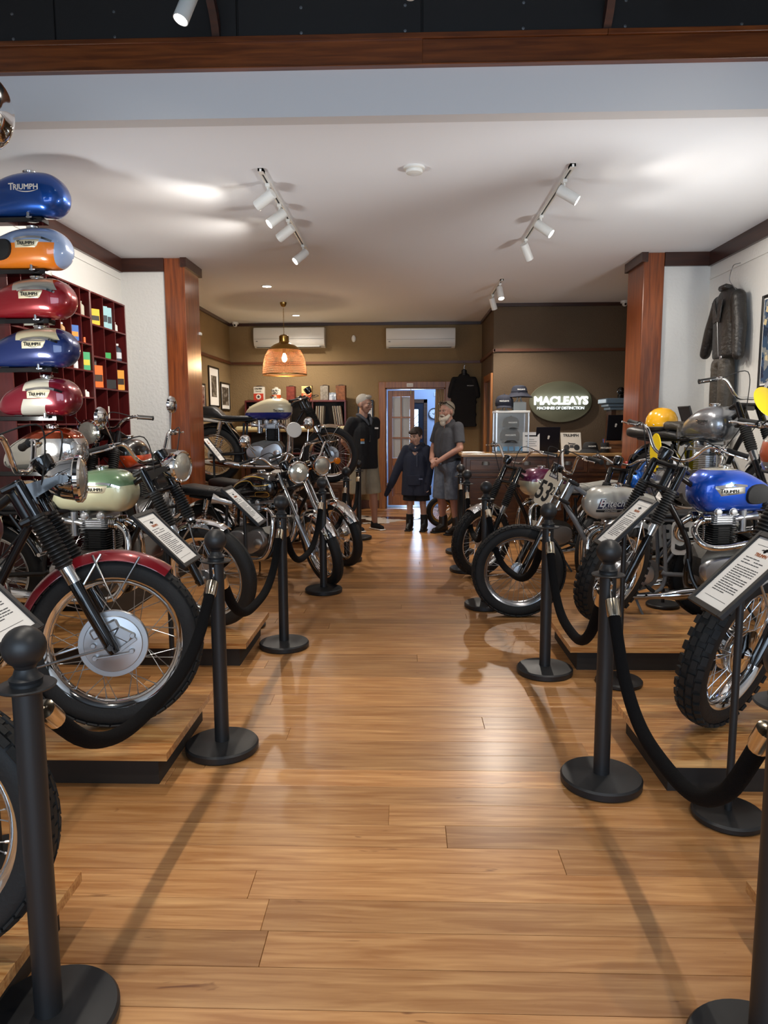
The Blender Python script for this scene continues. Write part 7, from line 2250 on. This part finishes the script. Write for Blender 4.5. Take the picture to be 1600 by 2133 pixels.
def face_parts(root, C, F, s, brow, lip):
    g = lambda x, y, z: C + F @ Vector((x * s, y * s, z * s))
    for e in (-1, 1):
        ey = obj('eye', MB().ball(g(e * 0.032, -0.083, 0.012), 0.0115 * s, 14, 10, (1.15, .8, .6), F), cm('#b5aea4'), root)
        obj('iris', MB().ball(g(e * 0.032, -0.0895, 0.012), 0.0062 * s, 10, 8), cm('#241c18'), ey)
        obj('eyebrow', MB().tube(spline([g(e * 0.014, -0.100, 0.030), g(e * 0.032, -0.096, 0.037), g(e * 0.052, -0.084, 0.031)], 4), 0.0045 * s, 6), brow, root)
    obj('mouth', MB().tube(spline([g(-0.022, -0.094, -0.052), g(0, -0.1025, -0.0505), g(0.022, -0.094, -0.052)], 4), 0.0038 * s, 6), lip, root)

def fabric(name, col, rough=0.9, var=0.12):
    return mat(name, col, rough, bump=0.35, bscale=35, var=var, vscale=10)
skin_a = mat('tanned_skin', '#a07a68', 0.5); skin_b = mat('ruddy_skin', '#a67a68', 0.5); skin_c = mat('fair_skin', '#b08c7a', 0.5)

# ---- man in the black shirt, hands behind his back
def man_black():
    t = thing('person', 'man with short grey hair in black polo shirt and pale shorts', 'person', (-0.55, 9.42, 0), R_(38), 'visitors')
    V = Vector
    hip = [V((-0.09, 0, 0.93)), V((0.09, 0, 0.93))]
    kn = [V((-0.12, -0.02, 0.50)), V((0.13, -0.03, 0.50))]
    an = [V((-0.13, 0.03, 0.09)), V((0.17, 0.00, 0.09))]
    sh = [V((-0.185, 0, 1.455)), V((0.185, 0, 1.455))]
    el = [V((-0.25, 0.10, 1.19)), V((0.25, 0.10, 1.19))]
    wr = [V((-0.06, 0.205, 1.04)), V((0.09, 0.215, 1.02))]
    F = Matrix.Rotation(R_(26), 3, 'Z') @ Matrix.Rotation(R_(6), 3, 'X')
    C = V((0.0, -0.02, 1.665))
    b = MB()
    limb(b, [V((0, 0, 0.95)), V((0, 0.01, 1.12)), V((0, 0, 1.32)), V((0, 0.01, 1.45))], [0.11, 0.10, 0.105, 0.07])
    limb(b, [V((0, 0.015, 1.45)), V((0, 0.0, 1.58))], [0.062, 0.058])
    head_shape(b, C, F)
    for i in (0, 1):
        limb(b, [hip[i], kn[i], an[i]], [0.085, 0.056, 0.038])
        b.ball((kn[i] * 0.65 + an[i] * 0.35) + V((0, 0.022, 0)), 0.056, 12, 8, (0.95, 1, 1.9))
        limb(b, [an[i], an[i] + V((0, 0.02, -0.05)), an[i] + V((0, -0.13, -0.06))], [0.038, 0.034, 0.03])
        limb(b, [sh[i] + V((0, 0, -0.03)), el[i], wr[i]], [0.045, 0.043, 0.03])
    hand(b, wr[0], (0.9, 0.05, -0.25), (0, 1, 0), 1, 0.35)
    hand(b, wr[1], (-0.9, 0.1, -0.2), (0, 1, 0), 1, 0.35)
    remesh(b, 'body', skin_a, 0.0065, 3, t)
    s_ = MB()
    limb(s_, [V((-0.05, 0, 1.0)), V((-0.05, 0, 1.12)), V((-0.06, 0, 1.32)), V((-0.09, 0, 1.43))], [0.145, 0.145, 0.14, 0.08])
    limb(s_, [V((0.05, 0, 1.0)), V((0.05, 0, 1.12)), V((0.06, 0, 1.32)), V((0.09, 0, 1.43))], [0.145, 0.145, 0.14, 0.08])
    for x in (-0.05, 0.05):
        s_.tube([V((x, 0, 1.0)), V((x, 0, 0.83))], [0.145, 0.150], 20)
    limb(s_, [V((-0.05, 0.01, 1.47)), V((0.05, 0.01, 1.47))], [0.062, 0.062])
    limb(s_, [V((-0.15, 0, 1.435)), V((0.15, 0, 1.435))], [0.07, 0.07])
    for i in (0, 1):
        sleeve_(s_, sh[i] + V((0, 0, -0.015)), el[i] * 0.85 + sh[i] * 0.15, 0.072, 0.070)
    remesh(s_, 'shirt', fabric('black_shirt', '#0e1014'), 0.010, 3, t)
    obj('shirt_collar', MB().tube([V((-0.075, 0.04, 1.535)), V((-0.08, -0.02, 1.53)), V((-0.035, -0.115, 1.46)), V((-0.012, -0.14, 1.40))], [0.02, 0.022, 0.02, 0.01], 8).tube([V((0.075, 0.04, 1.535)), V((0.08, -0.02, 1.53)), V((0.045, -0.115, 1.46)), V((0.02, -0.14, 1.40))], [0.02, 0.022, 0.02, 0.01], 8)
        .tube([V((-0.075, 0.04, 1.535)), V((0, 0.085, 1.545)), V((0.075, 0.04, 1.535))], 0.02, 8), fabric('grey_collar', '#3a3e46'), t)
    pr_ = MB().box((0.10, -0.150, 1.36), (0.055, 0.012, 0.022))
    obj('chest_embroidery', pr_, M['white_plastic'], t, smooth=False)
    obj('sleeve_print', MB().box((-0.12, -0.146, 1.21), (0.05, 0.012, 0.03)), cm('#c97a2a'), t, smooth=False)
    obj('sleeve_print', MB().box((-0.12, -0.146, 1.175), (0.055, 0.012, 0.03)), cm('#8fb0c9'), t, smooth=False)
    obj('eyeglasses', MB().tube([(0.0, -0.150, 1.27), (-0.005, -0.152, 1.20)], 0.008, 6).ball((-0.005, -0.152, 1.19), 0.016, 10, 6, (1, .4, 1)), M['black'], t)
    q = MB()
    limb(q, [V((-0.07, 0.0, 0.93)), V((0.07, 0, 0.93))], [0.135, 0.135])
    for i in (0, 1):
        sleeve_(q, hip[i], kn[i] * 1.02 + hip[i] * -0.02, 0.115, 0.108)
    remesh(q, 'shorts', fabric('pale_khaki', '#8f8a78'), 0.010, 3, t)
    h = MB()
    g = lambda x, y, z: C + F @ V((x, y, z))
    h.ball(g(0, 0.024, 0.052), 0.1, 20, 14, (0.84, 0.99, 0.90), F)
    h.ball(g(0, -0.055, 0.108), 0.045, 14, 8, (1.25, .9, .6), F)
    remesh(h, 'hair', mat('grey_hair', '#a9a59c', 0.8, bump=0.8, bscale=90), 0.007, 2, t)
    face_parts(t, C, F, 1.0, cm('#8a8378'), cm('#7d4a40'))
    for i in (0, 1):
        f = MB(); a = an[i]; so = MB()
        limb(f, [a + V((0, 0.03, -0.045)), a + V((0, -0.06, -0.048)), a + V((0, -0.16, -0.058))], [0.043, 0.044, 0.036])
        limb(f, [a + V((0, 0.01, -0.02)), a + V((0, 0.015, 0.0))], [0.048, 0.046])
        so = MB().box(a + V((0, -0.06, -0.079)), (0.09, 0.285, 0.02), None, 0.008)
        fo = remesh(f, 'shoe', fabric('black_canvas', '#15171c'), 0.007, 2, t)
        obj('shoe_sole', so, M['white_plastic'], fo)
    return t
man_black()

# ---- boy in the long hooded top
def boy():
    t = thing('person', 'boy in oversized navy hooded top, black shorts and dark boots', 'person', (0.145, 9.40, 0), R_(-14), 'visitors')
    V = Vector
    s = 0.77
    hip = [V((-0.07, 0, 0.70)), V((0.07, 0, 0.70))]
    kn = [V((-0.085, -0.01, 0.39)), V((0.09, -0.01, 0.39))]
    an = [V((-0.095, 0.02, 0.075)), V((0.105, 0.015, 0.075))]
    sh = [V((-0.135, 0, 1.075)), V((0.135, 0, 1.075))]
    el = [V((-0.235, -0.01, 0.86)), V((0.175, 0.0, 0.84))]
    wr = [V((-0.32, -0.03, 0.65)), V((0.165, -0.06, 0.64))]
    C = V((0.0, -0.015, 1.248)); F = Matrix.Rotation(R_(-22), 3, 'Z') @ Matrix.Rotation(R_(12), 3, 'X')
    b = MB()
    limb(b, [V((0, 0, 0.70)), V((0, 0, 0.88)), V((0, 0, 1.05))], [0.10, 0.095, 0.085])
    limb(b, [V((0, 0.01, 1.05)), V((0, 0.0, 1.17))], [0.046, 0.044])
    head_shape(b, C, F, 0.92)
    for i in (0, 1):
        limb(b, [hip[i], kn[i], an[i]], [0.065, 0.045, 0.032])
        b.ball((kn[i] * 0.65 + an[i] * 0.35) + V((0, 0.014, 0)), 0.042, 12, 8, (0.95, 1, 1.8))
        limb(b, [an[i], an[i] + V((0, -0.10, -0.045))], [0.032, 0.025])
        limb(b, [sh[i], el[i], wr[i]], [0.042, 0.034, 0.024])
        hand(b, wr[i], (wr[i] - el[i]) + V((0, 0, -0.05)), (0, -1, 0), 1 if i == 0 else -1, 0.25, 0.8)
    remesh(b, 'body', skin_c, 0.006, 3, t)
    h = MB()
    for x in (-0.05, 0.05):
        h.tube([V((x * 1.3, 0, 0.75)), V((x * 1.4, 0, 0.475))], [0.125, 0.132], 20)
        limb(h, [V((x * 1.3, 0, 0.70)), V((x * 1.3, 0, 0.75)), V((x, 0, 0.95)), V((x * 0.9, 0, 1.06))], [0.125, 0.125, 0.115, 0.07])
    limb(h, [V((-0.11, 0, 1.06)), V((0.11, 0, 1.06))], [0.06, 0.06])
    limb(h, [V((-0.03, 0.0, 1.10)), V((0.03, 0.0, 1.10))], [0.055, 0.055])
    limb(h, [sh[0], el[0], wr[0], V((-0.405, -0.04, 0.475))], [0.066, 0.062, 0.052, 0.03])
    limb(h, [sh[1], el[1], wr[1], V((0.15, -0.08, 0.50))], [0.066, 0.064, 0.054, 0.032])
    limb(h, [V((-0.075, 0.05, 1.13)), V((0, 0.09, 1.13)), V((0.075, 0.05, 1.13))], [0.04, 0.05, 0.04])
    limb(h, [V((-0.075, 0.04, 1.13)), V((-0.055, -0.05, 1.10)), V((0, -0.085, 1.065))], [0.032, 0.03, 0.022])
    limb(h, [V((0.075, 0.04, 1.13)), V((0.055, -0.05, 1.10)), V((0, -0.085, 1.065))], [0.032, 0.03, 0.022])
    navy_ = fabric('navy_fleece', '#1c2233')
    remesh(h, 'hooded_top', navy_, 0.009, 3, t)
    obj('front_pocket', MB().box((0.0, -0.128, 0.68), (0.17, 0.012, 0.13), None, 0.004), navy_, t)
    obj('drawstring', MB().tube([(0.03, -0.108, 1.06), (0.035, -0.128, 0.95), (0.035, -0.128, 0.86)], 0.004, 6), cm('#3a4152'), t)
    obj('front_print', MB().box((0.09, -0.135, 0.70), (0.05, 0.006, 0.02)), cm('#59627a'), t, smooth=False)
    q = MB()
    limb(q, [V((-0.06, 0, 0.66)), V((0.06, 0, 0.66))], [0.10, 0.10])
    for i in (0, 1):
        sleeve_(q, hip[i], kn[i] + V((0, 0, 0.01)), 0.09, 0.098)
    remesh(q, 'shorts', fabric('black_shorts', '#0c0d11'), 0.009, 3, t)
    hr_ = MB(); g = lambda x, y, z: C + F @ (V((x, y, z)) * 0.92)
    hr_.ball(g(0, 0.022, 0.05), 0.1 * 0.92, 20, 14, (0.86, 1.0, 0.92), F)
    limb(hr_, [g(-0.05, -0.068, 0.072), g(0.0, -0.088, 0.075), g(0.05, -0.068, 0.072)], [0.022, 0.023, 0.022])
    for e in (-1, 1): hr_.ball(g(e * 0.075, -0.005, 0.03), 0.028, 10, 8, (.5, 1, 1.2), F)
    remesh(hr_, 'hair', mat('dark_brown_hair', '#2a1e18', 0.7, bump=0.8, bscale=80), 0.007, 2, t)
    face_parts(t, C, F, 0.92, cm('#33241c'), cm('#8a5248'))
    for i in (0, 1):
        a = an[i]; f = MB()
        limb(f, [a + V((0, 0.02, -0.035)), a + V((0, -0.06, -0.04)), a + V((0, -0.125, -0.045))], [0.038, 0.037, 0.031])
        limb(f, [a + V((0, -0.002, 0.0)), a + V((0, -0.004, 0.085))], [0.052, 0.050])
        cone_(f, a + V((0, -0.02, -0.01)), a + V((0, -0.075, -0.035)), 0.046, 0.038)
        fo = remesh(f, 'boot', mat('black_boot_leather', '#141210', 0.5), 0.007, 2, t)
        obj('boot_sole', MB().box(a + V((0, -0.045, -0.066)), (0.078, 0.215, 0.018), None, 0.006), M['rubber'], fo)
        obj('sock', MB().lathe([(0.042, 0.15), (0.048, 0.152), (0.048, 0.215), (0.044, 0.22)], (an[i].x * 0.8 + kn[i].x * .2, an[i].y * .6, -0.0), 'Z', 18), fabric('black_sock', '#101013'), t)
    return t
boy()

# ---- bearded man, hands clasped before him
def man_grey():
    t = thing('person', 'bearded man in grey T-shirt and denim shorts with sunglasses on his head', 'person', (0.55, 9.17, 0), R_(-52), 'visitors')
    V = Vector
    k = 0.955
    hip = [V((-0.09, 0, 0.89)), V((0.09, 0, 0.89))]
    kn = [V((-0.11, -0.02, 0.48)), V((0.12, -0.01, 0.48))]
    an = [V((-0.12, 0.03, 0.085)), V((0.14, 0.03, 0.085))]
    sh = [V((-0.185, 0, 1.385)), V((0.185, 0, 1.385))]
    el = [V((-0.255, -0.03, 1.11)), V((0.255, -0.03, 1.11))]
    wr = [V((-0.065, -0.225, 0.965)), V((0.06, -0.235, 0.935))]
    C = V((0.0, -0.03, 1.565)); F = Matrix.Rotation(R_(6), 3, 'Z') @ Matrix.Rotation(R_(4), 3, 'X')
    b = MB()
    limb(b, [V((0, 0, 0.92)), V((0, 0, 1.08)), V((0, 0, 1.25)), V((0, 0, 1.37))], [0.11, 0.105, 0.105, 0.07])
    limb(b, [V((0, 0.015, 1.38)), V((0, -0.01, 1.49))], [0.063, 0.06])
    head_shape(b, C, F, 0.98)
    for i in (0, 1):
        limb(b, [hip[i], kn[i], an[i]], [0.085, 0.056, 0.038])
        b.ball((kn[i] * 0.65 + an[i] * 0.35) + V((0, 0.02, 0)), 0.053, 12, 8, (0.95, 1, 1.9))
        limb(b, [an[i], an[i] + V((0, -0.12, -0.055))], [0.038, 0.03])
        limb(b, [sh[i] + V((0, 0, -0.03)), el[i], wr[i]], [0.045, 0.044, 0.031])
    hand(b, wr[0], (0.75, -0.25, -0.35), (0.1, 0.6, -0.6), 1, 0.55)
    hand(b, wr[1], (-0.75, -0.2, -0.45), (0, 0.7, -0.3), -1, 0.45)
    remesh(b, 'body', skin_b, 0.0065, 3, t)
    s_ = MB()
    for x in (-0.05, 0.05):
        limb(s_, [V((x, 0.0, 0.93)), V((x, -0.015, 1.06)), V((x * 1.2, 0, 1.25)), V((x * 1.8, 0, 1.355))], [0.14, 0.148, 0.14, 0.08])
    limb(s_, [V((-0.15, 0, 1.365)), V((0.15, 0, 1.365))], [0.07, 0.07])
    limb(s_, [V((-0.05, 0.02, 1.43)), V((0.05, 0.02, 1.43))], [0.045, 0.045])
    for i in (0, 1):
        sleeve_(s_, sh[i] + V((0, 0, -0.015)), el[i] * 0.78 + sh[i] * 0.22, 0.072, 0.072)
    remesh(s_, 't_shirt', fabric('charcoal_jersey', '#3a3b40'), 0.010, 3, t)
    q = MB()
    limb(q, [V((-0.065, 0, 0.89)), V((0.065, 0, 0.89))], [0.138, 0.138])
    for i in (0, 1):
        sleeve_(q, hip[i], kn[i] * 1.08 + hip[i] * -0.08, 0.118, 0.112)
    remesh(q, 'shorts', mat('faded_denim', '#5f6874', 0.9, bump=0.4, bscale=60, var=0.35, vscale=14), 0.010, 3, t)
    obj('belt', MB().lathe([(0.150, 0.955), (0.155, 0.957), (0.155, 0.985), (0.150, 0.987)], (0, 0, 0), 'Z', 36, mtx=Matrix.Scale(1.28, 4, (1, 0, 0))), M['leather'], t)
    g = lambda x, y, z: C + F @ (V((x, y, z)) * 0.98)
    h = MB()
    h.ball(g(0, 0.026, 0.05), 0.1, 20, 14, (0.84, 0.98, 0.90), F)
    h.ball(g(0, 0.06, -0.01), 0.06, 14, 10, (1.15, .7, 1.0), F)
    remesh(h, 'hair', mat('sandy_grey_hair', '#8f8473', 0.8, bump=0.8, bscale=90), 0.007, 2, t)
    bd = MB()
    limb(bd, [g(-0.062, -0.03, -0.05), g(-0.045, -0.07, -0.085), g(0, -0.092, -0.10), g(0.045, -0.07, -0.085), g(0.062, -0.03, -0.05)], [0.022, 0.03, 0.034, 0.03, 0.022])
    bd.ball(g(0, -0.085, -0.135), 0.042, 14, 10, (1, .8, 1.1), F)
    limb(bd, [g(-0.034, -0.094, -0.045), g(0, -0.108, -0.036), g(0.034, -0.094, -0.045)], [0.011, 0.012, 0.011])
    remesh(bd, 'beard', mat('grey_white_beard', '#b5ac9e', 0.85, bump=0.8, bscale=90), 0.006, 2, t)
    face_parts(t, C, F, 0.98, cm('#8f8473'), cm('#7d4a40'))
    sg_ = MB()
    for e in (-1, 1):
        sg_.ball(g(e * 0.038, -0.068, 0.118), 0.03, 14, 8, (1.1, .35, .75), F @ Matrix.Rotation(R_(-55), 3, 'X'))
        sg_.tube([g(e * 0.066, -0.062, 0.112), g(e * 0.088, 0.0, 0.07), g(e * 0.086, 0.05, 0.03)], 0.005, 6)
    sg_.tube([g(-0.02, -0.082, 0.125), g(0.02, -0.082, 0.125)], 0.005, 6)
    obj('sunglasses', sg_, M['black_gloss'], t)
    for i in (0, 1):
        a = an[i]; f = MB()
        limb(f, [a + V((0, 0.03, -0.04)), a + V((0, -0.07, -0.045)), a + V((0, -0.155, -0.052))], [0.044, 0.043, 0.036])
        limb(f, [a + V((0, -0.002, 0.0)), a + V((0, -0.004, 0.11))], [0.060, 0.058])
        cone_(f, a + V((0, -0.02, -0.01)), a + V((0, -0.09, -0.04)), 0.054, 0.043)
        fo = remesh(f, 'boot', mat('brown_black_boot_leather', '#1f1a16', 0.5), 0.007, 2, t)
        obj('boot_sole', MB().box(a + V((0, -0.06, -0.076)), (0.09, 0.27, 0.018), None, 0.006), M['rubber'], fo)
    return t
man_grey()

# small wheel standing beyond the bearded man
mw = thing('spare_wheel_display', 'small gold rimmed motorcycle wheel standing behind the bearded man', 'wheel', (0.50, 9.72, 0))
WM = T(0, 0, 0.215) @ RZ(R_(4))
w0 = link('wheel_rim', rim_mesh(0.215, 0.075, mat('gold_rim', '#a8834a', 0.35, 0.8)), mw, WM)
link('tyre', tyre_mesh(0.215, 0.075, 'road'), w0)
link('spokes', spoke_mesh(0.215, 0.075, 0.045), w0)
link('hub', hub_mesh(0.045, M['alu']), w0)
obj('wheel_stand', MB().tube([(0, 0.09, 0.215), (0, 0.12, 0.01), (0, -0.1, 0.01), (0, -0.09, 0.215)], 0.008, 8), M['black'], mw)
